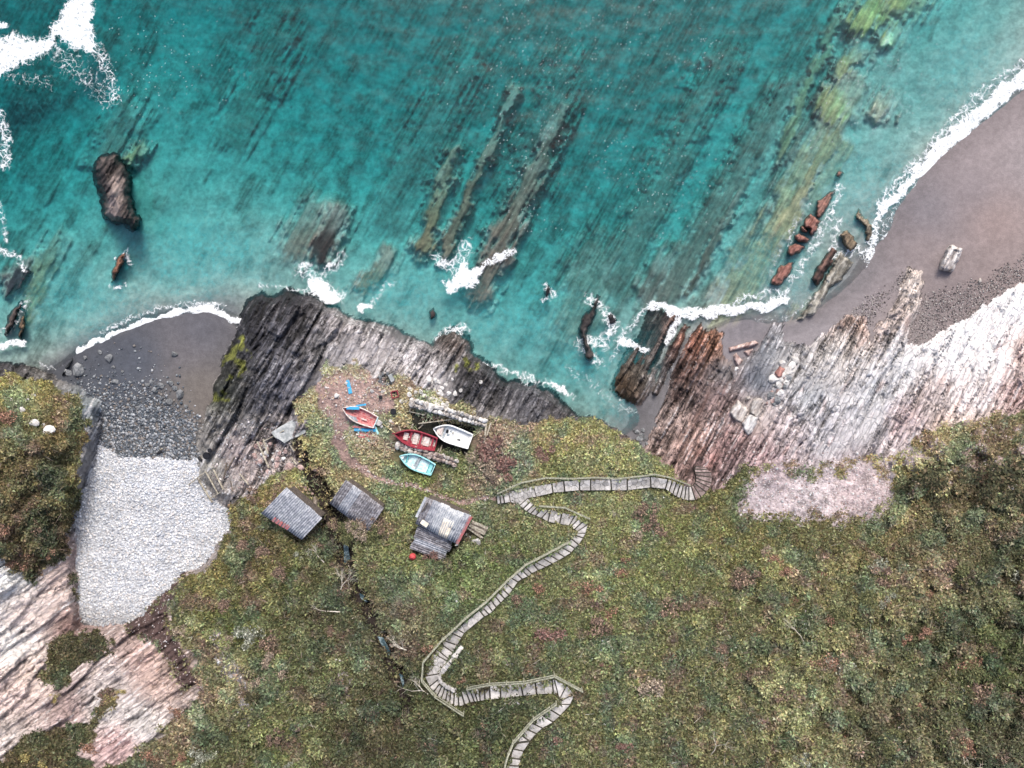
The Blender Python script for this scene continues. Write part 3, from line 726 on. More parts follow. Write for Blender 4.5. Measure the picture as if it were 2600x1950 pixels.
# beaches
SANDC = D((2100, 400, 158, 148, 150), (2212, 350, 165, 155, 156), (2000, 450, 148, 142, 146), (2000, 540, 160, 148, 148), (2150, 480, 172, 154, 150), (1900, 640, 158, 148, 150), (2050, 650, 150, 138, 137), (2150, 600, 162, 147, 144), (1950, 700, 152, 142, 140), (1620, 710, 152, 147, 152),
          (1740, 720, 158, 152, 155), (430, 720, 122, 122, 130), (400, 760, 128, 124, 128), (300, 780, 98, 103, 114), (250, 850, 88, 94, 104), (420, 830, 135, 128, 122), (430, 880, 132, 124, 118), (330, 900, 92, 97, 102), (330, 960, 94, 99, 104), (420, 960, 110, 110, 110),
          (1380, 920, 140, 138, 142), (2300, 500, 172, 156, 152), (1850, 600, 155, 150, 152), (1660, 800, 150, 142, 144))
sandA = up(shep([(p[0], p[1]) + tuple(lin(p[2:])) for p in SANDC], CU, CV, 3, 40)) * (1 + .12 * fbm(Xm / 1.5, Ym / 1.5, 4, 145) + .06 * speck)[..., None]
damp = sstep(0.75, -0.05, z)[..., None]
sandA = sandA * (1 - 0.18 * damp)
pebvar = (1 + .16 * fbm(Xm / 1.8, Ym / 1.8, 4, 431) - .3 * sstep(1290 * K, 1345 * K, V + 40 * fbm(Xm, Ym, 3, 433)))
pebA = lin((190, 192, 196)) * (1 + .25 * speck[..., None]) * pebvar[..., None]
soilA = lin((92, 76, 74)) * (1 + .35 * speck + .3 * rough)[..., None]
screeA = rocks * np.array([1., .97, .99]) * (.92 - .3 * sstep(-.1, .35, fbm(Xm / 3 + 7, Ym / 3, 4, 98)) + .22 * speck + .3 * fbm(Xm / .9, Ym / .9, 4, 147))[..., None]

VEG_GAIN = up(shep(D((700, 900, 1.35), (900, 950, 1.3), (1200, 1000, 1.3), (1000, 1150, 1.25), (1300, 1250, 1.3), (1100, 1350, 1.25), (1500, 1150, 1.25), (1500, 1450, 1.3), (1250, 1600, 1.25), (1800, 1200, 1.2), (2000, 1450, 1.5), (2200, 1600, 1.5), (2200, 1300, 1.4), (1900, 1600, 1.4), (600, 1350, 1.2), (800, 1550, 1.25), (500, 1600, 1.15), (100, 1000, 1.9), (50, 1150, 1.9), (2000, 950, 1.25)), CU, CV)[..., 0])
# turf
VEGC = D((700, 880, 135, 125, 76), (760, 850, 158, 138, 120), (740, 900, 160, 142, 128), (800, 860, 160, 142, 126), (770, 820, 140, 130, 95), (680, 960, 125, 118, 70), (850, 880, 140, 125, 82), (1000, 1000, 98, 105, 58), (900, 1040, 96, 104, 52), (1200, 960, 125, 120, 70), (1350, 970, 125, 125, 75), (1060, 990, 120, 100, 95),
         (1100, 960, 125, 108, 90), (750, 1010, 122, 110, 78), (620, 1040, 105, 105, 58), (560, 1080, 110, 98, 55), (480, 1250, 105, 100, 55), (560, 1200, 85, 78, 45), (640, 1250, 80, 85, 48), (500, 1350, 85, 92, 45), (850, 1200, 95, 100, 58), (1000, 1250, 82, 95, 55), (1100, 1200, 88, 98, 56), (1400, 1200, 100, 105, 60),
         (1600, 1150, 108, 106, 60), (1950, 960, 145, 132, 82), (2100, 1000, 85, 75, 55), (1900, 1150, 112, 106, 66), (2000, 1200, 100, 90, 65), (1800, 1250, 100, 96, 60), (2150, 1250, 76, 75, 50), (2000, 1400, 76, 76, 48), (2150, 1400, 66, 73, 42), (2200, 1600, 66, 66, 48), (1900, 1550, 80, 76, 55), (1700, 1350, 96, 96, 60),
         (1700, 1500, 100, 100, 65), (1500, 1350, 95, 96, 58), (1500, 1550, 92, 90, 58), (1300, 1400, 90, 96, 58), (1300, 1600, 92, 94, 58), (1050, 1600, 72, 78, 46), (900, 1500, 66, 70, 44), (800, 1600, 70, 68, 46), (650, 1450, 84, 88, 54), (600, 1600, 90, 95, 54), (450, 1600, 80, 85, 50), (700, 1300, 72, 73, 50), (850, 1350, 92, 86, 66),
         (100, 1000, 78, 68, 44), (50, 850, 118, 112, 60), (100, 900, 90, 80, 50), (50, 950, 74, 68, 42), (150, 1050, 75, 72, 42), (100, 1150, 58, 54, 37), (30, 1150, 74, 65, 42), (200, 1390, 68, 65, 44), (100, 1600, 80, 75, 50), (450, 1450, 112, 106, 76), (400, 1560, 122, 108, 82), (2050, 930, 148, 135, 95), (1200, 1020, 100, 105, 58))
vegA = up(shep([(p[0], p[1]) + tuple(lin(p[2:])) for p in VEGC], CU, CV, 3, 35))
vegA = vegA * VEG_GAIN[..., None]
p1 = fbm(Xm / 2.4, Ym / 2.4, 4, 151); p2 = fbm(Xm / 1.1, Ym / 1.1, 4, 155); p3 = fbm(Xm / 3.2 + 9, Ym / 3.2, 4, 158)
brown = sstep(0.1, 0.42, p1 + .25 * p2)[..., None] * 0.6; deep = sstep(0.02, 0.35, p3 + .25 * p2)[..., None] * .7; yell = sstep(0.06, 0.4, -p1 + .4 * p2)[..., None] * .6
vm = vegA.mean(-1, keepdims=True)
vegA = vegA * .8 + vm * .2
vegM = vegA * (1 - brown) + vm * np.array([1.32, .94, .78]) * brown
vegM = vegM * (1 - deep) + vm * np.array([.72, 1.02, .66]) * deep
vegM = vegM * (1 - yell) + vm * np.array([1.2, 1.28, .72]) * yell
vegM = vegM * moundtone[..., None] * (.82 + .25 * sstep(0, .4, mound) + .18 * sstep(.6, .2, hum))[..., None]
# bare trodden earth on the plateau, the track, the pen floor
BARE = ((700, 835, 26), (735, 845, 42), (785, 855, 42), (735, 900, 32), (710, 870, 24), (800, 835, 34), (830, 875, 20), (730, 940, 12))
bare = np.maximum.reduce([sstep(1.35, 0.7, np.hypot(UW - a * K, VW - b * K) / (r * K) + .35 * p2) for a, b, r in BARE])
TRACK = D((728, 950), (745, 985), (775, 1005), (800, 1025), (840, 1042), (900, 1048), (950, 1072), (1000, 1083), (1040, 1075), (1068, 1078))
tdist, tpar = line_d(TRACK, U + wu * .4, V + wv * .4)
twid = np.interp(tpar, np.arange(10), [19, 17, 13, 12, 9, 8.5, 7.5, 7, 6, 6])
track = sstep(1.15, .75, tdist / twid)
earth = lin((165, 140, 132)) * (1 + .28 * speck + .25 * p2)[..., None]
mud = lin((46, 46, 40)) * (1 + .5 * p2)[..., None]
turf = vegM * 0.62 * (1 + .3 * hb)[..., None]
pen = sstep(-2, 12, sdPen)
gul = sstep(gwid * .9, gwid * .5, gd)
turf = turf * (1 - bare[..., None]) + earth * bare[..., None]
turf = turf * (1 - track[..., None]) + earth * .92 * track[..., None]
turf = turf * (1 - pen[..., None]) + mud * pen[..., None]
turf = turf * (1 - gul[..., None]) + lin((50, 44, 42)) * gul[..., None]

# ---- split faces by ground
cls = np.full(U.shape, 0, np.int8)                    # 0 sea bed
above = z > -0.12
cls[above & (land < .5)] = 1                          # sand
cls[(sdPeb > 0) & (z > 0.9)] = 2                      # pebble bank
cls[plat] = 3                                         # rock shore
cls[(sd_land > 0)] = 3
cls[(sd_land > 0) & (U < 420 * K) & (V < 1300 * K)] = 3
cls[grass] = 4
cls[(cls == 3) & BL] = 7
cls[(sdSoil > 0) & (sd_land > 0)] = 5
cls[(sdScree > 0)] = 6
cls[barepatch & (cls == 4)] = 6
ALBEDO = np.zeros(U.shape + (3,), np.float32)
rkmix = (sstep(-3, 3, sdPlat) * (land < .5))[..., None]
low_col = np.where((z > -0.12)[..., None], sandA, bedA)
tshore = sstep(-0.7, 0.05, z)[..., None] * (1 - rkm[..., None])
low_col = bedA * (1 - tshore) + sandA * tshore
# scree and rock grade into each other
sm = sstep(-45, 5, sdScree)[..., None]
rockA = rockA * (1 - sm) + screeA * sm
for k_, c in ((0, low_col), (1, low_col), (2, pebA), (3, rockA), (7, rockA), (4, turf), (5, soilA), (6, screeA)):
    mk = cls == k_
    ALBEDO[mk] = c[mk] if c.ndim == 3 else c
scale_alb = np.full(U.shape, ALB, np.float32); scale_alb[(cls == 0)] = 1.0; scale_alb[cls == 1] = .60; scale_alb[(cls == 3) | (cls == 7)] = .92; scale_alb[cls == 2] = .9; scale_alb[(cls == 4)] = .9
ALBEDO = np.clip(ALBEDO * scale_alb[..., None], 0.012, 0.82)

kk_ = (CAM_H - z) / FPX
XYZ = np.stack([(U - 1300) * kk_, -(V - 975) * kk_, z], -1)
VX = XYZ.reshape(-1, 3); VC = ALBEDO.reshape(-1, 3)
idx = np.arange(NU * NV).reshape(NV, NU)
quads = np.stack([idx[1:, :-1], idx[1:, 1:], idx[:-1, 1:], idx[:-1, :-1]], -1).reshape(-1, 4)
fcls = np.maximum.reduce([cls[1:, :-1], cls[1:, 1:], cls[:-1, 1:], cls[:-1, :-1]]).reshape(-1)
M_ROCK = mat_rock(); M_SLAB = mat_rock('slab_rock', A2, .45)
M_SAND = mat_ground('beach_sand', 9.0, 2.2, 0.16, 0.02)
M_BED = mat_ground('sea_floor', 2.2, 0.8, 0.30, 0.05)
M_PEB = mat_ground('pebble_ground', 7.0, 3.0, 0.4, 0.08)
M_TURF = mat_ground('turf_ground', 4.0, 1.3, 0.35, 0.15)
M_SOIL = mat_ground('dark_soil', 5.0, 1.6, 0.35, 0.12)
M_SCREE = mat_ground('scree', 4.5, 1.4, 0.42, 0.25, lo=.38, hi=.62)
for k_, nm, mt in ((0, 'seabed', M_BED), (1, 'sandy_beach', M_SAND), (2, 'pebble_beach', M_PEB), (3, 'rocky_shore', M_ROCK), (7, 'rock_slabs', M_SLAB), (4, 'grassy_hillside', M_TURF), (5, 'soil_slope', M_SOIL), (6, 'scree_slope', M_SCREE)):
    q = quads[fcls == k_]
    used, inv = np.unique(q, return_inverse=True)
    me = mesh_np(nm, VX[used], inv.reshape(-1, 4), VC[used], attrs={'calm': calm.ravel()[used]} if k_ in (3, 7) else None)
    link(nm, me, mt, kind='structure')
# ------------------------------------------------------------------ the sea: a closed body of clear, light-absorbing water with foam on top
ws = 4.6
wua = np.arange(-150, 2755, ws); wva = np.arange(-110, 1190, ws)
ext = ws * np.cumsum(1.4 ** np.arange(1, 15))
wua = np.concatenate([wua[0] - ext[::-1], wua, wua[-1] + ext]); wva = np.concatenate([wva[0] - ext[::-1], wva])
WU, WV = np.meshgrid(wua, wva); WU = WU.astype(np.float32); WV = WV.astype(np.float32)
wx, wy = WU / 25, WV / 25
ww = fbm(wx / 1.6, wy / 1.6, 3, 201) * 14; ww2 = fbm(wx / 1.6 + 30, wy / 1.6, 3, 204) * 14
foam = np.zeros_like(WU)
def fl(pts, w, s, soft=0.35):
    """foam along a line"""
    global foam
    d, p = line_d(D(*pts), WU + ww, WV + ww2)
    foam = np.maximum(foam, s * sstep(w * K, w * K * soft, d))
def fp(pts, s, soft=10):
    global foam
    foam = np.maximum(foam, s * sstep(-soft, soft, poly_sd(D(*pts), WU + ww, WV + ww2)))
# surf on the sandy beach and in the cove
fl([(2260, 130), (2212, 168), (2130, 232), (2050, 305), (1985, 372)], 27, .92)
fl([(1985, 372), (1940, 420), (1900, 455)], 15, .9)
fl([(2260, 95), (2100, 215), (1990, 335), (1900, 440)], 22, .5, .1)
fl([(1900, 450), (1885, 500), (1878, 560)], 15, .72)
fl([(1978, 402), (1975, 440), (1950, 480), (1908, 516)], 8, .62, .3)
fl([(1960, 400), (1940, 450), (1905, 500)], 24, .42, .1)
fl([(172, 753), (230, 730), (300, 700), (360, 683), (420, 668)], 9, 1.0)
fl([(420, 668), (465, 674), (490, 684), (520, 697)], 11, 1.0)
fl([(220, 715), (320, 672), (400, 655), (480, 662)], 13, .5, .15)
fl([(430, 668), (380, 672)], 7, .75)
fl([(515, 700), (495, 740), (475, 790)], 12, .45, .15)
# splashes against the rocks
fp([(668, 605), (690, 598), (712, 612), (735, 650), (720, 660), (690, 650), (662, 625)], 1.0)
fl([(655, 580), (690, 610), (730, 640)], 36, .55, .1); fl([(690, 600), (740, 555)], 22, .5, .15); fl([(560, 620), (620, 622), (670, 632)], 13, .5, .15)
fl([(785, 668), (800, 660)], 11, .95); fl([(790, 660), (850, 610)], 18, .42, .1)
fp([(950, 605), (985, 590), (1000, 555), (1018, 580), (1052, 572), (1035, 610), (1000, 628), (970, 630)], 1.0)
fl([(945, 560), (985, 575), (1010, 530)], 30, .55, .15); fl([(1050, 565), (1110, 545)], 14, .75)
fl([(1178, 615), (1195, 640), (1172, 645)], 15, .55, .15)
fl([(945, 735), (975, 715), (1010, 715)], 20, .6, .15)
fl([(1270, 640), (1330, 700), (1300, 740), (1265, 740)], 24, .6, .15); fl([(1248, 745), (1290, 780)], 24, .5, .1)
fl([(1340, 735), (1365, 745), (1395, 758)], 13, .9); fl([(1320, 770), (1350, 720), (1395, 660)], 18, .5, .15)
fl([(1405, 665), (1440, 665), (1470, 680), (1540, 678)], 15, .85); fl([(1468, 690), (1445, 735)], 12, .8)
fl([(1540, 672), (1600, 668), (1650, 660), (1695, 645)], 15, .92); fl([(1590, 650), (1690, 625)], 16, .6, .1)
fl([(1690, 640), (1740, 560), (1790, 470), (1815, 400)], 22, .52, .1); fl([(1660, 600), (1700, 520), (1750, 440)], 14, .4, .1)
fl([(1790, 560), (1850, 540), (1880, 560), (1870, 600)], 22, .58, .1); fl([(1810, 480), (1800, 530)], 26, .52, .1); fl([(1640, 690), (1700, 690), (1760, 640)], 16, .4, .1)
fl([(1195, 830), (1220, 845)], 14, .95); fl([(1050, 788), (1120, 812), (1200, 832), (1240, 860)], 18, .55, .1); fl([(1230, 800), (1320, 860), (1380, 900)], 34, .36, .05)
fl([(1500, 720), (1455, 800), (1430, 860)], 16, .42, .1)
# open water at top left
fp([(-60, 60), (0, 85), (30, 70), (75, 80), (100, 75), (130, 30), (160, -20), (200, -20), (205, 55), (200, 85), (210, 112), (165, 108), (145, 92), (125, 82), (110, 115), (85, 130), (40, 140), (0, 172), (-60, 190)], .92, 16)
fp([(-40, 38), (0, 40), (20, 45), (15, 58), (-40, 60)], 1.0, 5)
fl([(200, 100), (235, 150), (250, 215)], 26, .52, .1); fl([(120, 110), (180, 160), (240, 210)], 60, .40, .05); fl([(20, 160), (100, 180)], 40, .36, .05)
fl([(0, 250), (15, 310), (10, 360)], 24, .6, .1); fl([(0, 540), (40, 555), (55, 580)], 18, .62, .1); fl([(0, 440), (10, 520)], 16, .5, .1)
fl([(0, 750), (25, 740), (45, 735)], 12, .9); fl([(0, 720), (40, 690), (60, 650)], 24, .42, .1); fl([(80, 790), (140, 800)], 20, .36, .1)
fl([(250, 560), (275, 545), (282, 570)], 9, .6); fl([(240, 620), (270, 615)], 9, .5)
fleck = np.maximum.reduce([sstep(1.1, .1, np.hypot((WU - a * K) / (rx * K), (WV - b * K) / (ry * K)) + .5 * fbm(wx / 3, wy / 3, 3, 211)) for a, b, rx, ry in
                           ((1180, 130, 260, 230), (1150, 300, 130, 170), (1330, 350, 110, 90), (1400, 60, 170, 110), (330, 130, 190, 150), (1500, 120, 130, 90), (1150, 460, 80, 80), (1450, 400, 160, 150), (1900, 200, 200, 160))])
# sediment stirred up near the surf
turb = np.maximum.reduce([s * sstep(1.15, .1, np.hypot((WU - a * K) / (rx * K), (WV - b * K) / (ry * K)) + .25 * fbm(wx / 4, wy / 4, 3, 215)) for a, b, rx, ry, s in
                          ((430, 560, 230, 130, .30), (200, 660, 200, 110, .25), (880, 640, 220, 90, .25), (1120, 700, 220, 120, .22), (1280, 780, 160, 110, .24), (1680, 590, 160, 130, .2), (1900, 420, 200, 160, .22), (2100, 180, 180, 200, .18), (1350, 880, 120, 60, .25))])
# deeper water scatters more light back
fu_ = np.interp(WU.ravel(), UA, np.arange(NU)).astype(int); fv_ = np.interp(WV.ravel(), VA, np.arange(NV)).astype(int)
depth = -zlow[np.clip(fv_, 0, NV - 1), np.clip(fu_, 0, NU - 1)].reshape(WU.shape)
shal = np.clip(-zbed, 0, 20)[np.clip(fv_, 0, NV - 1), np.clip(fu_, 0, NU - 1)].reshape(WU.shape)
scat = sstep(.3, 3.2, shal) * 1.0
for a in (foam, fleck, turb):
    np.clip(a, 0, 1, out=a)
swell = 0.05 * fbm(wx / 3, wy / 2, 3, 221) * sstep(-.1, -1.0, -1.0 + 0 * wx)
wz = (swell + 0.05 * foam).astype(np.float32)
kk_ = (CAM_H - wz) / FPX
wxyz = np.stack([(WU - 1300) * kk_, -(WV - 975) * kk_, wz], -1).reshape(-1, 3)
n1, n2 = WU.shape
wi = np.arange(n1 * n2).reshape(n1, n2)
wq = np.stack([wi[1:, :-1], wi[1:, 1:], wi[:-1, 1:], wi[:-1, :-1]], -1).reshape(-1, 4)
# sides and bottom close the body
rim = np.concatenate([wi[0, :-1], wi[:-1, -1], wi[-1, :0:-1], wi[:0:-1, 0]])
bot = wxyz[rim].copy(); bot[:, 2] = -14
nb = len(rim); b0 = n1 * n2
sideq = np.stack([rim, np.roll(rim, -1), b0 + (np.arange(nb) + 1) % nb, b0 + np.arange(nb)], -1)
cen = np.array([[bot[:, 0].mean(), bot[:, 1].mean(), -14.0]])
allv = np.concatenate([wxyz, bot, cen])
bt = np.stack([b0 + np.arange(nb), b0 + (np.arange(nb) + 1) % nb, np.full(nb, b0 + nb), np.full(nb, b0 + nb)], -1)
tri_bot = bt[:, :3]
def padv(a): return np.concatenate([a.ravel(), np.zeros(nb + 1, np.float32)])
quad_as_tri = np.concatenate([wq[:, [0, 1, 2]], wq[:, [0, 2, 3]], sideq[:, [0, 1, 2]], sideq[:, [0, 2, 3]], tri_bot])
me = mesh_np('sea', allv, quad_as_tri, attrs={'foam': padv(foam), 'fleck': padv(fleck), 'turb': padv(turb), 'scat': padv(scat)})
bmx = bmesh.new(); bmx.from_mesh(me); bmesh.ops.recalc_face_normals(bmx, faces=bmx.faces[:]); bmx.to_mesh(me); bmx.free()

def mat_sea():
    m = NT('sea_water')
    v = m.coord()
    def at(n): return m.n('ShaderNodeAttribute', attribute_name=n).outputs['Fac']
    warp = m.n('ShaderNodeTexNoise'); warp.inputs['Scale'].default_value = 1.3; warp.inputs['Detail'].default_value = 2
    m.l(v, warp.inputs['Vector'])
    vw = m.n('ShaderNodeVectorMath', operation='MULTIPLY_ADD'); vw.inputs[1].default_value = (1.1, 1.1, 0)
    m.l(warp.outputs['Color'], vw.inputs[0]); m.l(v, vw.inputs[2]); vw = vw.outputs[0]
    lace = m.voro(vw, 1.5)['Distance']; lace2 = m.voro(vw, 3.4)['Distance']
    nf = m.noise(v, 2.6, 5, 0.72)
    f = at('foam')
    net = m.math('MAXIMUM', m.ramp(lace, 0.16, 0.0), m.math('MULTIPLY', m.ramp(lace2, 0.12, 0.0), .75))
    # lacy threads where there is some foam, solid where there is much
    thr = m.math('ADD', m.math('MULTIPLY', f, 1.5), m.math('ADD', m.math('MULTIPLY', net, 0.62), m.math('MULTIPLY', m.math('SUBTRACT', nf, .5), 1.7)))
    mask = m.math('MULTIPLY', m.math('MULTIPLY', m.ramp(thr, .90, 1.6), .93), m.ramp(f, 0.05, .3))
    # scattered flecks
    sp = m.voro(v, 3.2, 'F1'); spd = m.ramp(sp['Distance'], 0.17, 0.08)
    sel = m.n('ShaderNodeSeparateColor'); m.l(sp['Color'], sel.inputs[0])
    on = m.math('MULTIPLY', spd, m.math('LESS_THAN', sel.outputs[0], m.math('MULTIPLY', at('fleck'), 0.7)))
    mask = m.math('MAXIMUM', mask, m.math('MULTIPLY', on, .85))
    tr = m.n('ShaderNodeBsdfTransparent'); tr.inputs[0].default_value = (1, 1, 1, 1)
    # suspended sediment, plus a mottle painting ripple light into the water colour
    mot = m.ramp(m.noise(vw, 2.0, 4, .7), .42, .68)
    tb = m.math('ADD', m.math('MULTIPLY', at('turb'), m.math('ADD', m.math('MULTIPLY', mot, .8), .6)), m.math('MULTIPLY', at('scat'), m.math('MULTIPLY', mot, .11)))
    silt_mottle = m.n('ShaderNodeBsdfDiffuse'); silt_mottle.inputs[0].default_value = (0.05, 0.42, 0.44, 1)
    m0 = m.n('ShaderNodeMixShader'); m.l(tb, m0.inputs[0]); m.l(tr.outputs[0], m0.inputs[1]); m.l(silt_mottle.outputs[0], m0.inputs[2])
    gl = m.n('ShaderNodeBsdfGlossy'); gl.inputs['Roughness'].default_value = 0.02
    fr = m.n('ShaderNodeFresnel'); fr.inputs['IOR'].default_value = 1.33
    m1 = m.n('ShaderNodeMixShader'); m.l(fr.outputs[0], m1.inputs[0]); m.l(m0.outputs[0], m1.inputs[1]); m.l(gl.outputs[0], m1.inputs[2])
    fo = m.n('ShaderNodeBsdfDiffuse'); fo.inputs[0].default_value = (.72, .74, .75, 1)
    m2 = m.n('ShaderNodeMixShader'); m.l(mask, m2.inputs[0]); m.l(m1.outputs[0], m2.inputs[1]); m.l(fo.outputs[0], m2.inputs[2])
    m.l(m2.outputs[0], m.out.inputs['Surface'])
    ab = m.n('ShaderNodeVolumeAbsorption'); ab.inputs['Density'].default_value = 0.36; ab.inputs['Color'].default_value = (0.0, 0.79, 0.815, 1)
    m.l(ab.outputs[0], m.out.inputs['Volume'])
    m.m.cycles.homogeneous_volume = True
    return m.m
M_SEA = mat_sea()
link('sea', me, M_SEA, kind='structure')
# ------------------------------------------------------------------ loose ground: pebbles and plants nobody could count
def at_grid(j, i, ju, jv):
    """world points at jittered grid cells"""
    i2 = np.clip(i + 1, 0, NU - 1); j2 = np.clip(j + 1, 0, NV - 1)
    a = ju[:, None]; b = jv[:, None]
    return XYZ[j, i] * (1 - a) * (1 - b) + XYZ[j, i2] * a * (1 - b) + XYZ[j2, i] * (1 - a) * b + XYZ[j2, i2] * a * b
IN = (U > -140) & (U < 2740) & (V > -100) & (V < 2050)
def scatter(weight, n):
    w = (weight * IN * (CAM_H - z) ** 2).ravel().astype(np.float64)
    w /= w.sum()
    k = np.searchsorted(np.cumsum(w), rng.random(n))
    k = np.clip(k, 0, w.size - 1)
    return k // NU, k % NU

# icosahedron
ph = (1 + 5 ** .5) / 2
ICO_V = np.array([(-1, ph, 0), (1, ph, 0), (-1, -ph, 0), (1, -ph, 0), (0, -1, ph), (0, 1, ph), (0, -1, -ph), (0, 1, -ph), (ph, 0, -1), (ph, 0, 1), (-ph, 0, -1), (-ph, 0, 1)], float)
ICO_V /= np.linalg.norm(ICO_V[0])
ICO_F = np.array([(0, 11, 5), (0, 5, 1), (0, 1, 7), (0, 7, 10), (0, 10, 11), (1, 5, 9), (5, 11, 4), (11, 10, 2), (10, 7, 6), (7, 1, 8), (3, 9, 4), (3, 4, 2), (3, 2, 6), (3, 6, 8), (3, 8, 9), (4, 9, 5), (2, 4, 11), (6, 2, 10), (8, 6, 7), (9, 8, 1)])
def pebbles(name, weight, n, smin, smax, cols, label, sink=.25):
    j, i = scatter(weight, n)
    P = at_grid(j, i, rng.random(n), rng.random(n))
    s = smin * (smax / smin) ** (rng.random(n) ** 2.2)
    sc = np.stack([s * rng.uniform(.8, 1.35, n), s * rng.uniform(.7, 1.1, n), s * rng.uniform(.45, .8, n)], -1)
    a = rng.uniform(0, np.pi * 2, n); ca, sa = np.cos(a), np.sin(a)
    v = ICO_V[None] * (1 + rng.uniform(-.22, .22, (n, 12, 1)))
    v = v * sc[:, None] * .5
    x = v[..., 0] * ca[:, None] - v[..., 1] * sa[:, None]; y = v[..., 0] * sa[:, None] + v[..., 1] * ca[:, None]
    v = np.stack([x, y, v[..., 2]], -1) + P[:, None]; v[..., 2] += (sc[:, 2] * sink)[:, None]
    base = np.array([lin(c) for c in cols])[rng.integers(0, len(cols), n)] * rng.uniform(.72, 1.2, (n, 1))
    if name == 'white_pebbles':
        base = base * pebvar[j, i][:, None]
    f = (ICO_F[None] + 12 * np.arange(n)[:, None, None]).reshape(-1, 3)
    me = mesh_np(name, v.reshape(-1, 3), f, np.clip(np.repeat(base, 12, 0) * ALB, .02, .85), smooth=True)
    o = link(name, me, M_STONEATTR, kind='stuff')
    tag(o, label, 'pebbles')
    return o
M_STONEATTR = mat_attr('pebble_stone', .8, .12, 14)
whiteW = ((cls == 2)).astype(np.float32)
pebbles('white_pebbles', whiteW, 9500, .12, .30, [(226, 228, 232), (214, 218, 224), (236, 236, 238), (200, 205, 214), (190, 196, 206), (222, 218, 216)], 'bank of pale grey white pebbles filling the head of the cove')
COVE = D((140, 790), (260, 740), (350, 760), (420, 830), (432, 1010), (330, 1010), (205, 980), (222, 870), (150, 835))
cov = sstep(-10, 20, poly_sd(COVE, UW, VW)) * (cls == 1)
cov = cov * (sdPeb < 6)
covd = cov * np.clip(sstep(780 * K, 960 * K, V) * 1.2 - .6 * sstep(330 * K, 400 * K, U) * sstep(930 * K, 860 * K, V), 0.03, 1)
pebbles('shingle', covd, 5200, .10, .34, [(120, 126, 134), (96, 103, 112), (150, 155, 160), (84, 92, 100), (178, 180, 184), (128, 122, 118)], 'dark grey wet shingle between the sand and the white pebble bank')
GRV = D((1820, 690), (1900, 620), (2010, 640), (2120, 600), (2300, 520), (2300, 560), (2130, 660), (2000, 738), (1960, 740), (1985, 650), (1950, 590), (1880, 700))
grv = sstep(-14, 14, poly_sd(GRV, UW, VW)) * (cls == 1)
pebbles('beach_gravel', grv, 4200, .07, .17, [(150, 142, 138), (104, 98, 98), (182, 176, 172), (88, 82, 82)], 'speckled dark gravel strip at the top of the sandy beach')
scr = (cls == 6).astype(np.float32) + .25 * (cls == 5) + .5 * ((cls == 3) & (np.hypot(U - 640, V - 1170) < 110)) + .25 * (cls == 3) * sstep(960 * K, 990 * K, V) * sstep(1550 * K, 1600 * K, U)
pebbles('scree_stones', scr, 5200, .06, .26, [(205, 192, 190), (188, 172, 170), (220, 214, 214), (160, 140, 138), (196, 200, 204)], 'loose pinkish grey stones spilling down the bare slope', .15)
trk = (track * (cls == 4) * sstep(15, 12, twid) + .35 * bare * (cls == 4)) 
pebbles('track_stones', trk, 1100, .07, .26, [(205, 188, 182), (186, 166, 158), (215, 208, 204), (160, 140, 132)], 'small pale stones along the trodden earth track', .2)

# ---- low plants: many small leaves and blades
M_LEAF = mat_attr('leaf', .75, .12, 3, .12, trans=.18)
def leaves(name, weight, n, m, r, hgt, ln, wd, elev, cgain, label, cat, tint=None, cjit=.28):
    j, i = scatter(weight, n)
    P = at_grid(j, i, rng.random(n), rng.random(n))
    size = rng.uniform(.65, 1.35, n)[:, None]
    az0 = rng.uniform(0, 2 * np.pi, (n, m)); rr = r * size * np.sqrt(rng.random((n, m)))
    base = P[:, None] + np.stack([np.cos(az0) * rr, np.sin(az0) * rr, hgt * size * rng.random((n, m)) * (1 - .5 * (rr / (r * size)) ** 2)], -1)
    az = az0 + rng.normal(0, .8, (n, m)); el = np.radians(rng.uniform(elev[0], elev[1], (n, m)))
    L = ln * size * rng.uniform(.6, 1.3, (n, m)); w = wd * size * rng.uniform(.7, 1.3, (n, m))
    d = np.stack([np.cos(az) * np.cos(el), np.sin(az) * np.cos(el), np.sin(el)], -1)
    sdv = np.stack([-np.sin(az), np.cos(az), rng.normal(0, .45, (n, m))], -1)
    mid = base + d * L[..., None] * .4
    tri = np.stack([base - sdv * w[..., None] * .5, base + sdv * w[..., None] * .5, base + d * L[..., None]], -2)
    c = vegM[j, i] * ALB * cgain
    if tint is not None:
        tt = np.array([lin(t) for t in tint])[rng.integers(0, len(tint), n)]
        c = tt * ALB * cgain
    c = c * rng.uniform(1 - cjit, 1 + cjit, (n, 1))
    cc = c[:, None] * (.42 + 1.2 * rng.random((n, m, 1)) ** 1.2) * (1 + rng.normal(0, .07, (n, m, 3)))
    f = np.arange(n * m * 3).reshape(-1, 3)
    me = mesh_np(name, tri.reshape(-1, 3), f, np.clip(np.repeat(cc.reshape(-1, 3), 3, 0), .008, .7), smooth=False)
    o = link(name, me, M_LEAF, kind='stuff')
    tag(o, label, cat)
    return o
ggr = ((cls == 4) + .45 * ((cls == 6) & (sdScree < 20)) + .12 * ((cls == 6) & (V > 1200 * K)) + .3 * ((cls == 5) & (sdSoil < 10))) * (1 - track) * (1 - .93 * bare) * (1 - .9 * pen) * (1 - .8 * gul)
for ps in (ST_A, ST_S, ST_B):
    line = [((a[0] + b[0]) / 2, (a[1] + b[1]) / 2) for a, b in ps]
    d, _ = line_d(line, U, V, 60)
    ggr = ggr * sstep(13, 19, d)
for p in PADS + [LANDING]:
    ggr = ggr * (poly_sd(p, U, V) < 0)
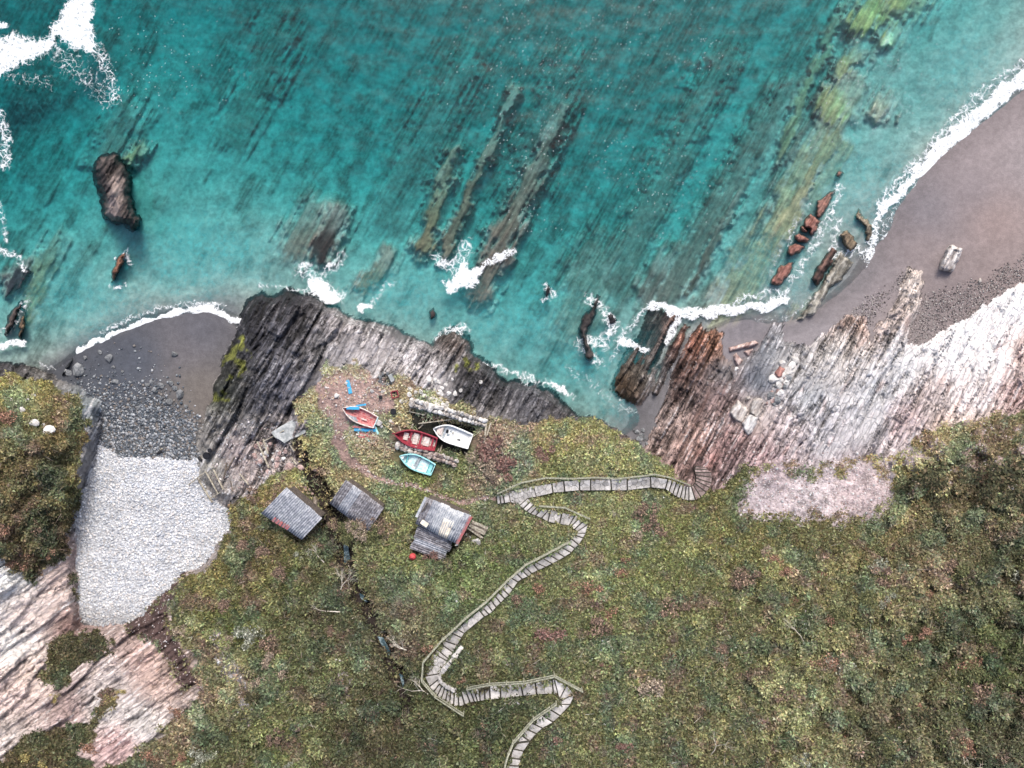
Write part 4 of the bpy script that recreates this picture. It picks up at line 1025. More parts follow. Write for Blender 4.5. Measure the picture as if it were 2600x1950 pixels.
for (a, b), (c, d) in (((1002, 1101), (1107, 1128)), ((1101, 1088), (1195, 1121)), ((1015, 1157), (1100, 1192)), ((870, 1037), (954, 1074))):
    dd, _ = line_d([(a, b), (c, d)], U, V, 60)
    ggr = ggr * (dd > 24)
ggr = ggr.astype(np.float32)
short = up(shep(D((760, 850, 1), (690, 930, .9), (850, 860, .8), (720, 980, .7), (900, 1000, .25), (1100, 960, .3), (1300, 960, .4), (1400, 1010, .5), (1200, 1200, 0), (600, 1050, .4), (1700, 1150, .1), (2000, 940, .8), (50, 830, .6), (100, 1000, 0), (800, 1300, 0), (2000, 1400, 0), (1500, 1500, 0), (400, 1600, 0)), CU, CV)[..., 0])
leaves('ground_cover', ggr * np.clip(1.05 - 1.0 * short, .04, 1), 58000, 9, .22, .30, .21, .13, (0, 55), 2.2, 'low leafy green and brown plants covering the hillside', 'plants')
leaves('grass', ggr * (.35 + short + .4 * deep[..., 0]), 34000, 6, .15, .05, .27, .06, (15, 60), 2.1, 'short rough grass tufts over the headland turf', 'grass')
scrub = up(shep(D((2000, 1350, 1), (2150, 1500, 1), (1900, 1500, .9), (2150, 1300, .9), (2050, 1640, 1), (1700, 1300, .25), (1500, 1400, .05), (1300, 1300, 0), (900, 1480, .55), (800, 1600, .6), (1050, 1620, .5), (600, 1250, .35), (650, 1500, .35), (500, 1400, .3), (100, 1050, .8), (80, 850, .1), (2050, 1040, .7), (900, 950, 0), (1300, 1000, .05), (600, 1620, .3), (300, 1650, .4), (750, 1300, .4)), CU, CV)[..., 0])
leaves('scrub', ggr * sstep(.25, .9, scrub + .25 * hn), 10000, 14, .26, .5, .18, .12, (-10, 50), 2.1, 'dense dark green scrub rolling over the upper slope', 'scrub')
# red-brown bracken patches and pale bramble stems
leaves('dead_bracken', ggr * sstep(.3, .6, p1) * (1 - short), 2200, 10, .24, .2, .2, .07, (-5, 50), 1.25, 'patches of dead brown bracken through the green slope', 'bracken', [(138, 116, 100), (122, 104, 96), (150, 128, 106), (128, 108, 104)])
leaves('white_flowers', ggr * sstep(.05, .5, p3) * sstep(1000 * K, 1100 * K, V) * sstep(2050 * K, 1500 * K, U) * sstep(500 * K, 900 * K, U), 620, 2, .05, .1, .13, .13, (0, 30), 1.15, 'tiny white flowers dotted through the grass', 'flowers', [(235, 238, 232)], .1)
# weathered grey stalks lying over everything
leaves('dry_stalks', ggr * (1 - short), 3800, 3, .3, .35, .75, .022, (-5, 35), 1.1, 'thin dry stalks lying over the scrub', 'stalks', [(170, 160, 140), (150, 138, 118), (185, 176, 160)])
# turf fringe hanging at cliff edges
# ------------------------------------------------------------------ separate rocks, each a body of its own
def relief(u, v):
    xm, ym = u / 25.0, v / 25.0
    s = xm * CS - ym * SN; t = xm * SN + ym * CS
    tc = t / 0.5 + .7 * fbm(s / 5, t / 2, 2, 283)
    b1 = cellrand(np.floor(tc), np.floor(s / 1.5 + 4 * cellrand(np.floor(tc), 0, 284)), 285)
    return .6 * fbm(t / 1.4, s / 5, 3, 289) + .5 * (b1 - .5) + .3 * fbm(t / .3, s / 1.8, 3, 291), fbm(t / .3, s / 2.6, 3, 293), fbm(xm / .4, ym / .4, 3, 295)

def rock_thing(name, label, poly, top, ramp, cols, amp=.5, group=None, cat='rock', step=2.4, zb=None, wob=6, crown=None, mat=None, rough_edge=1.0):
    """a rock from its outline seen from above: sides drop to below the ground around it. cols: list of sRGB (dark, light)"""
    if name in ('rock_block', 'ledge_rock', 'sea_rock', 'fallen_slab', 'beach_boulder'):      # the foot of a rock spreads wider than its crest
        cp = np.array([p[:2] for p in poly]).mean(0)
        poly = [tuple(cp + (np.array(p[:2]) - cp) * 1.2) for p in poly]
    P = np.array([p[:2] for p in poly]); lo = P.min(0) - 8; hi = P.max(0) + 8
    us = np.arange(lo[0], hi[0] + step, step); vs = np.arange(lo[1], hi[1] + step, step)
    u, v = np.meshgrid(us, vs); u = u.astype(np.float32); v = v.astype(np.float32)
    w1 = fbm(u / 18, v / 18, 3, 301) * wob; w2 = fbm(u / 18 + 50, v / 18, 3, 304) * wob
    sd = poly_sd(poly, u + w1, v + w2)
    c = P.mean(0)
    g = np.array([[ground(a, b) for a in (lo[0], c[0], hi[0])] for b in (lo[1], c[1], hi[1])])
    base = float(g.min()) - .35 if zb is None else zb
    r, ban, spk = relief(u, v)
    f = sstep(-1.5, ramp, sd)
    tz = top if crown is None else crown(u, v)
    zz = base + (tz - base) * f + r * amp * sstep(0, ramp * .8, sd)
    keep = sd > -2.5
    zz = np.where(sd < -.6, base, zz)
    k_ = (CAM_H - zz) / FPX
    pos = np.stack([(u - 1300) * k_, -(v - 975) * k_, zz], -1).reshape(-1, 3)
    h, w = u.shape; ix = np.arange(h * w).reshape(h, w)
    q = np.stack([ix[1:, :-1], ix[1:, 1:], ix[:-1, 1:], ix[:-1, :-1]], -1).reshape(-1, 4)
    kf = keep.ravel(); q = q[kf[q].all(1)]
    a = np.array(lin(cols[0])); b = np.array(lin(cols[1]))
    mixf = np.clip(.45 + .75 * ban + .6 * spk + .6 * r, 0, 1)[..., None]
    if name == 'sea_stack':      # sunlit facet painted as a pale streak down the dark rock
        lit_facet = np.exp(-(((u / K - 248 + (v / K - 420) * .12) / 15) ** 2)) * sstep(372, 392, v / K) * sstep(498, 470, v / K)
        mixf = np.clip(.12 + .45 * ban + .4 * spk, 0, 1)[..., None] * .6 + (lit_facet * np.clip(.85 + .5 * ban, 0, 1))[..., None]
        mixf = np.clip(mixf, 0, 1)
    cc = (a + (b - a) * mixf).reshape(-1, 3) * ALB
    if len(cols) > 2:            # a third colour below the tide mark
        tm = sstep(.9, .1, zz + .4 * spk).reshape(-1, 1)
        cc = cc * (1 - tm) + np.array(lin(cols[2])) * ALB * tm
    used, inv = np.unique(q, return_inverse=True)
    loc = np.array(world_at(c[0], c[1], base))
    me = mesh_np(name, pos[used] - loc, inv.reshape(-1, 4), np.clip(cc[used], .012, .82))
    o = link(name, me, mat or M_ROCKTHING, loc=loc)
    return tag(o, label, cat, group)

def mat_rockthing():
    m = NT('sea_rock')
    c = attr_col(m); v1 = m.coord()
    vs = m.n('ShaderNodeMapping'); vs.vector_type = 'TEXTURE'
    vs.inputs['Rotation'].default_value = (0, 0, STRATA); vs.inputs['Scale'].default_value = (3.0, .6, 1)
    m.l(v1, vs.inputs[0])
    n1 = m.noise(vs.outputs[0], 2.6, 5, .65); n2 = m.noise(v1, 6, 4, .6)
    k = m.math('ADD', m.math('MULTIPLY', m.ramp(n1, .3, .72), .7), m.math('ADD', m.math('MULTIPLY', n2, .5), .35))
    kc = m.n('ShaderNodeCombineColor')
    for i in range(3): m.l(k, kc.inputs[i])
    col = m.mix(1.0, c, kc.outputs[0], 'MULTIPLY')
    return m.done(m.pbr(col, .7, m.bump(m.math('ADD', n1, m.math('MULTIPLY', n2, .4)), .15), .3))
M_ROCKTHING = mat_rockthing()

stack_poly = D((195, 360), (205, 335), (240, 320), (262, 325), (280, 360), (292, 385), (290, 420), (300, 455), (315, 470), (305, 500), (280, 515), (265, 490), (240, 490), (215, 470), (212, 430), (198, 400))
def stack_crown(u, v):
    # leaning slab with a cleft across it
    x = u / K; y = v / K
    cre = 4.4 - np.abs((x - 245) * .80 - (y - 420) * .30) * .045
    cre = np.where((x - 235) * .75 + (y - 385) * .66 < 0, cre - .9, cre)
    return np.clip(cre - sstep(470, 510, y) * 1.6, .6, 5)
rock_thing('sea_stack', 'tall dark sea stack with a painted sunlit facet standing alone in open water', stack_poly, 4, 26, [(34, 30, 32), (168, 152, 146), (30, 28, 32)], .9, cat='sea stack', zb=-4, crown=stack_crown)
rock_thing('sea_rock', 'narrow dark rock shard with an orange crest just inshore of the sea stack', D((236, 614), (243, 580), (258, 550), (272, 545), (266, 575), (250, 602)), .9, 9, [(34, 28, 30), (170, 120, 95)], .5, zb=-3)
rock_thing('sea_rock', 'black curved rock ringed by white water between the headland and the ledges', D((1285, 645), (1299, 650), (1291, 675), (1284, 695), (1272, 718), (1281, 740), (1288, 765), (1276, 777), (1260, 765), (1258, 735), (1248, 712), (1256, 688), (1272, 672)), 1.0, 14, [(40, 37, 38), (92, 84, 82)], .5, zb=-3)
rock_thing('sea_rock', 'small round black rock beside the curved rock', D((1310, 680), (1324, 676), (1334, 690), (1328, 704), (1314, 700)), .35, 9, [(40, 38, 42), (80, 76, 78)], .3, zb=-3)
rock_thing('sea_rock', 'tiny black rock awash in foam far out from the headland', D((1176, 622), (1186, 616), (1190, 630), (1184, 645), (1176, 640)), .5, 7, [(34, 32, 34), (70, 66, 66)], .25, zb=-3.5)
rock_thing('sea_rock', 'small dark rock close under the pale headland cliff', D((926, 672), (938, 664), (944, 680), (934, 692), (925, 686)), .25, 7, [(50, 44, 44), (95, 84, 80)], .25, zb=-3)
og = 'red rock blocks in a broken row'
tB = lambda *p: T(1900, 380, .3152, *p)
tC = lambda *p: T(1900, 480, .31646, *p)
RED = [(112, 66, 58), (190, 138, 124), (140, 108, 96)]
for poly, lab, h in ((tB((540, 500), (556, 410), (600, 380), (640, 345), (692, 322), (694, 362), (640, 470), (600, 537), (562, 546)), 'long red rock block awash at the seaward end of the row', .35),
                     (tB((457, 572), (500, 505), (578, 582), (550, 660), (497, 702), (482, 645), (440, 640)), 'squarish red rock block wet with foam, largest of the broken row', .95),
                     (tB((412, 622), (438, 600), (478, 642), (486, 690), (440, 678), (415, 650)), 'small red rock block wedged beside the largest block', .7),
                     (tB((368, 692), (420, 670), (497, 715), (474, 768), (420, 752), (376, 732)), 'flat red rock block split by a pale joint', .85),
                     (tB((320, 772), (370, 742), (462, 772), (424, 832), (352, 862), (318, 832)), 'round-ended red rock block next to the flat one', .9),
                     (tC((205, 690), (250, 618), (310, 590), (380, 578), (350, 650), (300, 740), (240, 782), (172, 745)), 'long low red rock at the landward end of the row', .7)):
    rock_thing('rock_block', lab, poly, h, 10, RED, .38, og, zb=-2)
rock_thing('rock_block', 'small square red rock set in the submerged pale ridge', tB((700, 205), (742, 160), (768, 190), (738, 246)), .15, 6, RED, .2, og, zb=-2)
BRN = [(74, 62, 52), (160, 142, 118)]
rock_thing('ledge_rock', 'ribbed brown rock standing in the shallows off the sandy beach', tB((728, 692), (788, 642), (850, 690), (882, 762), (815, 836), (762, 760)), .75, 12, BRN, .55, zb=-1.5)
rock_thing('ledge_rock', 'thin ragged brown rock at the edge of the sandy beach swash', tB((882, 470), (932, 540), (1000, 602), (1004, 680), (965, 752), (925, 705), (935, 625), (860, 560)), .42, 10, [(92, 82, 70), (182, 168, 145)], .45, zb=-1.2)
rock_thing('ledge_rock', 'dark red-brown slab lying along the pale ribbed ledge', tC((500, 712), (560, 602), (660, 478), (712, 512), (662, 622), (606, 720), (562, 775)), 1.15, 14, [(58, 44, 42), (130, 100, 90)], .4, zb=-1)
rock_thing('ledge_rock', 'pale grey ribbed ledge tapering down the sand beside the slab', tC((560, 790), (640, 640), (705, 520), (790, 590), (828, 622), (782, 702), (645, 832), (565, 980), (465, 1028), (380, 1062), (440, 960), (500, 860)), .62, 14, [(112, 108, 98), (205, 200, 188)], .5, zb=-1)
rock_thing('beach_boulder', 'white blocky boulder alone on the brown sand', tC((1612, 452), (1722, 482), (1692, 562), (1636, 672), (1532, 642), (1560, 540)), 2.55, 12, [(150, 140, 136), (236, 230, 226)], .45, cat='boulder')
rock_thing('beach_boulder', 'small white stone on the gravel below the blocky boulder', tC((1838, 720), (1862, 712), (1886, 740), (1868, 762), (1842, 752)), 2.5, 6, [(180, 172, 165), (225, 218, 210)], .12, cat='boulder')
tL = lambda *p: T(0, 480, .31646, *p)
rock_thing('sea_rock', 'dark purple rock barely breaking the surface at the left reef', tL((92, 832), (150, 700), (230, 618), (262, 682), (192, 792), (122, 836)), .08, 16, [(52, 50, 58), (92, 88, 94)], .25, zb=-3)
rock_thing('sea_rock', 'black reef rock awash with white foam near the left cliff', tL((18, 1165), (60, 1000), (150, 905), (205, 918), (122, 1100), (62, 1185)), .4, 14, [(44, 40, 42), (110, 96, 90)], .5, zb=-2.5)
rock_thing('sea_rock', 'long brown-topped reef rock beside the black one', tL((138, 1190), (150, 1050), (214, 948), (206, 1080), (182, 1215)), .7, 10, [(60, 50, 46), (150, 125, 100)], .45, zb=-2.5)
rock_thing('sea_rock', 'black rock spur at the foot of the left cliff', tL((462, 1520), (540, 1385), (608, 1312), (590, 1390), (530, 1490)), .9, 9, [(40, 42, 46), (84, 90, 94)], .4, zb=-1.5)
# fallen slabs among the ledges
tS = lambda *p: T(1650, 820, .3152, *p)
PALE = [(168, 158, 152), (240, 234, 228)]; PINK = [(164, 132, 124), (222, 200, 192)]
for poly, lab, c, h in ((tS((650, 188), (740, 168), (840, 140), (866, 166), (832, 188), (652, 236)), 'long pale pink slab lying across the sand among the ledges', PINK, .75),
                        (tS((748, 230), (826, 204), (832, 232), (792, 276)), 'small wedge-shaped pink slab below the long one', PINK, .6),
                        (tS((668, 270), (700, 246), (752, 300), (716, 358), (684, 330)), 'pointed pink slab on the sandy hollow', PINK, .65),
                        (tS((645, 720), (715, 640), (802, 710), (772, 760), (736, 802), (690, 780)), 'cream white slab cut by parallel grooves', PALE, 1.2),
                        (tS((820, 640), (850, 612), (912, 622), (882, 738), (852, 762), (802, 720)), 'tall cream slab next to the grooved one', PALE, 1.25),
                        (tS((745, 802), (800, 745), (870, 766), (832, 880), (778, 906), (755, 860)), 'broad smooth white slab, lowest of the fallen white slabs', [(205, 202, 200), (240, 238, 236)], 1.2),
                        (tS((1000, 400), (1045, 345), (1092, 375), (1062, 440), (1018, 442)), 'dull red boulder above the heap of pale stones', [(130, 84, 78), (190, 140, 130)], .8),
                        (tS((768, 600), (800, 585), (818, 615), (790, 640), (766, 630)), 'small white block above the cream slabs', PALE, .9)):
    pc = np.array(poly).mean(0)
    rock_thing('fallen_slab', lab, poly, ground(*pc) + h * .7, 6, c, .18, 'fallen slabs among the ledges', 'slab', wob=3)

# ---- loose stones: a few faceted shapes shared by many stones
def stone_mesh(name, seed, mat):
    r = np.random.default_rng(seed)
    bm = bmesh.new(); bmesh.ops.create_icosphere(bm, subdivisions=2, radius=.62)
    planes = [(Vector(r.normal(0, 1, 3)).normalized(), r.uniform(.33, .5)) for _ in range(9)]
    for v in bm.verts:
        for n, d in planes:
            k = v.co.dot(n)
            if k > d: v.co -= n * (k - d)
        v.co.z *= .68
        v.co += Vector(r.normal(0, .012, 3))
    me = bpy.data.meshes.new(name); bm.to_mesh(me); bm.free()
    me.materials.append(mat)
    return me
def mat_stone(name, c1, c2):
    m = NT(name)
    v = m.coord(); n1 = m.noise(v, 2.4, 5, .65); n2 = m.noise(v, 9, 3, .6)
    oi = m.n('ShaderNodeObjectInfo')
    col = m.mix(m.ramp(n1, .35, .65), tuple(float(x) * ALB for x in lin(c1)), tuple(float(x) * ALB for x in lin(c2)))
    k = m.math('ADD', m.math('MULTIPLY', oi.outputs['Random'], .45), .72)
    kc = m.n('ShaderNodeCombineColor')
    for i in range(3): m.l(k, kc.inputs[i])
    col = m.mix(1.0, col, kc.outputs[0], 'MULTIPLY')
    return m.done(m.pbr(col, .85, m.bump(m.math('ADD', n1, m.math('MULTIPLY', n2, .4)), .06), .2))
MS_WHITE = mat_stone('white_stone', (200, 196, 192), (240, 238, 235))
MS_GREY = mat_stone('grey_stone', (100, 104, 108), (150, 152, 154))
MS_PINK = mat_stone('pink_stone', (150, 122, 118), (205, 182, 176))
MS_WALL = mat_stone('lichened_wall_stone', (150, 142, 136), (226, 220, 214))
MS_DWALL = mat_stone('brown_wall_stone', (112, 98, 92), (200, 184, 176))
STONES = {k: [stone_mesh(k, 40 + 10 * i + q, mt) for q in range(6)] for i, (k, mt) in enumerate((('stone_white', MS_WHITE), ('stone_grey', MS_GREY), ('stone_pink', MS_PINK), ('stone_wall', MS_WALL), ('stone_brown', MS_DWALL)))}
def stone(u, v, size, kind, label, group, name='stone', zoff=0.0, cat='stone', asp=1.0):
    me = random.choice(STONES[kind])
    zz = ground(u, v)
    o = link(name, me, loc=W(u, v, zz + size * .18 + zoff))
    o.rotation_euler = (random.uniform(-.2, .2), random.uniform(-.2, .2), random.uniform(0, 6.28))
    o.scale = (size * asp, size, size * random.uniform(.7, 1.0))
    return tag(o, label, cat, group)
for (a, b, s) in T(850, 920, .18083, (1055, 370, 58), (1135, 420, 52), (1210, 412, 62), (1050, 455, 60), (935, 550, 52), (1135, 480, 36), (1325, 375, 36), (1285, 382, 26), (1110, 275, 30)):
    stone(a, b, s * .18083 / 27 * 1.15, 'stone_white', 'white angular stone on the turf behind the north boat wall', 'white stones on the turf')
for (a, b, s) in T(850, 920, .18083, (1320, 240, 70), (1410, 255, 55), (1455, 280, 55), (1560, 310, 48), (1500, 365, 50), (1480, 440, 85), (1605, 440, 55), (1680, 440, 70), (1770, 395, 50), (1365, 290, 40), (1310, 270, 40), (1650, 240, 40), (1950, 700, 50), (2050, 280, 50)):
    stone(a, b, s * .18083 / 27 * 1.15, 'stone_white', 'white boulder resting on the dark rock above the boat pen', 'white boulders on the headland rock')
for (a, b, s) in T(850, 920, .18083, (520, 400, 50), (160, 290, 40), (30, 470, 60), (670, 410, 45), (800, 830, 60), (620, 850, 80), (655, 905, 40), (1000, 545, 40)):
    stone(a, b, s * .18083 / 27 * 1.1, 'stone_white', 'pale stone on the bare ground near the wrecked boat', 'pale stones by the wreck')
for k in range(34):
    q = random.random()
    px, py = 1090 - 130 * q + random.uniform(-48, 48), 430 + 250 * q + random.uniform(-30, 30)
    (a, b), = tS((px, py))
    stone(a, b, random.uniform(.3, .75), random.choice(['stone_white', 'stone_white', 'stone_pink', 'stone_grey']), 'pale stone in the heap beside the dull red boulder', 'heap of pale stones')
for (a, b) in tS((1065, 335), (1140, 345), (1155, 375), (1110, 390), (1165, 295), (980, 465), (1000, 450), (1050, 455), (697, 370)):
    stone(a, b, random.uniform(.45, .9), 'stone_white', 'white rounded stone on the sand at the top of the stone heap', 'white stones on the sand')
for (a, b, s) in tL((875, 1360, 75), (1395, 1325, 60), (925, 1545, 50), (620, 1450, 110), (545, 1470, 60), (685, 1355, 45), (980, 1468, 26), (1040, 1550, 26), (1440, 1640, 60), (800, 1310, 40), (910, 1430, 30)):
    stone(a, b, s * .31646 / 25.5 * .8, 'stone_grey', 'flat grey boulder on the wet sand of the cove', 'boulders on the cove sand', asp=1.25)
tP = lambda *p: T(0, 950, .31646, *p)
for (a, b, s) in tP((1370, 75, 40), (1400, 110, 40), (1440, 160, 60), (1355, 220, 45), (1290, 95, 45), (1240, 130, 40), (1110, 270, 36), (1180, 90, 34), (1060, 180, 30), (1490, 260, 34), (1300, 190, 32), (1215, 60, 30)):
    stone(a, b, s * .31646 / 25.5 * 1.1, 'stone_grey', 'grey stone at the edge of the shingle near the headland', 'stones along the shingle edge')
for (a, b, s) in T(1250, 950, .31646, (1165, 465, 30), (1200, 490, 34), (1180, 520, 42), (1140, 450, 26), (1210, 450, 26), (1225, 520, 26), (1185, 555, 26), (1240, 560, 24)):
    stone(a, b, s * .31646 / 25.5 * 1.2, 'stone_grey', 'grey boulder in the narrow inlet under the grassy bank', 'boulders in the inlet')
for (a, b, s) in T(640, 1180, .18083, (530, 40, 110), (680, 50, 90), (220, 100, 50), (880, 50, 80), (735, 320, 50), (770, 360, 36), (800, 350, 32), (840, 410, 40), (785, 470, 36), (1010, 760, 36), (995, 705, 30), (970, 830, 30)):
    stone(a, b, s * .18083 / 27 * 1.15, 'stone_pink', 'pale stone beside the stream gully near the square tin hut', 'stones along the stream')
pl_ = T(640, 1180, .18083, (880, 415), (955, 490), (940, 590), (885, 650), (815, 560), (820, 480))
rock_thing('boulder', 'big tan boulder between the square tin hut and the stream', pl_, ground(*np.array(pl_).mean(0)) + .9, 8, [(120, 108, 96), (190, 178, 166)], .15, cat='boulder', wob=3)
# white rocks poking from the left headland turf
for (a, b, s) in tP((270, 390, 60), (380, 460, 80), (215, 210, 30), (265, 170, 30), (180, 290, 50), (345, 410, 30), (90, 210, 24), (560, 1240, 34), (525, 1275, 30)):
    stone(a, b, s * .31646 / 27, 'stone_white', 'white stone in the turf of the left headland', 'white stones on the left headland', asp=1.3)
for (a, b, s) in T(600, 1425, .31646, (800, 800, 30), (835, 800, 26), (270, 1175, 26), (920, 1445, 18)):
    stone(a, b, s * .31646 / 30, 'stone_white', 'white stone lying in the scrub left of the stream', 'white stones in the scrub')
# ------------------------------------------------------------------ stairs, rails, huts, boats, walls, timbers
M_FLAG = mat_stone('flagstone', (176, 173, 170), (216, 212, 209))
M_MORTAR = mat_plain('mortar', (74, 72, 66), .95, .4, 7)
M_RAIL = mat_plain('weathered_rail', (168, 168, 150), .8, .3, 8, c2=(120, 120, 104))
M_TIMBER = mat_plain('grey_driftwood', (186, 180, 164), .85, .35, 5, c2=(132, 124, 110))
M_OLDWOOD = mat_plain('old_boards', (128, 116, 104), .9, .4, 5, c2=(80, 72, 66))
M_CONC = mat_plain('old_concrete', (186, 188, 186), .92, .2, 2.2, bump_d=.02, c2=(142, 146, 146))

def prism(name, poly3, depth, mat, parent=None, inset=0.0, origin=None):
    """slab under a polygon of world points, its upper edge slightly bevelled"""
    o0 = Vector(origin) if origin is not None else Vector((0, 0, 0))
    n = len(poly3)
    c = sum((Vector(p) for p in poly3), Vector()) / n
    def shrink(p, d):
        v = Vector(p) - c; L = max(v.length, 1e-4)
        return c + v * max(0.2, (L - d) / L)
    bev = min(.02, depth * .4)
    top = [shrink(p, inset + bev) for p in poly3]
    sh = [shrink(p, inset) - Vector((0, 0, bev)) for p in poly3]
    bot = [Vector((p.x, p.y, p.z - depth + bev)) for p in sh]
    vs = [v - o0 for v in top + sh + bot]
    fs = [list(range(n))]
    for i in range(n):
        j = (i + 1) % n
        fs += [[i, n + i, n + j, j], [n + i, 2 * n + i, 2 * n + j, n + j]]
    fs.append([2 * n + i for i in reversed(range(n))])
    me = bpy.data.meshes.new(name); me.from_pydata([tuple(v) for v in vs], [], fs)
    bm = bmesh.new(); bm.from_mesh(me); bmesh.ops.recalc_face_normals(bm, faces=bm.faces[:]); bm.to_mesh(me); bm.free()
    return link(name, me, mat, parent)

def clip_half(poly, mx, my, nx, ny):
    out = []
    n = len(poly)
    for i in range(n):
        p, q = poly[i], poly[(i + 1) % n]
        a = (p[0] - mx) * nx + (p[1] - my) * ny; b = (q[0] - mx) * nx + (q[1] - my) * ny
        if a <= 0: out.append(p)
        if (a < 0) != (b < 0) and a != b:
            t = a / (a - b); out.append((p[0] + (q[0] - p[0]) * t, p[1] + (q[1] - p[1]) * t))
    return out
def poly_area(p):
    return abs(sum(p[i][0] * p[(i + 1) % len(p)][1] - p[(i + 1) % len(p)][0] * p[i][1] for i in range(len(p)))) / 2
def in_poly(x, y, p):
    c = False
    for i in range(len(p)):
        a, b = p[i], p[(i + 1) % len(p)]
        if (a[1] > y) != (b[1] > y) and x < (b[0] - a[0]) * (y - a[1]) / (b[1] - a[1]) + a[0]: c = not c
    return c
M_FLAGD = mat_stone('brown_step_stone', (112, 96, 94), (178, 160, 156))
def paved(parent_name, poly_uv, zt, owner, o0, cell=.2, flag=None):
    """one tread: mortar bed with separate irregular flagstones set into it"""
    P3 = [W(p[0], p[1], zt) for p in poly_uv]
    P2 = [(p.x, p.y) for p in P3]
    A = poly_area(P2)
    bed = prism('tread', [Vector((p.x, p.y, zt - .03)) for p in P3], .42, M_MORTAR, owner, 0, o0)
    k = max(1, int(A / cell)) if A > .95 else 1
    if len(P3) == 4:      # leave the riser's dark line open at both ends of the tread
        for i, j in ((0, 1), (3, 2)):
            d_ = (P3[j] - P3[i]); d_ = d_ * min(.2, .055 / max(d_.length, .05)); P3[i] = P3[i] + d_; P3[j] = P3[j] - d_
    P2 = [(p.x, p.y) for p in P3]
    xs = [p[0] for p in P2]; ys = [p[1] for p in P2]
    sites = []
    tries = 0
    while len(sites) < k and tries < 4000:
        tries += 1
        x, y = random.uniform(min(xs), max(xs)), random.uniform(min(ys), max(ys))
        if in_poly(x, y, P2) and all(math.hypot(x - a, y - b) > .75 * math.sqrt(A / k) for a, b in sites[-40:]) or tries > 3000:
            if in_poly(x, y, P2): sites.append((x, y))
    if k == 1: sites = [(sum(xs) / len(xs), sum(ys) / len(ys))]
    for i, s in enumerate(sites):
        cell_p = list(P2)
        for j, t in enumerate(sites):
            if j == i: continue
            cell_p = clip_half(cell_p, (s[0] + t[0]) / 2, (s[1] + t[1]) / 2, t[0] - s[0], t[1] - s[1])
            if len(cell_p) < 3: break
        if len(cell_p) < 3 or poly_area(cell_p) < .012: continue
        dz = random.uniform(-.008, .012)
        prism('flagstone', [Vector((x, y, zt + dz)) for x, y in cell_p], .06, flag or M_FLAG, bed, .014 if k > 1 else .012, o0)
    return bed

def stair(name, label, ps, zs, extra=None):
    a, b = ps[0]
    o0 = W((a[0] + b[0]) / 2, (a[1] + b[1]) / 2, zs[0])
    root = thing(name, label, 'stairs', o0)
    for i in range(len(ps) - 1):
        (a, b), (c, d) = ps[i], ps[i + 1]
        paved('tread', [a, c, d, b], zs[i], root, o0, flag=M_FLAGD if (ps is ST_A and i > 14) else None)
    if extra:
        paved('tread', extra[0], extra[1], root, o0)
    return root
stair('stone_stairway', 'paved stone path along the bank that turns into steps down to the ledges', ST_A, Z_A)
stair('stone_stairway', 'long stone stairway zigzagging up the green hillside from the paved landing', ST_B, Z_B, (LANDING, Z_LAND))
stair('stone_steps', 'three short stone steps where the earth track meets the paved landing', ST_S, Z_S)

def box_between(name, p, q, w, h, mat, parent=None, origin=None, up_=None):
    p, q = Vector(p), Vector(q)
    d = q - p; L = d.length; d.normalize()
    up_ = Vector(up_) if up_ else Vector((0, 0, 1))
    s = d.cross(up_)
    if s.length < 1e-3: s = Vector((1, 0, 0))
    s.normalize(); t = s.cross(d).normalized()
    o0 = Vector(origin) if origin is not None else Vector((0, 0, 0))
    bm = bmesh.new()
    vs = []
    for k in (0, 1):
        e = p + d * (L * k)
        j = random.uniform(.9, 1.1)
        for a, b in ((-1, -1), (1, -1), (1, 1), (-1, 1)):
            vs.append(bm.verts.new(e + s * (a * w * j / 2) + t * (b * h * j / 2) - o0))
    for f in ((0, 1, 2, 3), (7, 6, 5, 4), (0, 4, 5, 1), (1, 5, 6, 2), (2, 6, 7, 3), (3, 7, 4, 0)):
        bm.faces.new([vs[i] for i in f])
    bmesh.ops.recalc_face_normals(bm, faces=bm.faces[:])
    bmesh.ops.bevel(bm, geom=bm.edges[:], offset=min(w, h) * .12, segments=1, affect='EDGES')
    me = bpy.data.meshes.new(name); bm.to_mesh(me); bm.free()
    return link(name, me, mat, parent)

def handrail(label, pts, hgt=.95, mid=True):
    P = []
    for (u, v) in pts:
        g = ground(u, v); P.append((W(u, v, g + hgt), g))
    o0 = P[0][0].copy(); o0.z = P[0][1]
    root = thing('handrail', label, 'handrail', o0)
    for i, (p, g) in enumerate(P):
        box_between('post', (p.x, p.y, g - .25), (p.x, p.y, p.z + .04), .10, .10, M_RAIL, root, o0)
        if i + 1 < len(P):
            q, g2 = P[i + 1]
            n = max(0, int((q - p).length / 2.6))
            for k in range(1, n + 1):
                r = p.lerp(q, k / (n + 1))
                box_between('post', (r.x, r.y, r.z - hgt - .4), (r.x, r.y, r.z + .04), .09, .09, M_RAIL, root, o0)
            box_between('rail', p, q, .11, .06, M_RAIL, root, o0)
            if mid:
                off = Vector((0, 0, -.45))
                box_between('rail', p + off, q + off, .09, .06, M_RAIL, root, o0)
    return root
handrail('wooden handrail along the north side of the paved path', t4((240, 575), (580, 420), (920, 355), (1280, 365), (1620, 350), (1940, 365)) + t5((400, 530), (760, 490), (905, 470), (1100, 510), (1395, 622)))
handrail('short wooden handrail above the first flight, bent at a middle post', t4((830, 750), (1190, 775), (1535, 930)))
handrail('long wooden handrail down the west side of the straight flight and around the lower bend', t4((1238, 1262), (960, 1408), (770, 1510), (620, 1585)) + t8((580, 120), (440, 240), (270, 410), (95, 550)) + t6((305, 18), (225, 90), (75, 265), (65, 415), (175, 545), (400, 692)))
handrail('wooden handrail above the level flight ending past the sharp turn', t6((430, 480), (610, 445), (890, 430)) + t7((500, 930), (725, 1050)))
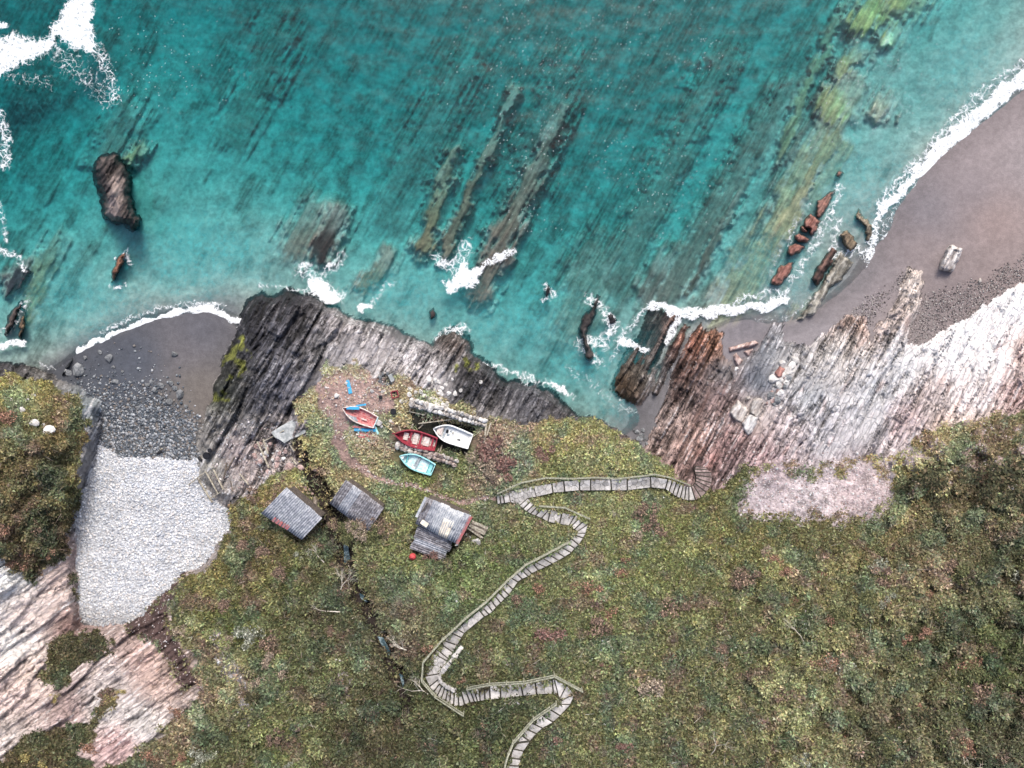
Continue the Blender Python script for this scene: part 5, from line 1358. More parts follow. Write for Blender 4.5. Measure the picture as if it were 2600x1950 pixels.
handrail('wooden handrail beside the uppermost flight', t7((515, 1152), (330, 1280), (165, 1470), (122, 1580), (100, 1660), (80, 1760)))
# low curved kerb inside the bend
kp = t6((392, 130), (345, 190), (290, 265), (235, 330), (212, 370), (222, 410), (270, 450), (345, 487))
kr = thing('kerb_wall', 'low curved stone kerb inside the lower bend of the stairway', 'wall', W(kp[3][0], kp[3][1], ground(*kp[3])))
for i in range(len(kp) - 1):
    (a, b), (c, d) = kp[i], kp[i + 1]
    za, zb_ = ground(a, b) + .22, ground(c, d) + .22
    n = max(1, round((W(a, b, za) - W(c, d, zb_)).length / .55))
    for k in range(n):
        p = W(a, b, za).lerp(W(c, d, zb_), k / n); q = W(a, b, za).lerp(W(c, d, zb_), (k + .95) / n)
        box_between('kerb_stone', p, q, random.uniform(.28, .38), .5, M_FLAG, kr, kr.location)

# ---- huts with corrugated roofs
M_TIN = mat_plain('grey_roof_sheet', (178, 180, 186), .75, .3, 3.2, c2=(130, 134, 142))
M_TINL = mat_plain('pale_roof_sheet', (196, 198, 200), .75, .2, 2.6, c2=(160, 164, 170))
M_TIND = mat_plain('stained_roof_sheet', (158, 156, 160), .8, .4, 3.2, c2=(100, 98, 102))
M_TINW = mat_plain('cream_plastic_sheet', (238, 230, 212), .5, .1, 2.0, c2=(214, 204, 188))
M_TINR = mat_plain('rusty_roof_sheet', (158, 132, 126), .85, .3, 3, c2=(110, 92, 90))
M_REDP = mat_plain('faded_red_paint', (178, 92, 92), .7, .3, 4, c2=(150, 110, 108))
M_WALLB = mat_plain('hut_board', (110, 100, 94), .9, .4, 5, c2=(74, 68, 64))
def corr_sheet(name, A, B, C, Dd, mat, parent, o0, period=.21, amp=.05, thick=.012):
    """corrugated sheet: A->B is across the waves, A->D along them"""
    A, B, C, Dd = (Vector(x) for x in (A, B, C, Dd))
    L = (B - A).length; n = max(8, int(L / period * 6)); rows = 5
    up_ = (B - A).cross(Dd - A).normalized()
    if up_.z < 0: up_ = -up_
    vs = []; fs = []
    for side in (0, 1):
        for r in range(rows):
            for i in range(n + 1):
                s = i / n; t = r / (rows - 1)
                p = A.lerp(B, s).lerp(Dd.lerp(C, s), t)
                p = p + up_ * (amp * math.sin(2 * math.pi * s * L / period) - side * thick) - o0
                vs.append(tuple(p))
    m = (n + 1) * rows
    for r in range(rows - 1):
        for i in range(n):
            a = r * (n + 1) + i; b = a + 1; c = b + n + 1; d = a + n + 1
            fs.append((a, b, c, d)); fs.append((m + d, m + c, m + b, m + a))
    for i in range(n):
        fs.append((m + i, m + i + 1, i + 1, i)); k = (rows - 1) * (n + 1)
        fs.append((k + i, k + i + 1, m + k + i + 1, m + k + i))
    me = bpy.data.meshes.new(name); me.from_pydata(vs, [], fs)
    bm = bmesh.new(); bm.from_mesh(me); bmesh.ops.recalc_face_normals(bm, faces=bm.faces[:]); bm.to_mesh(me); bm.free()
    me.polygons.foreach_set('use_smooth', [True] * len(me.polygons))
    return link(name, me, mat, parent)
def roof(root, o0, A, B, C, Dd, nsheet, mats, rows=1, ragged=.06):
    """sheets laid side by side, waves running A->D"""
    A, B, C, Dd = (Vector(x) for x in (A, B, C, Dd))
    for i in range(nsheet):
        s0, s1 = i / nsheet - .012, (i + 1) / nsheet + .012
        for r in range(rows):
            t0, t1 = r / rows - (.03 if r else 0), (r + 1) / rows
            j0, j1 = (random.uniform(-ragged, ragged) / (A - Dd).length if r == 0 else 0), random.uniform(-ragged, ragged) / (A - Dd).length if r == rows - 1 else 0
            f = lambda s, t: A.lerp(B, s).lerp(Dd.lerp(C, s), t)
            dz = Vector((0, 0, .014 * (i % 2) - .028 * r))
            corr_sheet('roof_sheet', f(s0, t0 + j0) + dz, f(s1, t0 + j0) + dz, f(s1, t1 + j1) + dz, f(s0, t1 + j1) + dz, random.choice(mats), root, o0)
def hut_walls(root, o0, quad, zroof, zg, inset=.22, mat=M_WALLB):
    """four boarded walls under a roof quad (world corners)"""
    c = sum((Vector(p) for p in quad), Vector()) / 4
    q = [c + (Vector(p) - c) * (1 - inset / max(.3, (Vector(p) - c).length)) for p in quad]
    for i in range(4):
        a, b = q[i], q[(i + 1) % 4]
        wl = None
        n = max(2, int((b - a).length / .42))
        za, zb_ = zroof[i] - .1, zroof[(i + 1) % 4] - .1
        vs, fs = [], []
        d = (b - a).normalized(); nrm = Vector((d.y, -d.x, 0))
        core = bpy.data.meshes.new('wall')
        t = .05
        pts = [Vector((a.x, a.y, zg)), Vector((b.x, b.y, zg)), Vector((b.x, b.y, zb_)), Vector((a.x, a.y, za))]
        V2 = [tuple(p - o0) for p in pts] + [tuple(p - nrm * t - o0) for p in pts]
        core.from_pydata(V2, [], [(0, 1, 2, 3), (7, 6, 5, 4), (0, 4, 5, 1), (1, 5, 6, 2), (2, 6, 7, 3), (3, 7, 4, 0)])
        wl = link('wall', core, mat, root)
        for k in range(n):
            p0 = a.lerp(b, (k + .5) / n); zt = za + (zb_ - za) * (k + .5) / n
            box_between('board', Vector((p0.x, p0.y, zg)) + nrm * .02, Vector((p0.x, p0.y, zt - .02)) + nrm * .02, (b - a).length / n * .92, .035, mat, wl, o0, up_=nrm)
def uvq(pts, zs): return [W(p[0], p[1], q) for p, q in zip(pts, zs)]
# square hut by the stream
q1 = PADS[0]; z1 = [10.3, 10.3, 9.9, 9.9]
Q = uvq(q1, z1); o0 = W(*np.array(q1).mean(0), PADZ[0]); 
h = thing('tin_hut', 'square hut with a grey corrugated roof and a patch of red rust at one eave', 'hut', o0)
hut_walls(h, o0, Q, z1, PADZ[0])
roof(h, o0, Q[0], Q[1], Q[2], Q[3], 5, [M_TIN], 1, .05)
for k in range(5):
    (a, b), = T(640, 1180, .18083, (290 + 46 * k, 800 + 26 * k)); (c, d), = T(640, 1180, .18083, (330 + 46 * k, 745 + 26 * k))
    box_between('red_board', W(a, b, 9.93), W(c, d, 9.99), .26, .03, M_REDP, h, o0)
# hut half buried in brambles
q2 = PADS[1]; z2 = [9.9, 9.9, 9.4, 9.4]
Q = uvq(q2, z2); o0 = W(*np.array(q2).mean(0), PADZ[1])
h = thing('tin_hut', 'grey corrugated roofed hut with brambles growing over its uphill half', 'hut', o0)
hut_walls(h, o0, Q, z2, PADZ[1]); roof(h, o0, Q[0], Q[1], Q[2], Q[3], 5, [M_TIN, M_TIN, M_TIND], 1, .05)
# larger hut with lean-to
q3 = [(1083.2, 1262.4), (1194, 1311), (1157, 1379.5), (1055.2, 1330.2)]; z3 = [11.0, 11.0, 10.6, 10.6]
Q = uvq(q3, z3); o0 = W(*np.array(q3).mean(0), PADZ[2])
h = thing('tin_hut', 'larger hut with patched pale roof, cream sheet, red barge board and lean-to', 'hut', o0)
hut_walls(h, o0, Q, z3, PADZ[2])
fA, fB, fC, fD = Q
cut = [0, .16, .34, .52, .70, .86, 1]
mats3 = [M_TIND, M_TIN, M_TINL, M_TINL, M_TINL, M_TIN]
for i in range(6):
    f = lambda s, t: fA.lerp(fB, s).lerp(fD.lerp(fC, s), t)
    dz = Vector((0, 0, .012 * (i % 2)))
    corr_sheet('roof_sheet', f(cut[i] - .008, -.02 * (i % 3)) + dz, f(cut[i + 1] + .008, -.02 * (i % 3)) + dz, f(cut[i + 1] + .008, 1.0) + dz, f(cut[i] - .008, 1.0) + dz, mats3[i], h, o0)
corr_sheet('roof_patch', f(.52, .40) + Vector((0, 0, .05)), f(.76, .38) + Vector((0, 0, .05)), f(.78, 1.0) + Vector((0, 0, .05)), f(.56, 1.0) + Vector((0, 0, .05)), M_TINW, h, o0)
corr_sheet('roof_patch', f(.66, .10) + Vector((0, 0, .05)), f(.84, .10) + Vector((0, 0, .05)), f(.84, .62) + Vector((0, 0, .05)), f(.68, .62) + Vector((0, 0, .05)), M_TINL, h, o0)
box_between('barge_board', W(1196.5, 1311.5, 10.98), W(1160, 1381, 10.6), .26, .06, M_REDP, h, o0)
box_between('gutter', W(1156, 1384.5, 10.3), W(1163, 1382, 10.3), .12, .25, M_TINW, h, o0)
(a, b), = T(1000, 1200, .18083, (430, 712))
box_between('roof_patch', W(a - 8, b - 5, 10.78), W(a + 8, b + 6, 10.72), .42, .03, M_TINW, h, o0)
(a, b), (c, d) = T(1000, 1200, .18083, (400, 560), (480, 470))
box_between('ridge_strip', W(a - 1, b, 10.98), W(a + 13, b - 25, 11.05), .10, .03, M_WALLB, h, o0)
box_between('edge_board', W(1081.5, 1262, 11.02), W(1057, 1313, 10.78), .22, .04, M_TINL, h, o0)
# lean-to
ql = [(1045, 1366), (1066, 1337), (1152, 1374), (1130, 1420)]; 
Al, Bl, Cl, Dl = W(1063, 1338, 10.15), W(1040, 1391, 9.75), W(1128, 1424, 9.75), W(1152, 1375, 10.15)
l_ = h
for i in range(4):
    s0, s1 = i / 4 - .02, (i + 1) / 4 + .02
    e0 = random.uniform(-.05, .03); e1 = 1 + random.uniform(-.04, .03)
    f = lambda s, t: Al.lerp(Bl, s).lerp(Dl.lerp(Cl, s), t)
    dz = Vector((0, 0, .014 * (i % 2)))
    corr_sheet('lean_to_sheet', f(s0, e0) + dz, f(s1, e0) + dz, f(s1, e1) + dz, f(s0, e1) + dz, [M_TIND, M_TIND, M_TIN, M_TIND][i], h, o0)
hut_walls(h, o0, [Al, Dl, Cl, Bl], [10.1, 10.1, 9.7, 9.7], PADZ[2], .3)
# plank platform on the east side
sq = [(1199, 1323), (1240, 1339), (1224, 1369), (1187, 1341)]
op = W(1213, 1343, ground(1213, 1343))
pr = thing('plank_roof', 'low lean-to roof of grey weathered planks beside the larger hut', 'lean-to', op)
zz = ground(1213, 1343) + 1.1
for i in range(6):
    s = (i + .5) / 6
    a = W(*sq[0], zz).lerp(W(*sq[3], zz - .1), s); b = W(*sq[1], zz - .1).lerp(W(*sq[2], zz - .2), s)
    if i in (4,): b = a.lerp(b, .8)
    box_between('plank', a, b, .22, .035, M_TIMBER if i in (0, 2, 3, 5) else M_OLDWOOD, pr, op)
for (a, b) in sq:
    p = W(a, b, zz - .1); p = p.lerp(op + Vector((0, 0, 1)), .1)
    box_between('post', (p.x, p.y, op.z - .3), (p.x, p.y, zz - .15), .09, .09, M_OLDWOOD, pr, op)
for (a, b, s) in T(1000, 1200, .18083, (1180, 970, 110), (1120, 960, 60), (1060, 910, 60), (1020, 880, 50)):
    stone(a, b, s * .18083 / 28, 'stone_white', 'white stone in the grass below the plank lean-to', 'white stones by the plank lean-to')

# ---- round things
def lathe(name, prof, mat, parent=None, seg=20, loc=None):
    bm = bmesh.new(); rings = []
    for r, zq in prof:
        rings.append([bm.verts.new((r * math.cos(2 * math.pi * k / seg), r * math.sin(2 * math.pi * k / seg), zq)) for k in range(seg)])
    for a, b in zip(rings, rings[1:]):
        for k in range(seg): bm.faces.new((a[k], a[(k + 1) % seg], b[(k + 1) % seg], b[k]))
    bm.faces.new(rings[0][::-1]); bm.faces.new(rings[-1])
    bmesh.ops.recalc_face_normals(bm, faces=bm.faces[:])
    me = bpy.data.meshes.new(name); bm.to_mesh(me); bm.free()
    me.polygons.foreach_set('use_smooth', [True] * len(me.polygons))
    return link(name, me, mat, parent, loc)
M_BUOY = mat_plain('faded_red_plastic', (196, 78, 78), .55, .2, 4, c2=(170, 66, 70))
M_BLACK = mat_plain('black_plastic', (30, 31, 36), .5, .3, 6)
M_ROPE = mat_plain('rope', (196, 178, 130), .9, .3, 20)
g = ground(1048.8, 1411.6)
b_ = thing('buoy', 'red round buoy lying against the lean-to of the larger hut', 'buoy', W(1048.8, 1411.6, g))
o = lathe('float', [(.02, -.02), (.16, .02), (.28, .16), (.32, .34), (.28, .52), (.16, .66), (.05, .70)], M_BUOY, b_)
lathe('eye', [(.05, .69), (.075, .73), (.075, .79), (.04, .82)], M_BUOY, o, 12)
def tub(u, v, r, hgt, label, name='tub', inner=M_BLACK, mat=M_BLACK):
    g = ground(u, v)
    t = thing(name, label, name.replace('_', ' '), W(u, v, g - .03))
    lathe('wall', [(r * .82, 0), (r * .95, hgt * .5), (r, hgt), (r * .9, hgt + .01), (r * .84, hgt * .5), (r * .74, .06)], mat, t)
    lathe('rim', [(r * .92, hgt - .03), (r * 1.06, hgt - .03), (r * 1.06, hgt + .03), (r * .92, hgt + .03)], mat, t)
    return t
(a, b), (c, d), (e, f_) = T(380, 1100, 260 / 1269, (722, 275), (757, 210), (640, 325))
tub(a, b, .34, .4, 'black round tub on the rocks at the top of the slipway')
tub(c, d, .2, .3, 'small black bucket behind the black round tub', 'bucket')
lp = thing('black_pipe', 'short black pipe lying beside the black round tub', 'pipe', W(e, f_, ground(e, f_)))
q_ = lathe('pipe', [(.10, -.38), (.13, -.36), (.13, .36), (.10, .38)], M_BLACK, lp, 14)
q_.location = (0, 0, .14); q_.rotation_euler = (math.pi / 2, 0, .75)
(a, b), = T(850, 920, .18083, (830, 690)); tub(a, b, .27, .4, 'black tub on the grass between the wreck and the pen')
(a, b), = T(850, 920, .18083, (650, 490)); tub(a, b, .16, .3, 'small black bucket near the red fish box', 'bucket')
# driftwood on the pebble edge
(a, b), (c, d) = T(380, 1100, 260 / 1269, (90, 255), (150, 225))
dw = thing('driftwood', 'black charred log on the edge of the white pebble bank', 'driftwood', W((a + c) / 2, (b + d) / 2, ground(a, b)))
box_between('log', W(a, b, ground(a, b) + .15), W(c, d, ground(c, d) + .18), .22, .2, M_BLACK, dw, dw.location)
box_between('branch', W(c - 4, d - 4, ground(a, b) + .2), W(c + 2, d - 8, ground(c, d) + .3), .1, .1, M_TIMBER, dw, dw.location)
# red box and charred brazier
M_REDBOX = mat_plain('red_crate', (176, 62, 84), .6, .2, 5)
(a, b), = T(850, 920, .18083, (848, 450))
g = ground(a, b); bx_ = thing('fish_box', 'crimson open box on the bare ground near the headland edge', 'box', W(a, b, g), .3)
for (x, y, w, l) in ((-.3, 0, .05, .6), (.3, 0, .05, .6), (0, -.3, .6, .05), (0, .3, .6, .05)):
    p = Vector((x, y, 0)) + bx_.location
    me = box_between('side', (x, y - l / 2, .18), (x, y + l / 2, .18), w, .36, M_REDBOX, bx_)
box_between('base', (0, -.28, .03), (0, .28, .03), .56, .05, M_BLACK, bx_)
BQ = T(850, 920, .18083, (640, 215), (720, 180), (790, 165), (825, 260), (760, 290), (690, 300))
M_CHAR = mat_plain('charred_ground', (52, 50, 52), .95, .4, 5)
(a, b), = T(850, 920, .18083, (725, 235))
g = ground(a, b)
fp_ = thing('stone_hearth', 'blackened stone fire pit with grate bars at the headland edge', 'fire pit', W(a, b, g))
for k in range(9):
    an = k * .7 ; px, py = .62 * math.cos(an), .5 * math.sin(an)
    me = random.choice(STONES['stone_grey']); s_ = link('hearth_stone', me, parent=fp_, loc=(px, py, .12)); s_.scale = (.42, .34, .34); s_.rotation_euler = (0, 0, an)
for k in range(4): box_between('grate_bar', (-.4, -.24 + .16 * k, .26), (.42, -.22 + .16 * k, .26), .04, .04, M_CHAR, fp_)
lathe('ash_bed', [(.02, .04), (.5, .05), (.55, .01)], M_CHAR, fp_)
(a, b), (c, d) = T(850, 920, .18083, (770, 170), (815, 270))
box_between('slab', W(a, b, g + .3), W(c, d, g + .3), .34, .09, M_CONC, fp_, fp_.location)

# ---- boats
M_RED = mat_plain('crimson_boat_paint', (158, 56, 68), .5, .2, 3, c2=(138, 50, 62))
M_REDIN = mat_plain('worn_red_paint', (176, 84, 88), .75, .3, 5, c2=(196, 138, 134))
M_CREAM = mat_plain('pale_boat_boards', (226, 214, 206), .7, .2, 5, c2=(188, 172, 164))
M_WHITE = mat_plain('white_gelcoat', (240, 240, 238), .35, .05, 2, c2=(226, 226, 222))
M_CYAN = mat_plain('pale_turquoise_paint', (176, 222, 222), .55, .2, 3, c2=(130, 196, 198))
M_CYANW = mat_plain('chalky_blue_white', (222, 236, 236), .65, .2, 3.5, c2=(172, 206, 208))
M_TEAL = mat_plain('teal_trim', (80, 172, 176), .6, .2, 4)
M_BLUE = mat_plain('bright_blue_boards', (52, 164, 214), .6, .2, 4, c2=(74, 150, 190))
M_GREYB = mat_plain('grey_silt', (168, 176, 180), .85, .25, 5, c2=(130, 138, 144))
def hull_half(x, L, B, full=.55, tr=.78):
    """half beam at x in 0 (transom) .. 1 (bow)"""
    if x < full: return B / 2 * (tr + (1 - tr) * math.sin(x / full * math.pi / 2))
    t = (x - full) / (1 - full)
    return B / 2 * max(0.0, 1 - t ** 2.1)
def boat(name, label, bow, stern, B, D_, mats, nth, zg, tilt=0.0, tr=.78, full=.5, floor_mat=None, sheer=.14, wt=.04):
    """open boat; bow and stern given as photograph pixels of the gunwale ends"""
    zb = zg + D_ * .9
    pb, ps_ = W(*bow, zb), W(*stern, zb)
    d = pb - ps_; L = math.hypot(d.x, d.y); ang = math.atan2(d.y, d.x)
    c = (pb + ps_) / 2; c.z = zg
    root = thing(name, label, 'boat', c, ang)
    root.rotation_euler = (tilt, 0, ang)
    NS, NPt = 18, 6
    def ring(x, inset, drop):
        hb = max(0.012, hull_half(x, L, B, full, tr) - inset); zt = D_ + sheer * (2 * x - 1) ** 2 + (.10 * x) - drop * 0
        keel = .04 + .20 * max(0, x - .75) * 4 * D_ * max(0, x - .75) * 2 + drop
        pts = []
        for k in range(NPt):
            t = k / (NPt - 1)
            y = hb * (1 - t ** 2.6); zq = zt + (keel - zt) * (t ** .62)
            pts.append((x * L - L / 2, y, zq))
        return pts
    def shell(nm, inset, drop, mat, flip):
        vs, fs = [], []
        for i in range(NS + 1):
            r = ring(i / NS * (1 - (.02 if inset else 0)), inset, drop)
            full_r = r + [(p[0], -p[1], p[2]) for p in r[-2::-1]]
            vs += full_r
        w = 2 * NPt - 1
        for i in range(NS):
            for k in range(w - 1):
                q = (i * w + k, i * w + k + 1, (i + 1) * w + k + 1, (i + 1) * w + k)
                fs.append(q if flip else q[::-1])
        fs.append(tuple(range(w)) if flip else tuple(range(w))[::-1])
        me = bpy.data.meshes.new(nm); me.from_pydata(vs, [], fs); me.polygons.foreach_set('use_smooth', [True] * len(me.polygons))
        return link(nm, me, mat, root)
    shell('hull', 0, 0, mats['hull'], True)
    shell('inner_skin', wt, .05, mats['inner'], False)
    # gunwale as a continuous capping strip
    vs, fs = [], []
    path = [(i / NS, 1) for i in range(NS + 1)] + [(1 - i / NS, -1) for i in range(1, NS + 1)]
    for x, s in path:
        hb = max(.012, hull_half(x, L, B, full, tr)); zt = D_ + sheer * (2 * x - 1) ** 2 + .10 * x
        X = x * L - L / 2
        g1, g0 = hb + .035, max(0.004, hb - .075)
        vs += [(X, s * g1, zt + .02), (X, s * g0, zt + .025), (X, s * g0, zt - .03), (X, s * g1, zt - .03)]
    for i in range(len(path) - 1):
        for k in range(4):
            fs.append((i * 4 + k, i * 4 + (k + 1) % 4, (i + 1) * 4 + (k + 1) % 4, (i + 1) * 4 + k))
    me = bpy.data.meshes.new('gunwale'); me.from_pydata(vs, [], fs)
    bm = bmesh.new(); bm.from_mesh(me); bmesh.ops.recalc_face_normals(bm, faces=bm.faces[:]); bm.to_mesh(me); bm.free()
    link('gunwale', me, mats['gunwale'], root)
    hb0 = hull_half(0, L, B, full, tr); zt0 = D_ + sheer
    box_between('transom', (-L / 2 + .02, -hb0, zt0 - .17), (-L / 2 + .02, hb0, zt0 - .17), .07, .40, mats['transom'], root)
    fm = mats['floor']
    nb_ = 5
    for k in range(nb_):
        y = (k - (nb_ - 1) / 2) * B * .135
        x1 = .70 - .06 * abs(k - 2)
        box_between('floorboard', (-L / 2 + .12, y, .17), (L * (x1 - .5), y, .17), B * .125, .03, fm, root)
    for x in nth:
        hb = hull_half(x, L, B, full, tr) - .03
        box_between('thwart', (x * L - L / 2, -hb, D_ * .74), (x * L - L / 2, hb, D_ * .74), .20 * L / 4.3, .04, mats['thwart'], root)
    return root, L, B, D_
zg = ground(1060, 1115)
r, L, B, Dp = boat('rowing_boat', 'crimson wooden rowing boat with pale floorboards moored beside the white boat', (1002, 1101), (1107.5, 1128), 1.55, .62, dict(hull=M_RED, inner=M_RED, gunwale=M_RED, transom=M_RED, floor=M_CREAM, thwart=M_RED), (.10, .38, .62), zg + .25)
# pale boards filling the wells between thwarts
for x0, x1, k in ((.17, .31, .62), (.44, .56, .66), (.68, .79, .6)):
    hb = min(hull_half(x0, L, B), hull_half(x1, L, B)) * k
    for j in range(4):
        y = -hb + hb * 2 * (j + .5) / 4
        box_between('well_board', (x0 * L - L / 2, y, .36), (x1 * L - L / 2, y, .36), hb * .46, .03, M_CREAM, r)
box_between('stem', (L / 2 - .08, 0, .3), (L / 2 + .12, 0, Dp + .36), .09, .12, M_RED, r)
r, L, B, Dp = boat('dinghy', 'clean white fibreglass dinghy in the dark boat pen', (1101, 1087.5), (1195, 1121), 1.62, .66, dict(hull=M_WHITE, inner=M_WHITE, gunwale=M_WHITE, transom=M_WHITE, floor=M_WHITE, thwart=M_WHITE), (.04,), ground(1150, 1105) + .35, tr=.86, full=.55)
box_between('bow_deck', (L * .26, 0, Dp * .86), (L * .40, 0, Dp * .95), B * .42, .04, M_CREAM, r)
box_between('thwart', (L * .2, -.55, Dp * .8), (L * .2, .55, Dp * .8), .16, .05, M_GREYB, r)
for (x, y, w, l) in ((.15, -.18, .30, .22), (.10, .1, .2, .25), (.06, -.3, .14, .12), (.0, -.2, .1, .1), (-.02, -.05, .08, .1)):
    box_between('gear', (x * L - l / 2, y, .32), (x * L + l / 2, y + .06, .34), w, .14, random.choice([M_BLACK, M_GREYB, M_OLDWOOD]), r)
box_between('cleat', (-.16 * L, .28, .34), (-.24 * L, .22, .34), .12, .08, M_BLACK, r)
box_between('deck_liner', (-L * .44, 0, .29), (L * .22, 0, .29), B * .60, .05, M_WHITE, r)
r, L, B, Dp = boat('rowing_boat', 'pale turquoise rowing boat on the grass below the south wall', (1015.5, 1157), (1100.5, 1192.5), 1.42, .58, dict(hull=M_CYAN, inner=M_CYANW, gunwale=M_CYAN, transom=M_CYAN, floor=M_CYANW, thwart=M_GREYB), (.47,), ground(1058, 1178) + .05)
box_between('deck_liner', (-L * .40, 0, .24), (L * .24, 0, .24), B * .58, .05, M_CYANW, r)
box_between('silt_patch', (-.03 * L, -.45, .29), (.02 * L, .42, .29), .30, .03, M_GREYB, r)
box_between('thwart', (L * .28, -.38, Dp * .75), (L * .28, .38, Dp * .75), .10, .05, M_TEAL, r)
box_between('stern_seat', (-L * .41, -.5, Dp * .7), (-L * .41, .5, Dp * .7), .30, .05, M_CYAN, r)
box_between('seat_edge', (-L * .35, -.52, Dp * .72), (-L * .35, .52, Dp * .72), .07, .07, M_TEAL, r)
box_between('bow_cap', (L * .38, 0, Dp + .06), (L * .47, 0, Dp + .12), .30, .04, M_WHITE, r)
zg = ground(912, 1055)
r, L, B, Dp = boat('wrecked_boat', 'rotting boat with a flaking red inside and pale gunwale on bare ground', (870, 1037.5), (954.5, 1074), 1.42, .48, dict(hull=M_CYAN, inner=M_REDIN, gunwale=M_CREAM, transom=M_CYANW, floor=M_REDIN, thwart=M_OLDWOOD), (), zg - .04, tilt=.10)
for (x, y, w, l) in ((.25, .38, .18, .7), (.16, .52, .14, .6), (-.12, .15, .12, .4)):
    box_between('loose_board', (x * L - l, y, Dp * .8), (x * L + l * .4, y + .05, Dp * .85), w, .04, M_CREAM if x < 0 else M_GREYB, r)
# mooring rope of the crimson boat
(a, b), (c, d) = T(850, 920, .18083, (672, 862), (845, 990))
rp = box_between('mooring_rope', W(a, b, ground(a, b) + .06), W(c, d, ground(c, d) + .75), .05, .05, M_ROPE)
tag(rp, 'thin tan mooring rope running from the crimson boat to the turf', 'rope')

# ---- planks and timbers
def plank(pts, w, hgt, mat, label, cat='plank', name='plank', zo=.05, group=None, zo2=None):
    (a, b), (c, d) = pts
    p = W(a, b, ground(a, b) + zo); q = W(c, d, ground(c, d) + (zo if zo2 is None else zo2))
    m_ = (p + q) / 2
    o = box_between(name, p, q, w, hgt, mat, None, m_)
    o.location = m_
    return tag(o, label, cat, group)
B1 = lambda *p: T(850, 920, .18083, *p)
plank(B1((180, 250), (222, 438)), .32, .06, M_BLUE, 'bright blue board lying alone on the bare ground')
plank(B1((165, 642), (345, 645)), .28, .06, M_BLUE, 'wide bright blue board against the side of the wrecked boat', zo=.5)
plank(B1((300, 612), (440, 590)), .16, .05, M_BLUE, 'narrow bright blue board sticking out beyond the wrecked boat', zo=.3)
plank(B1((275, 945), (575, 955)), .26, .06, M_BLUE, 'long faded blue board in the debris below the wrecked boat', zo=.16)
plank(B1((250, 905), (570, 915)), .16, .06, M_REDIN, 'flaking red board in the debris below the wrecked boat', zo=.2)
plank(B1((300, 1010), (600, 1040)), .16, .05, M_CREAM, 'pale split board in the debris below the wrecked boat', zo=.08)
plank(B1((410, 1058), (622, 1085)), .08, .05, M_TIMBER, 'thin straight batten in the debris below the wrecked boat', zo=.1)
for k, (x0, y0, x1, y1) in enumerate(((310, 940, 340, 1000), (400, 925, 440, 980), (500, 930, 480, 1010), (560, 890, 610, 1010), (270, 880, 330, 900), (340, 985, 420, 1010), (455, 985, 520, 1000), (330, 1040, 420, 1050), (430, 1020, 540, 1060))):
    plank(B1((x0, y0), (x1, y1)), random.uniform(.08, .2), .04, random.choice([M_CREAM, M_CYAN, M_REDIN, M_GREYB]), 'broken splinter of painted wood in the debris below the wrecked boat', 'splinter', 'splinter', .13, 'splinters below the wreck')
plank(B1((450, 1080), (510, 1130)), .1, .05, M_CYAN, 'short pale green stick at the foot of the debris', zo=.07)
plank(B1((700, 1330), (655, 1440)), .07, .05, M_TIMBER, 'thin pale stick in the grass left of the turquoise boat', zo=.1)
plank(B1((1170, 860), (1660, 800)), .10, .08, M_TIMBER, 'long straight pole across the boat pen', zo=.35)
plank(B1((1040, 688), (1260, 740)), .09, .08, M_TIMBER, 'grey rail lying along the foot of the north wall', zo=.3)
plank(B1((1250, 745), (1285, 700)), .08, .07, M_TIMBER, 'short cross piece at one end of the grey rail', zo=.34)
plank(B1((1045, 690), (1060, 645)), .08, .07, M_TIMBER, 'short cross piece at the other end of the grey rail', zo=.34)
for pts, lab in ((B1((1000, 805), (1050, 860)), 'pale stick on the grass at the mouth of the pen'), (B1((1070, 925), (1100, 865)), 'stubby board at the mouth of the pen'), (B1((1175, 930), (1240, 875)), 'pale chock ahead of the crimson boat'),
                 (B1((900, 890), (925, 960)), 'white post stub by the bow of the crimson boat'), (B1((1440, 1250), (1465, 1210)), 'short stake behind the crimson boat'), (B1((1475, 1258), (1505, 1160)), 'taller stake behind the crimson boat'),
                 (B1((1820, 1262), (1925, 1325)), 'pale plank end among branches at the back of the pen'), (B1((1010, 850), (1040, 865)), 'small pale chip beside the stick at the pen mouth')):
    plank(pts, .12, .07, M_TIMBER, lab, zo=.12)
# frame at the east end of the pen
fr_ = B1((2135, 810), (2095, 1140), (2190, 850), (2135, 1030))
plank(fr_[:2], .16, .12, M_TIMBER, 'weathered beam closing the east end of the pen', 'beam', 'beam', .75)
plank(fr_[2:], .14, .12, M_TIMBER, 'second weathered beam just outside the first at the pen end', 'beam', 'beam', .7)
plank(B1((2090, 1150), (2135, 1160)), .1, .1, M_TIMBER, 'short stub at the foot of the pen-end beams', zo=.3)
# slipway timbers
S1 = lambda *p: T(380, 1100, 260 / 1269, *p)
for k, pts in enumerate((S1((595, 560), (775, 860)), S1((690, 470), (845, 745)), S1((790, 450), (915, 700)))):
    plank(pts, .14, .13, M_TIMBER, ['slipway sleeper lying along the white pebble edge', 'middle slipway sleeper between the other two', 'slipway sleeper highest on the rock'][k], 'beam', 'slipway_beam', .28, 'slipway sleepers')
plank(S1((740, 815), (1140, 570)), .10, .12, M_TIMBER, 'long pole crossing under all slipway sleepers', 'beam', 'slipway_beam', .2)
plank(S1((480, 640), (690, 480)), .09, .1, M_TIMBER, 'thin pole running from the sleepers onto the white pebbles', 'beam', 'slipway_beam', .2)
plank(S1((1055, 290), (950, 470)), .12, .1, M_OLDWOOD, 'grey pole leaning on the rubble above the slipway', 'beam', 'slipway_beam', .25)
plank(S1((960, 370), (915, 560)), .12, .1, M_OLDWOOD, 'second grey pole crossing the leaning one', 'beam', 'slipway_beam', .2)
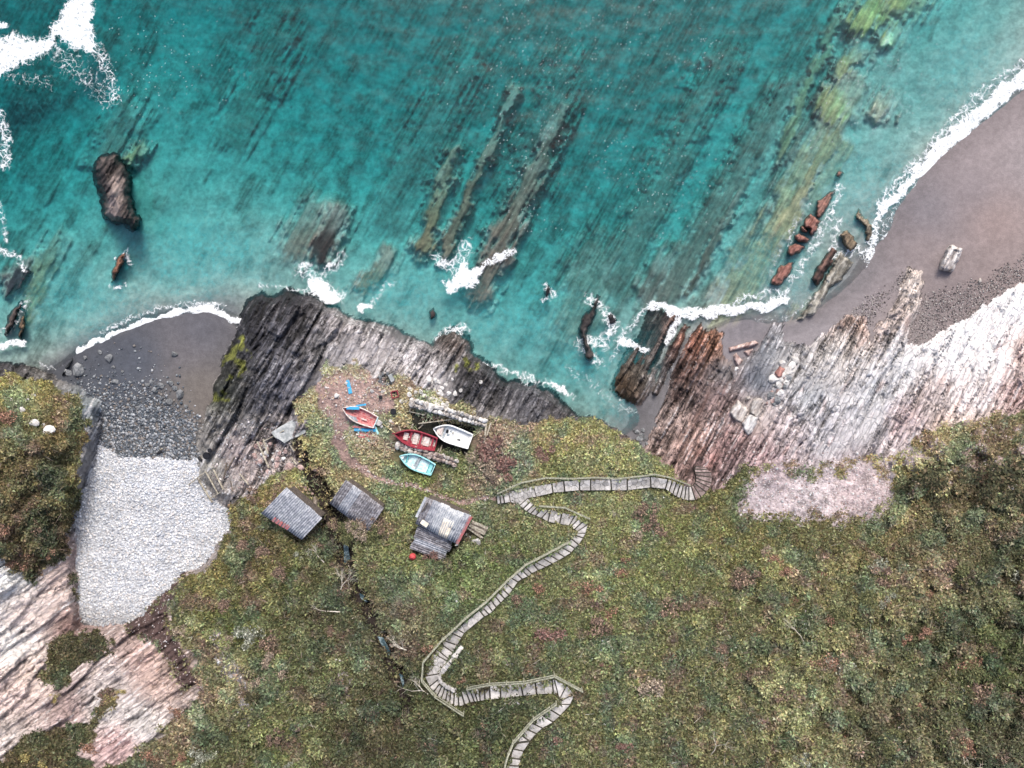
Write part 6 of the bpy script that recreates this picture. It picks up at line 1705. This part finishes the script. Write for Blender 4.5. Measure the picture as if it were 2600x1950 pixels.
plank(S1((1000, 590), (1030, 725)), .09, .09, M_OLDWOOD, 'short dark pole beside the long crossing pole', 'beam', 'slipway_beam', .2)
plank(S1((1115, 500), (1225, 640)), .1, .09, M_TIMBER, 'pale pole ending at the grass above the slipway', 'beam', 'slipway_beam', .25)
N1 = lambda *p: T(480, 1050, .3152, *p)
plank(N1((550, 225), (645, 440)), .16, .13, M_TIMBER, 'thick pale beam across the pink rubble', 'beam', 'slipway_beam', .4)
plank(N1((598, 205), (636, 328)), .13, .12, M_TIMBER, 'shorter beam beside the thick pale beam', 'beam', 'slipway_beam', .35)
plank(N1((605, 222), (765, 138)), .11, .1, M_TIMBER, 'pole joining the beams to the concrete slab', 'beam', 'slipway_beam', .5)
plank(N1((755, 158), (846, 305)), .13, .12, M_TIMBER, 'beam running down from the concrete slab', 'beam', 'slipway_beam', .4)
plank(N1((820, 350), (867, 412)), .13, .12, M_TIMBER, 'short beam at the foot of the slab beam', 'beam', 'slipway_beam', .3)
# concrete slab
cs_ = N1((660, 152), (720, 112), (800, 68), (930, 0), (968, 100), (932, 160), (880, 185), (820, 206), (768, 240), (735, 215), (690, 192))
cz = max(ground(*np.array(cs_).mean(0)), 6.0) + .22
oc = W(*np.array(cs_).mean(0), cz - .5)
o = prism('concrete_slab', [W(p[0], p[1], cz) for p in cs_], .9, M_CONC, None, 0, oc); o.location = oc
tag(o, 'pale grey concrete slab at the head of the slipway', 'slab')

# ---- dry stone walls: every stone is a piece
def stone_wall(label, a, b, width, hgt, kinds, zg=None, jit=.06):
    za, zb_ = ground(*a), ground(*b)
    pa, pb = W(a[0], a[1], za + hgt), W(b[0], b[1], zb_ + hgt)
    d = (pb - pa); L = math.hypot(d.x, d.y); ang = math.atan2(d.y, d.x)
    root = thing('stone_wall', label, 'wall', pa - Vector((0, 0, hgt)), ang)
    layers = max(2, int(hgt / .34))
    for ly in range(layers):
        zc = hgt * (ly + .5) / layers
        x = 0.0
        while x < L:
            s = random.uniform(.30, .58)
            rowsn = 2 if s < .45 else random.choice([1, 2])
            for rr in range(rowsn):
                y = (rr - (rowsn - 1) / 2) * width * .52 + random.uniform(-jit, jit)
                me = random.choice(STONES[random.choice(kinds)])
                o = link('wall_stone', me, parent=root, loc=(x + s / 2, y, zc + (zb_ - za) * x / L))
                o.scale = (s * 1.12, width / rowsn * 1.05, hgt / layers * 1.7)
                o.rotation_euler = (random.uniform(-.12, .12), random.uniform(-.12, .12), random.choice([0, math.pi]) + random.uniform(-.15, .15))
            x += s * .93
    return root
B2 = B1((1040, 555), (2085, 850))
stone_wall('pale dry-stone wall along the north side of the boat pen', B2[0], B2[1], .78, .8, ['stone_white', 'stone_white', 'stone_wall'])
B3 = B1((850, 1165), (1660, 1400))
stone_wall('brown mottled dry-stone wall along the south side of the boat pen', B3[0], B3[1], .72, .7, ['stone_brown', 'stone_brown', 'stone_wall'])
# rubble spilled behind the north wall
for k in range(34):
    t = random.random(); 
    (a, b), = B1((1290 + 330 * t + random.uniform(-40, 40), 540 + 90 * t + random.uniform(-70, 30)))
    stone(a, b, random.uniform(.22, .5), 'stone_white', 'pale rubble stone tipped behind the north boat wall', 'rubble behind the north wall')
for k in range(26):
    (a, b), = N1((random.uniform(520, 780), random.uniform(240, 440)))
    stone(a, b, random.uniform(.22, .55), random.choice(['stone_pink', 'stone_pink', 'stone_white']), 'pink rubble stone between the slipway beams', 'pink rubble at the slipway')
# ------------------------------------------------------------------ bushes, dead shrubs, fallen branches: one thing each
M_TWIG = mat_plain('grey_twig', (150, 142, 128), .9, .3, 4, c2=(112, 104, 94))
M_TWIGP = mat_plain('bleached_wood', (206, 200, 188), .85, .25, 4, c2=(168, 160, 148))
M_TWIGD = mat_plain('dark_twig', (92, 80, 76), .9, .3, 4)
def crown_mesh(name, seed, n, cols, flat=.62, leaf=.13, lumps=6):
    r = np.random.default_rng(seed)
    cen = r.normal(0, .42, (lumps, 3)) * np.array([1, 1, .4]); rad = r.uniform(.3, .55, lumps)
    k = r.integers(0, lumps, n)
    d = r.normal(0, 1, (n, 3)); d /= np.linalg.norm(d, axis=1)[:, None]; d[:, 2] = np.abs(d[:, 2]) * 1.0 - .15
    base = cen[k] + d * rad[k][:, None] * r.uniform(.45, 1.05, (n, 1))
    base[:, 2] = base[:, 2] * flat + .42
    az = r.uniform(0, 2 * np.pi, n); el = r.uniform(-.2, 1.0, n)
    dv = np.stack([np.cos(az) * np.cos(el), np.sin(az) * np.cos(el), np.sin(el)], -1)
    sv = np.stack([-np.sin(az), np.cos(az), r.normal(0, .4, n)], -1)
    L = leaf * r.uniform(.6, 1.6, (n, 1)); w = L * .55
    mid = base + dv * L * .45
    q = np.stack([base, mid - sv * w * .5, base + dv * L, mid + sv * w * .5], 1)
    cc = np.array([lin(c) for c in cols]); cc = (cc * .68 + cc.mean(1, keepdims=True) * .32)[r.integers(0, len(cols), n)] * ALB * 1.3 * r.uniform(.4, 1.5, (n, 1))
    return mesh_np(name, q.reshape(-1, 3), np.arange(n * 4).reshape(-1, 4), np.clip(np.repeat(cc, 4, 0), .01, .7), smooth=False)
def twig_mesh(name, seed, depth=4, spread=.55, ln=.5, rad=.028, mat=None, flat=.55, n0=5, gravity=0.0, direction=None):
    """branching bare wood"""
    r = random.Random(seed); vs, fs = [], []
    def tube(p, q, r0, r1):
        d = (q - p)
        s = d.cross(Vector((.3, .2, 1))).normalized(); t = d.cross(s).normalized(); b = len(vs)
        for e, rr in ((p, r0), (q, r1)):
            for k in range(3):
                a = 2 * math.pi * k / 3
                vs.append(tuple(e + s * (rr * math.cos(a)) + t * (rr * math.sin(a))))
        for k in range(3): fs.append((b + k, b + (k + 1) % 3, b + 3 + (k + 1) % 3, b + 3 + k))
    def grow(p, d, L, R, lev):
        segs = 2
        for s in range(segs):
            d2 = (d + Vector((r.gauss(0, .22), r.gauss(0, .22), r.gauss(0, .12) - gravity))).normalized()
            q = p + d2 * (L / segs); tube(p, q, R, R * .8); p = q; R *= .8; d = d2
            if lev > 0 and (s == segs - 1 or r.random() < .7):
                for _ in range(r.choice([1, 2, 2])):
                    e = (d + Vector((r.gauss(0, spread), r.gauss(0, spread), r.gauss(0, spread * flat)))).normalized()
                    grow(p, e, L * r.uniform(.6, .85), R * .75, lev - 1)
    for k in range(n0):
        if direction is None:
            a = 2 * math.pi * (k + r.random()) / n0
            d = Vector((math.cos(a) * .8, math.sin(a) * .8, r.uniform(.3, .9)))
        else:
            d = Vector(direction) + Vector((r.gauss(0, .12), r.gauss(0, .12), r.gauss(0, .05)))
        grow(Vector((0, 0, 0)), d.normalized(), ln, rad, depth)
    me = bpy.data.meshes.new(name); me.from_pydata(vs, [], fs)
    if mat: me.materials.append(mat)
    return me
PAL = {'orange': [(186, 128, 96), (170, 114, 86), (150, 112, 84), (120, 92, 70), (196, 144, 112), (104, 84, 62)],
       'brown': [(150, 120, 96), (128, 100, 84), (168, 136, 106), (108, 88, 76)],
       'russet': [(140, 96, 84), (160, 112, 96), (118, 84, 78), (150, 120, 104)],
       'dark': [(78, 80, 50), (64, 68, 44), (96, 94, 58), (104, 90, 62), (56, 58, 42)],
       'olive': [(120, 122, 66), (100, 106, 56), (138, 136, 78), (86, 94, 52)],
       'tan': [(176, 152, 122), (150, 128, 106), (190, 170, 140), (132, 112, 96)],
       'gold': [(190, 170, 80), (170, 148, 70), (120, 118, 62), (206, 186, 100)],
       'dusty': [(160, 164, 140), (138, 142, 118), (180, 182, 160), (116, 120, 96)]}
CROWN = {k: [crown_mesh('crown_' + k, 600 + 13 * i + q, 520, c) for q in range(3)] for i, (k, c) in enumerate(PAL.items())}
for ms in CROWN.values():
    for m_ in ms: m_.materials.append(M_LEAF)
STEM = [twig_mesh('stem', 700 + k, 2, .5, .32, .03, M_TWIGD) for k in range(3)]
def bush(u, v, rad_d, kind, label, group, sx=1.0, rot=None, hz=1.0):
    g = ground(u * K, v * K); R = rad_d * K / FPX * (CAM_H - g)
    root = thing('bush', label, 'bush', W(u * K, v * K, g - .06), random.uniform(0, 6.28) if rot is None else rot, group)
    s = R / .8
    c = link('crown', random.choice(CROWN[kind]), parent=root); c.scale = (s * sx, s, min(s, .7 + .3 * s) * hz)
    t = link('stem', random.choice(STEM), parent=root); t.scale = (s * .8 * sx, s * .8, min(s, 1) * .8)
    return root
ON = 'orange-leaved bushes'
for (u, v, r_, lab) in ((1240, 1268, 13, 'small orange bush touching the big orange bush on the open slope'), (1273, 1277, 25, 'big bright orange bush on the open slope between the two stair flights'), (1168, 1276, 18, 'round orange bush close to the straight stair flight'),
                        (1315, 1322, 18, 'upright pinkish orange bush below the big orange one'), (1350, 1210, 13, 'brown-orange bush topping a pair above the open slope'), (1343, 1238, 15, 'orange bush lower of a pair above the open slope'),
                        (925, 1405, 15, 'rusty bush at the bend of the stairway over the stream'), (1000, 1472, 11, 'pale orange tuft inside the lower bend of the stairway')):
    bush(u, v, r_, 'orange', lab, ON)
for (u, v, r_) in ((1802, 1342, 22), (1716, 1301, 11), (1797, 1433, 22), (1760, 1433, 14), (1740, 1479, 10), (1920, 1307, 15), (1993, 1365, 15), (2109, 1355, 17), (2088, 1433, 20), (1947, 1379, 16), (1907, 1358, 12), (1980, 1535, 18), (1837, 1587, 13),
                   (2087, 1611, 20), (1670, 1208, 17), (1694, 1234, 14), (1772, 1234, 11), (1890, 1400, 8), (1925, 1615, 12), (2150, 1640, 14), (2040, 1330, 9), (2000, 1290, 12)):
    bush(u, v, r_, 'orange', 'orange-tipped bush standing out of the dark scrub east of the stairs', 'orange bushes in the dark scrub')
for (u, v, r_) in ((10, 905, 26), (75, 1140, 16), (60, 1205, 20), (25, 1220, 14), (110, 1190, 14), (70, 1170, 12), (0, 1150, 20), (85, 1050, 15), (140, 1160, 12)):
    bush(u, v, r_, 'orange' if u < 30 or v > 1180 else 'brown', 'rusty bush in the dark scrub of the left headland', 'rusty bushes on the left headland')
for (u, v, r_, k, lab) in ((1455, 1318, 26, 'brown', 'round brown bush with orange fringe on the open slope'), (1385, 1120, 22, 'brown', 'upper half of the long brown bush under the paved path'), (1402, 1142, 22, 'brown', 'lower half of the long brown bush under the paved path'), (1368, 1160, 17, 'tan', 'tan spiky bush below the long brown bush'),
                           (1405, 1490, 30, 'tan', 'wide straggly tan bush on the lower open slope'), (1345, 1610, 16, 'russet', 'purple-brown bush beside the uppermost flight'), (1205, 1600, 14, 'russet', 'purple-brown bush between the level flight and the top flight'), (1120, 1300, 16, 'brown', 'brown bush at the edge of the straight flight'),
                           (1290, 1360, 26, 'brown', 'dull brown bush west of the round brown bush'), (1190, 1370, 28, 'russet', 'broad dark heather bush inside the stair zigzag'), (1310, 1438, 13, 'russet', 'small dark bush under the dull brown one'), (1060, 985, 34, 'russet', 'purple thicket just east of the boat pen'), (1085, 1010, 24, 'russet', 'lower lobe of purple thicket east of the boat pen'),
                           (1045, 1015, 22, 'tan', 'tan thicket behind the south wall'), (1180, 985, 20, 'russet', 'pinkish heather clump on the bank above the paved path'), (1560, 1400, 20, 'brown', 'brown clump where the open slope meets the scrub'), (1610, 1250, 24, 'brown', 'brown clump near the pink bare slope'),
                           (1660, 1190, 18, 'tan', 'tan clump at the rim of the pink bare slope')):
    bush(u, v, r_, k, lab, None, sx=1.25 if 'long' in lab or 'broad' in lab else 1.0)
for (u, v, r_, sx) in ((2000, 1030, 42, 1.2), (2030, 1055, 30, 1.2), (1965, 1050, 24, 1.0), (2170, 1030, 50, 1.1), (2140, 1070, 36, 1.2), (2190, 1080, 40, 1.0)):
    bush(u, v, r_, 'dark', 'large dark gorse bush on the pale ground at the eastern cliff top', 'dark gorse on the eastern cliff top', sx)
for k in range(46):
    u, v = random.uniform(1640, 2240), random.uniform(1200, 1680)
    if scrub[np.searchsorted(VA, v * K), np.searchsorted(UA, u * K)] < .45: continue
    kd = random.choice(['dark', 'dark', 'olive', 'olive', 'dusty', 'brown'])
    bush(u, v, random.uniform(14, 30), kd, {'dark': 'dark green', 'olive': 'olive green', 'dusty': 'dusty grey-green', 'brown': 'dull brown'}[kd] + ' rounded gorse bush in the dense scrub east of the stairs', {'dark': 'dark', 'olive': 'olive', 'dusty': 'dusty', 'brown': 'brown'}[kd] + ' gorse in the eastern scrub')
for k in range(26):
    u, v = random.uniform(380, 1000), random.uniform(1180, 1680)
    if abs(u - 760 - (v - 1260) * .42) < 36 or u > 560 + .6 * (v - 900) - 60: continue
    i_, j_ = np.searchsorted(UA, u * K), np.searchsorted(VA, v * K)
    if ggr[j_, i_] < .6: continue
    kd = random.choice(['dark', 'olive', 'brown', 'dusty', 'tan'])
    bush(u, v, random.uniform(14, 26), kd, {'dark': 'dark green', 'olive': 'olive green', 'dusty': 'dusty grey-green', 'brown': 'brown', 'tan': 'pale tan'}[kd] + ' low bush in the scrub west of the stream', kd + ' bushes west of the stream')
for (u, v, r_, lab) in ((570, 1190, 24, 'brown-orange bush left of the square tin hut'), (530, 1175, 20, 'tan-brown bush on the slope over the pebble bank'), (600, 1240, 22, 'dark orange bush in front of the square tin hut'), (640, 1155, 14, 'reddish bramble at the rusty eave of the square tin hut'), (690, 1180, 14, 'red-brown bramble beside the gully'),
                        (560, 1075, 16, 'brown bramble uphill of the slipway'), (600, 1082, 14, 'brown bramble above the square tin hut')):
    bush(u, v, r_, 'brown', lab, None)
for (u, v, r_, kd) in ((770, 1130, 20, 'tan'), (800, 1150, 20, 'olive'), (745, 1135, 14, 'olive'), (785, 1118, 14, 'brown'), (820, 1130, 16, 'brown'), (760, 1160, 16, 'olive'), (790, 1140, 18, 'tan'), (735, 1125, 12, 'brown'), (805, 1165, 16, 'olive'), (775, 1150, 18, 'olive')):
    o = bush(u, v, r_, kd, 'bramble clump growing over the half-buried hut roof', 'brambles over the hut roof')
    o.location.z = 9.15
for (u, v, r_, lab) in ((935, 1190, 14, 'reddish bramble creeping onto the lean-to roof'),):
    o = bush(u, v, r_, 'russet', lab, None); o.location.z = 9.6
for (u, v, r_) in ((240, 1510, 12), (262, 1492, 10), (50, 1640, 20), (100, 1655, 18), (120, 1505, 10)):
    bush(u, v, r_, 'gold', 'yellow-flowered gorse clump among the pink slabs', 'yellow gorse among the slabs')
for (u, v, r_) in ((195, 1615, 16), (385, 1535, 14), (330, 1630, 18), (395, 1640, 16)):
    bush(u, v, r_, 'orange', 'rusty bush beside the pink rock slabs', 'rusty bushes by the pink slabs')
for (u, v, r_) in ((210, 1395, 24), (180, 1410, 20), (150, 1395, 16), (160, 1440, 14)):
    bush(u, v, r_, 'dark', 'dark green bush in the hollow between the slabs and the pebble bank', 'bushes in the slab hollow')
# round cushion of grass by the pink slope
bush(1585, 1030, 26, 'olive', 'round olive cushion bush at the head of the beach steps', None, hz=.9)
# bare grey shrubs
SH = [twig_mesh('shrub_twigs', 800 + k, 4, .6, .42, .02, M_TWIG, n0=8) for k in range(3)]
SHP = [twig_mesh('shrub_twigs_pale', 820 + k, 4, .6, .42, .022, M_TWIGP, n0=8) for k in range(2)]
def shrub(u, v, rad_d, label, pale=False, group=None):
    g = ground(u * K, v * K); R = rad_d * K / FPX * (CAM_H - g)
    root = thing('dead_shrub', label, 'dead shrub', W(u * K, v * K, g), random.uniform(0, 6.28), group)
    t = link('branches', random.choice(SHP if pale else SH), parent=root); t.scale = (R / 1.15,) * 2 + (min(.9, R / 1.3),)
    s_ = link('stem', random.choice(STEM), parent=root); s_.scale = (.5, .5, .4)
    return root
shrub(1327, 1118, 20, 'pale silvery dead shrub under the paved path', True)
for (u, v, r_, lab) in ((1692, 1408, 30, 'big grey dead shrub at the edge of the eastern scrub'), (1668, 1285, 22, 'grey dead shrub near the top of the eastern scrub'), (1330, 1560, 26, 'grey-green dead shrub below the sharp stair turn'), (1310, 1625, 34, 'wide grey dead shrub near the uppermost flight'),
                        (870, 1300, 32, 'brown twiggy dead shrub over the stream gully'), (850, 1330, 26, 'second twiggy shrub downhill of the brown twiggy one'), (605, 1400, 22, 'grey dead shrub uphill of the fallen white branches'), (690, 1440, 26, 'dull grey shrub below the fallen white branches'),
                        (870, 1545, 34, 'fanned grey shrub beside the lower stream'), (720, 1180, 26, 'grey thicket filling the gully between the huts'), (640, 1300, 20, 'bare shrub below the square tin hut'), (1390, 1375, 17, 'small silver-grey shrub next to the orange clump'),
                        (1030, 1590, 24, 'grey shrub under the lower bend handrail'), (1055, 1620, 22, 'grey shrub with pale stems at the picture foot'), (1960, 1570, 30, 'mauve-grey shrub low in the eastern scrub'), (2060, 1580, 26, 'pale grey shrub next to the mauve one'),
                        (1890, 1480, 16, 'small white-grey shrub in the eastern scrub'), (1120, 1215, 9, 'dark shrub beside the straight flight'), (770, 1385, 20, 'bare shrub on the west lip of the gully'), (480, 1370, 24, 'grey shrub above the pink soil slope'), (500, 1560, 20, 'grey shrub by the pale stony streak'),
                        (1175, 1262, 11, 'twiggy shrub leaning against the round orange bush'), (1840, 1560, 26, 'brown-grey shrub near the foot of the eastern scrub'), (1770, 1540, 26, 'tan-grey shrub at the lower edge of the open slope')):
    shrub(u, v, r_, lab)
for k in range(40):
    u, v = (random.uniform(1640, 2230), random.uniform(1230, 1680)) if k % 2 else (random.uniform(400, 1000), random.uniform(1230, 1670))
    i_, j_ = np.searchsorted(UA, u * K), np.searchsorted(VA, v * K)
    if ggr[j_, i_] < .6: continue
    shrub(u, v, random.uniform(10, 22), 'small grey twiggy shrub in the scrub ' + ('east' if k % 2 else 'west') + ' of the stairs', group='small grey shrubs ' + ('east' if k % 2 else 'west'))
# fallen bleached branches
def branch(u, v, ang, size, label, seed, depth=5):
    g = ground(u * K, v * K)
    root = thing('fallen_branch', label, 'branch', W(u * K, v * K, g + .25), ang)
    me = twig_mesh('limb', seed, depth, .42, size, .05, M_TWIGP, flat=.25, n0=1, direction=(1, 0, .12))
    link('limb', me, parent=root)
    return root
branch(775, 1330, math.radians(200), 1.9, 'large bleached branching limb fallen across the scrub west of the stream', 901, 5)
branch(735, 1322, math.radians(175), 1.2, 'upper bleached fork beside the large fallen limb', 905, 4)
branch(925, 1500, math.radians(160), 1.1, 'pale limb arching out of the lower gully', 907, 4)
branch(735, 1275, math.radians(60), .9, 'pale forked branch below the square tin hut', 909, 4)
branch(880, 1405, math.radians(140), .8, 'white branch hanging over the stream', 911, 4)
branch(1735, 1385, math.radians(120), .9, 'pale crooked branch across the big grey shrub', 913, 4)
branch(1445, 1590, math.radians(-70), 1.0, 'crooked pale branch on the lower open slope', 915, 4)
branch(1535, 1630, math.radians(40), .9, 'pale hooked branch at the foot of the open slope', 917, 4)
branch(2060, 1600, math.radians(-50), 1.0, 'bare branch in the foot of the eastern scrub', 919, 4)
branch(700, 1215, math.radians(120), .8, 'pale twig fan beside the square tin hut', 921, 4)
# stream pools in the gully
M_STREAM = None
def mat_stream():
    m = NT('stream_water'); v = m.coord(); n1 = m.noise(v, 3, 4, .6)
    col = m.mix(m.ramp(n1, .45, .65), (.05, .09, .11), (.32, .42, .46))
    return m.done(m.pbr(col, .15, m.bump(n1, .08), .5))
M_STREAM = mat_stream()
for k, pts in enumerate(([(742, 1175), (752, 1180), (758, 1215), (752, 1250), (744, 1230)], [(776, 1282), (790, 1286), (796, 1300), (782, 1304)], [(815, 1375), (828, 1378), (848, 1415), (862, 1440), (852, 1445), (836, 1418)], [(862, 1455), (872, 1460), (880, 1490), (870, 1485)])):
    pp = D(*pts)
    zz = max(ground(*p) for p in pp) + .05
    c0 = np.array(pp).mean(0); zz = ground(*c0) + .12
    o = prism('stream', [W(p[0], p[1], zz) for p in pp], .1, M_STREAM)
    o['kind'] = 'structure'
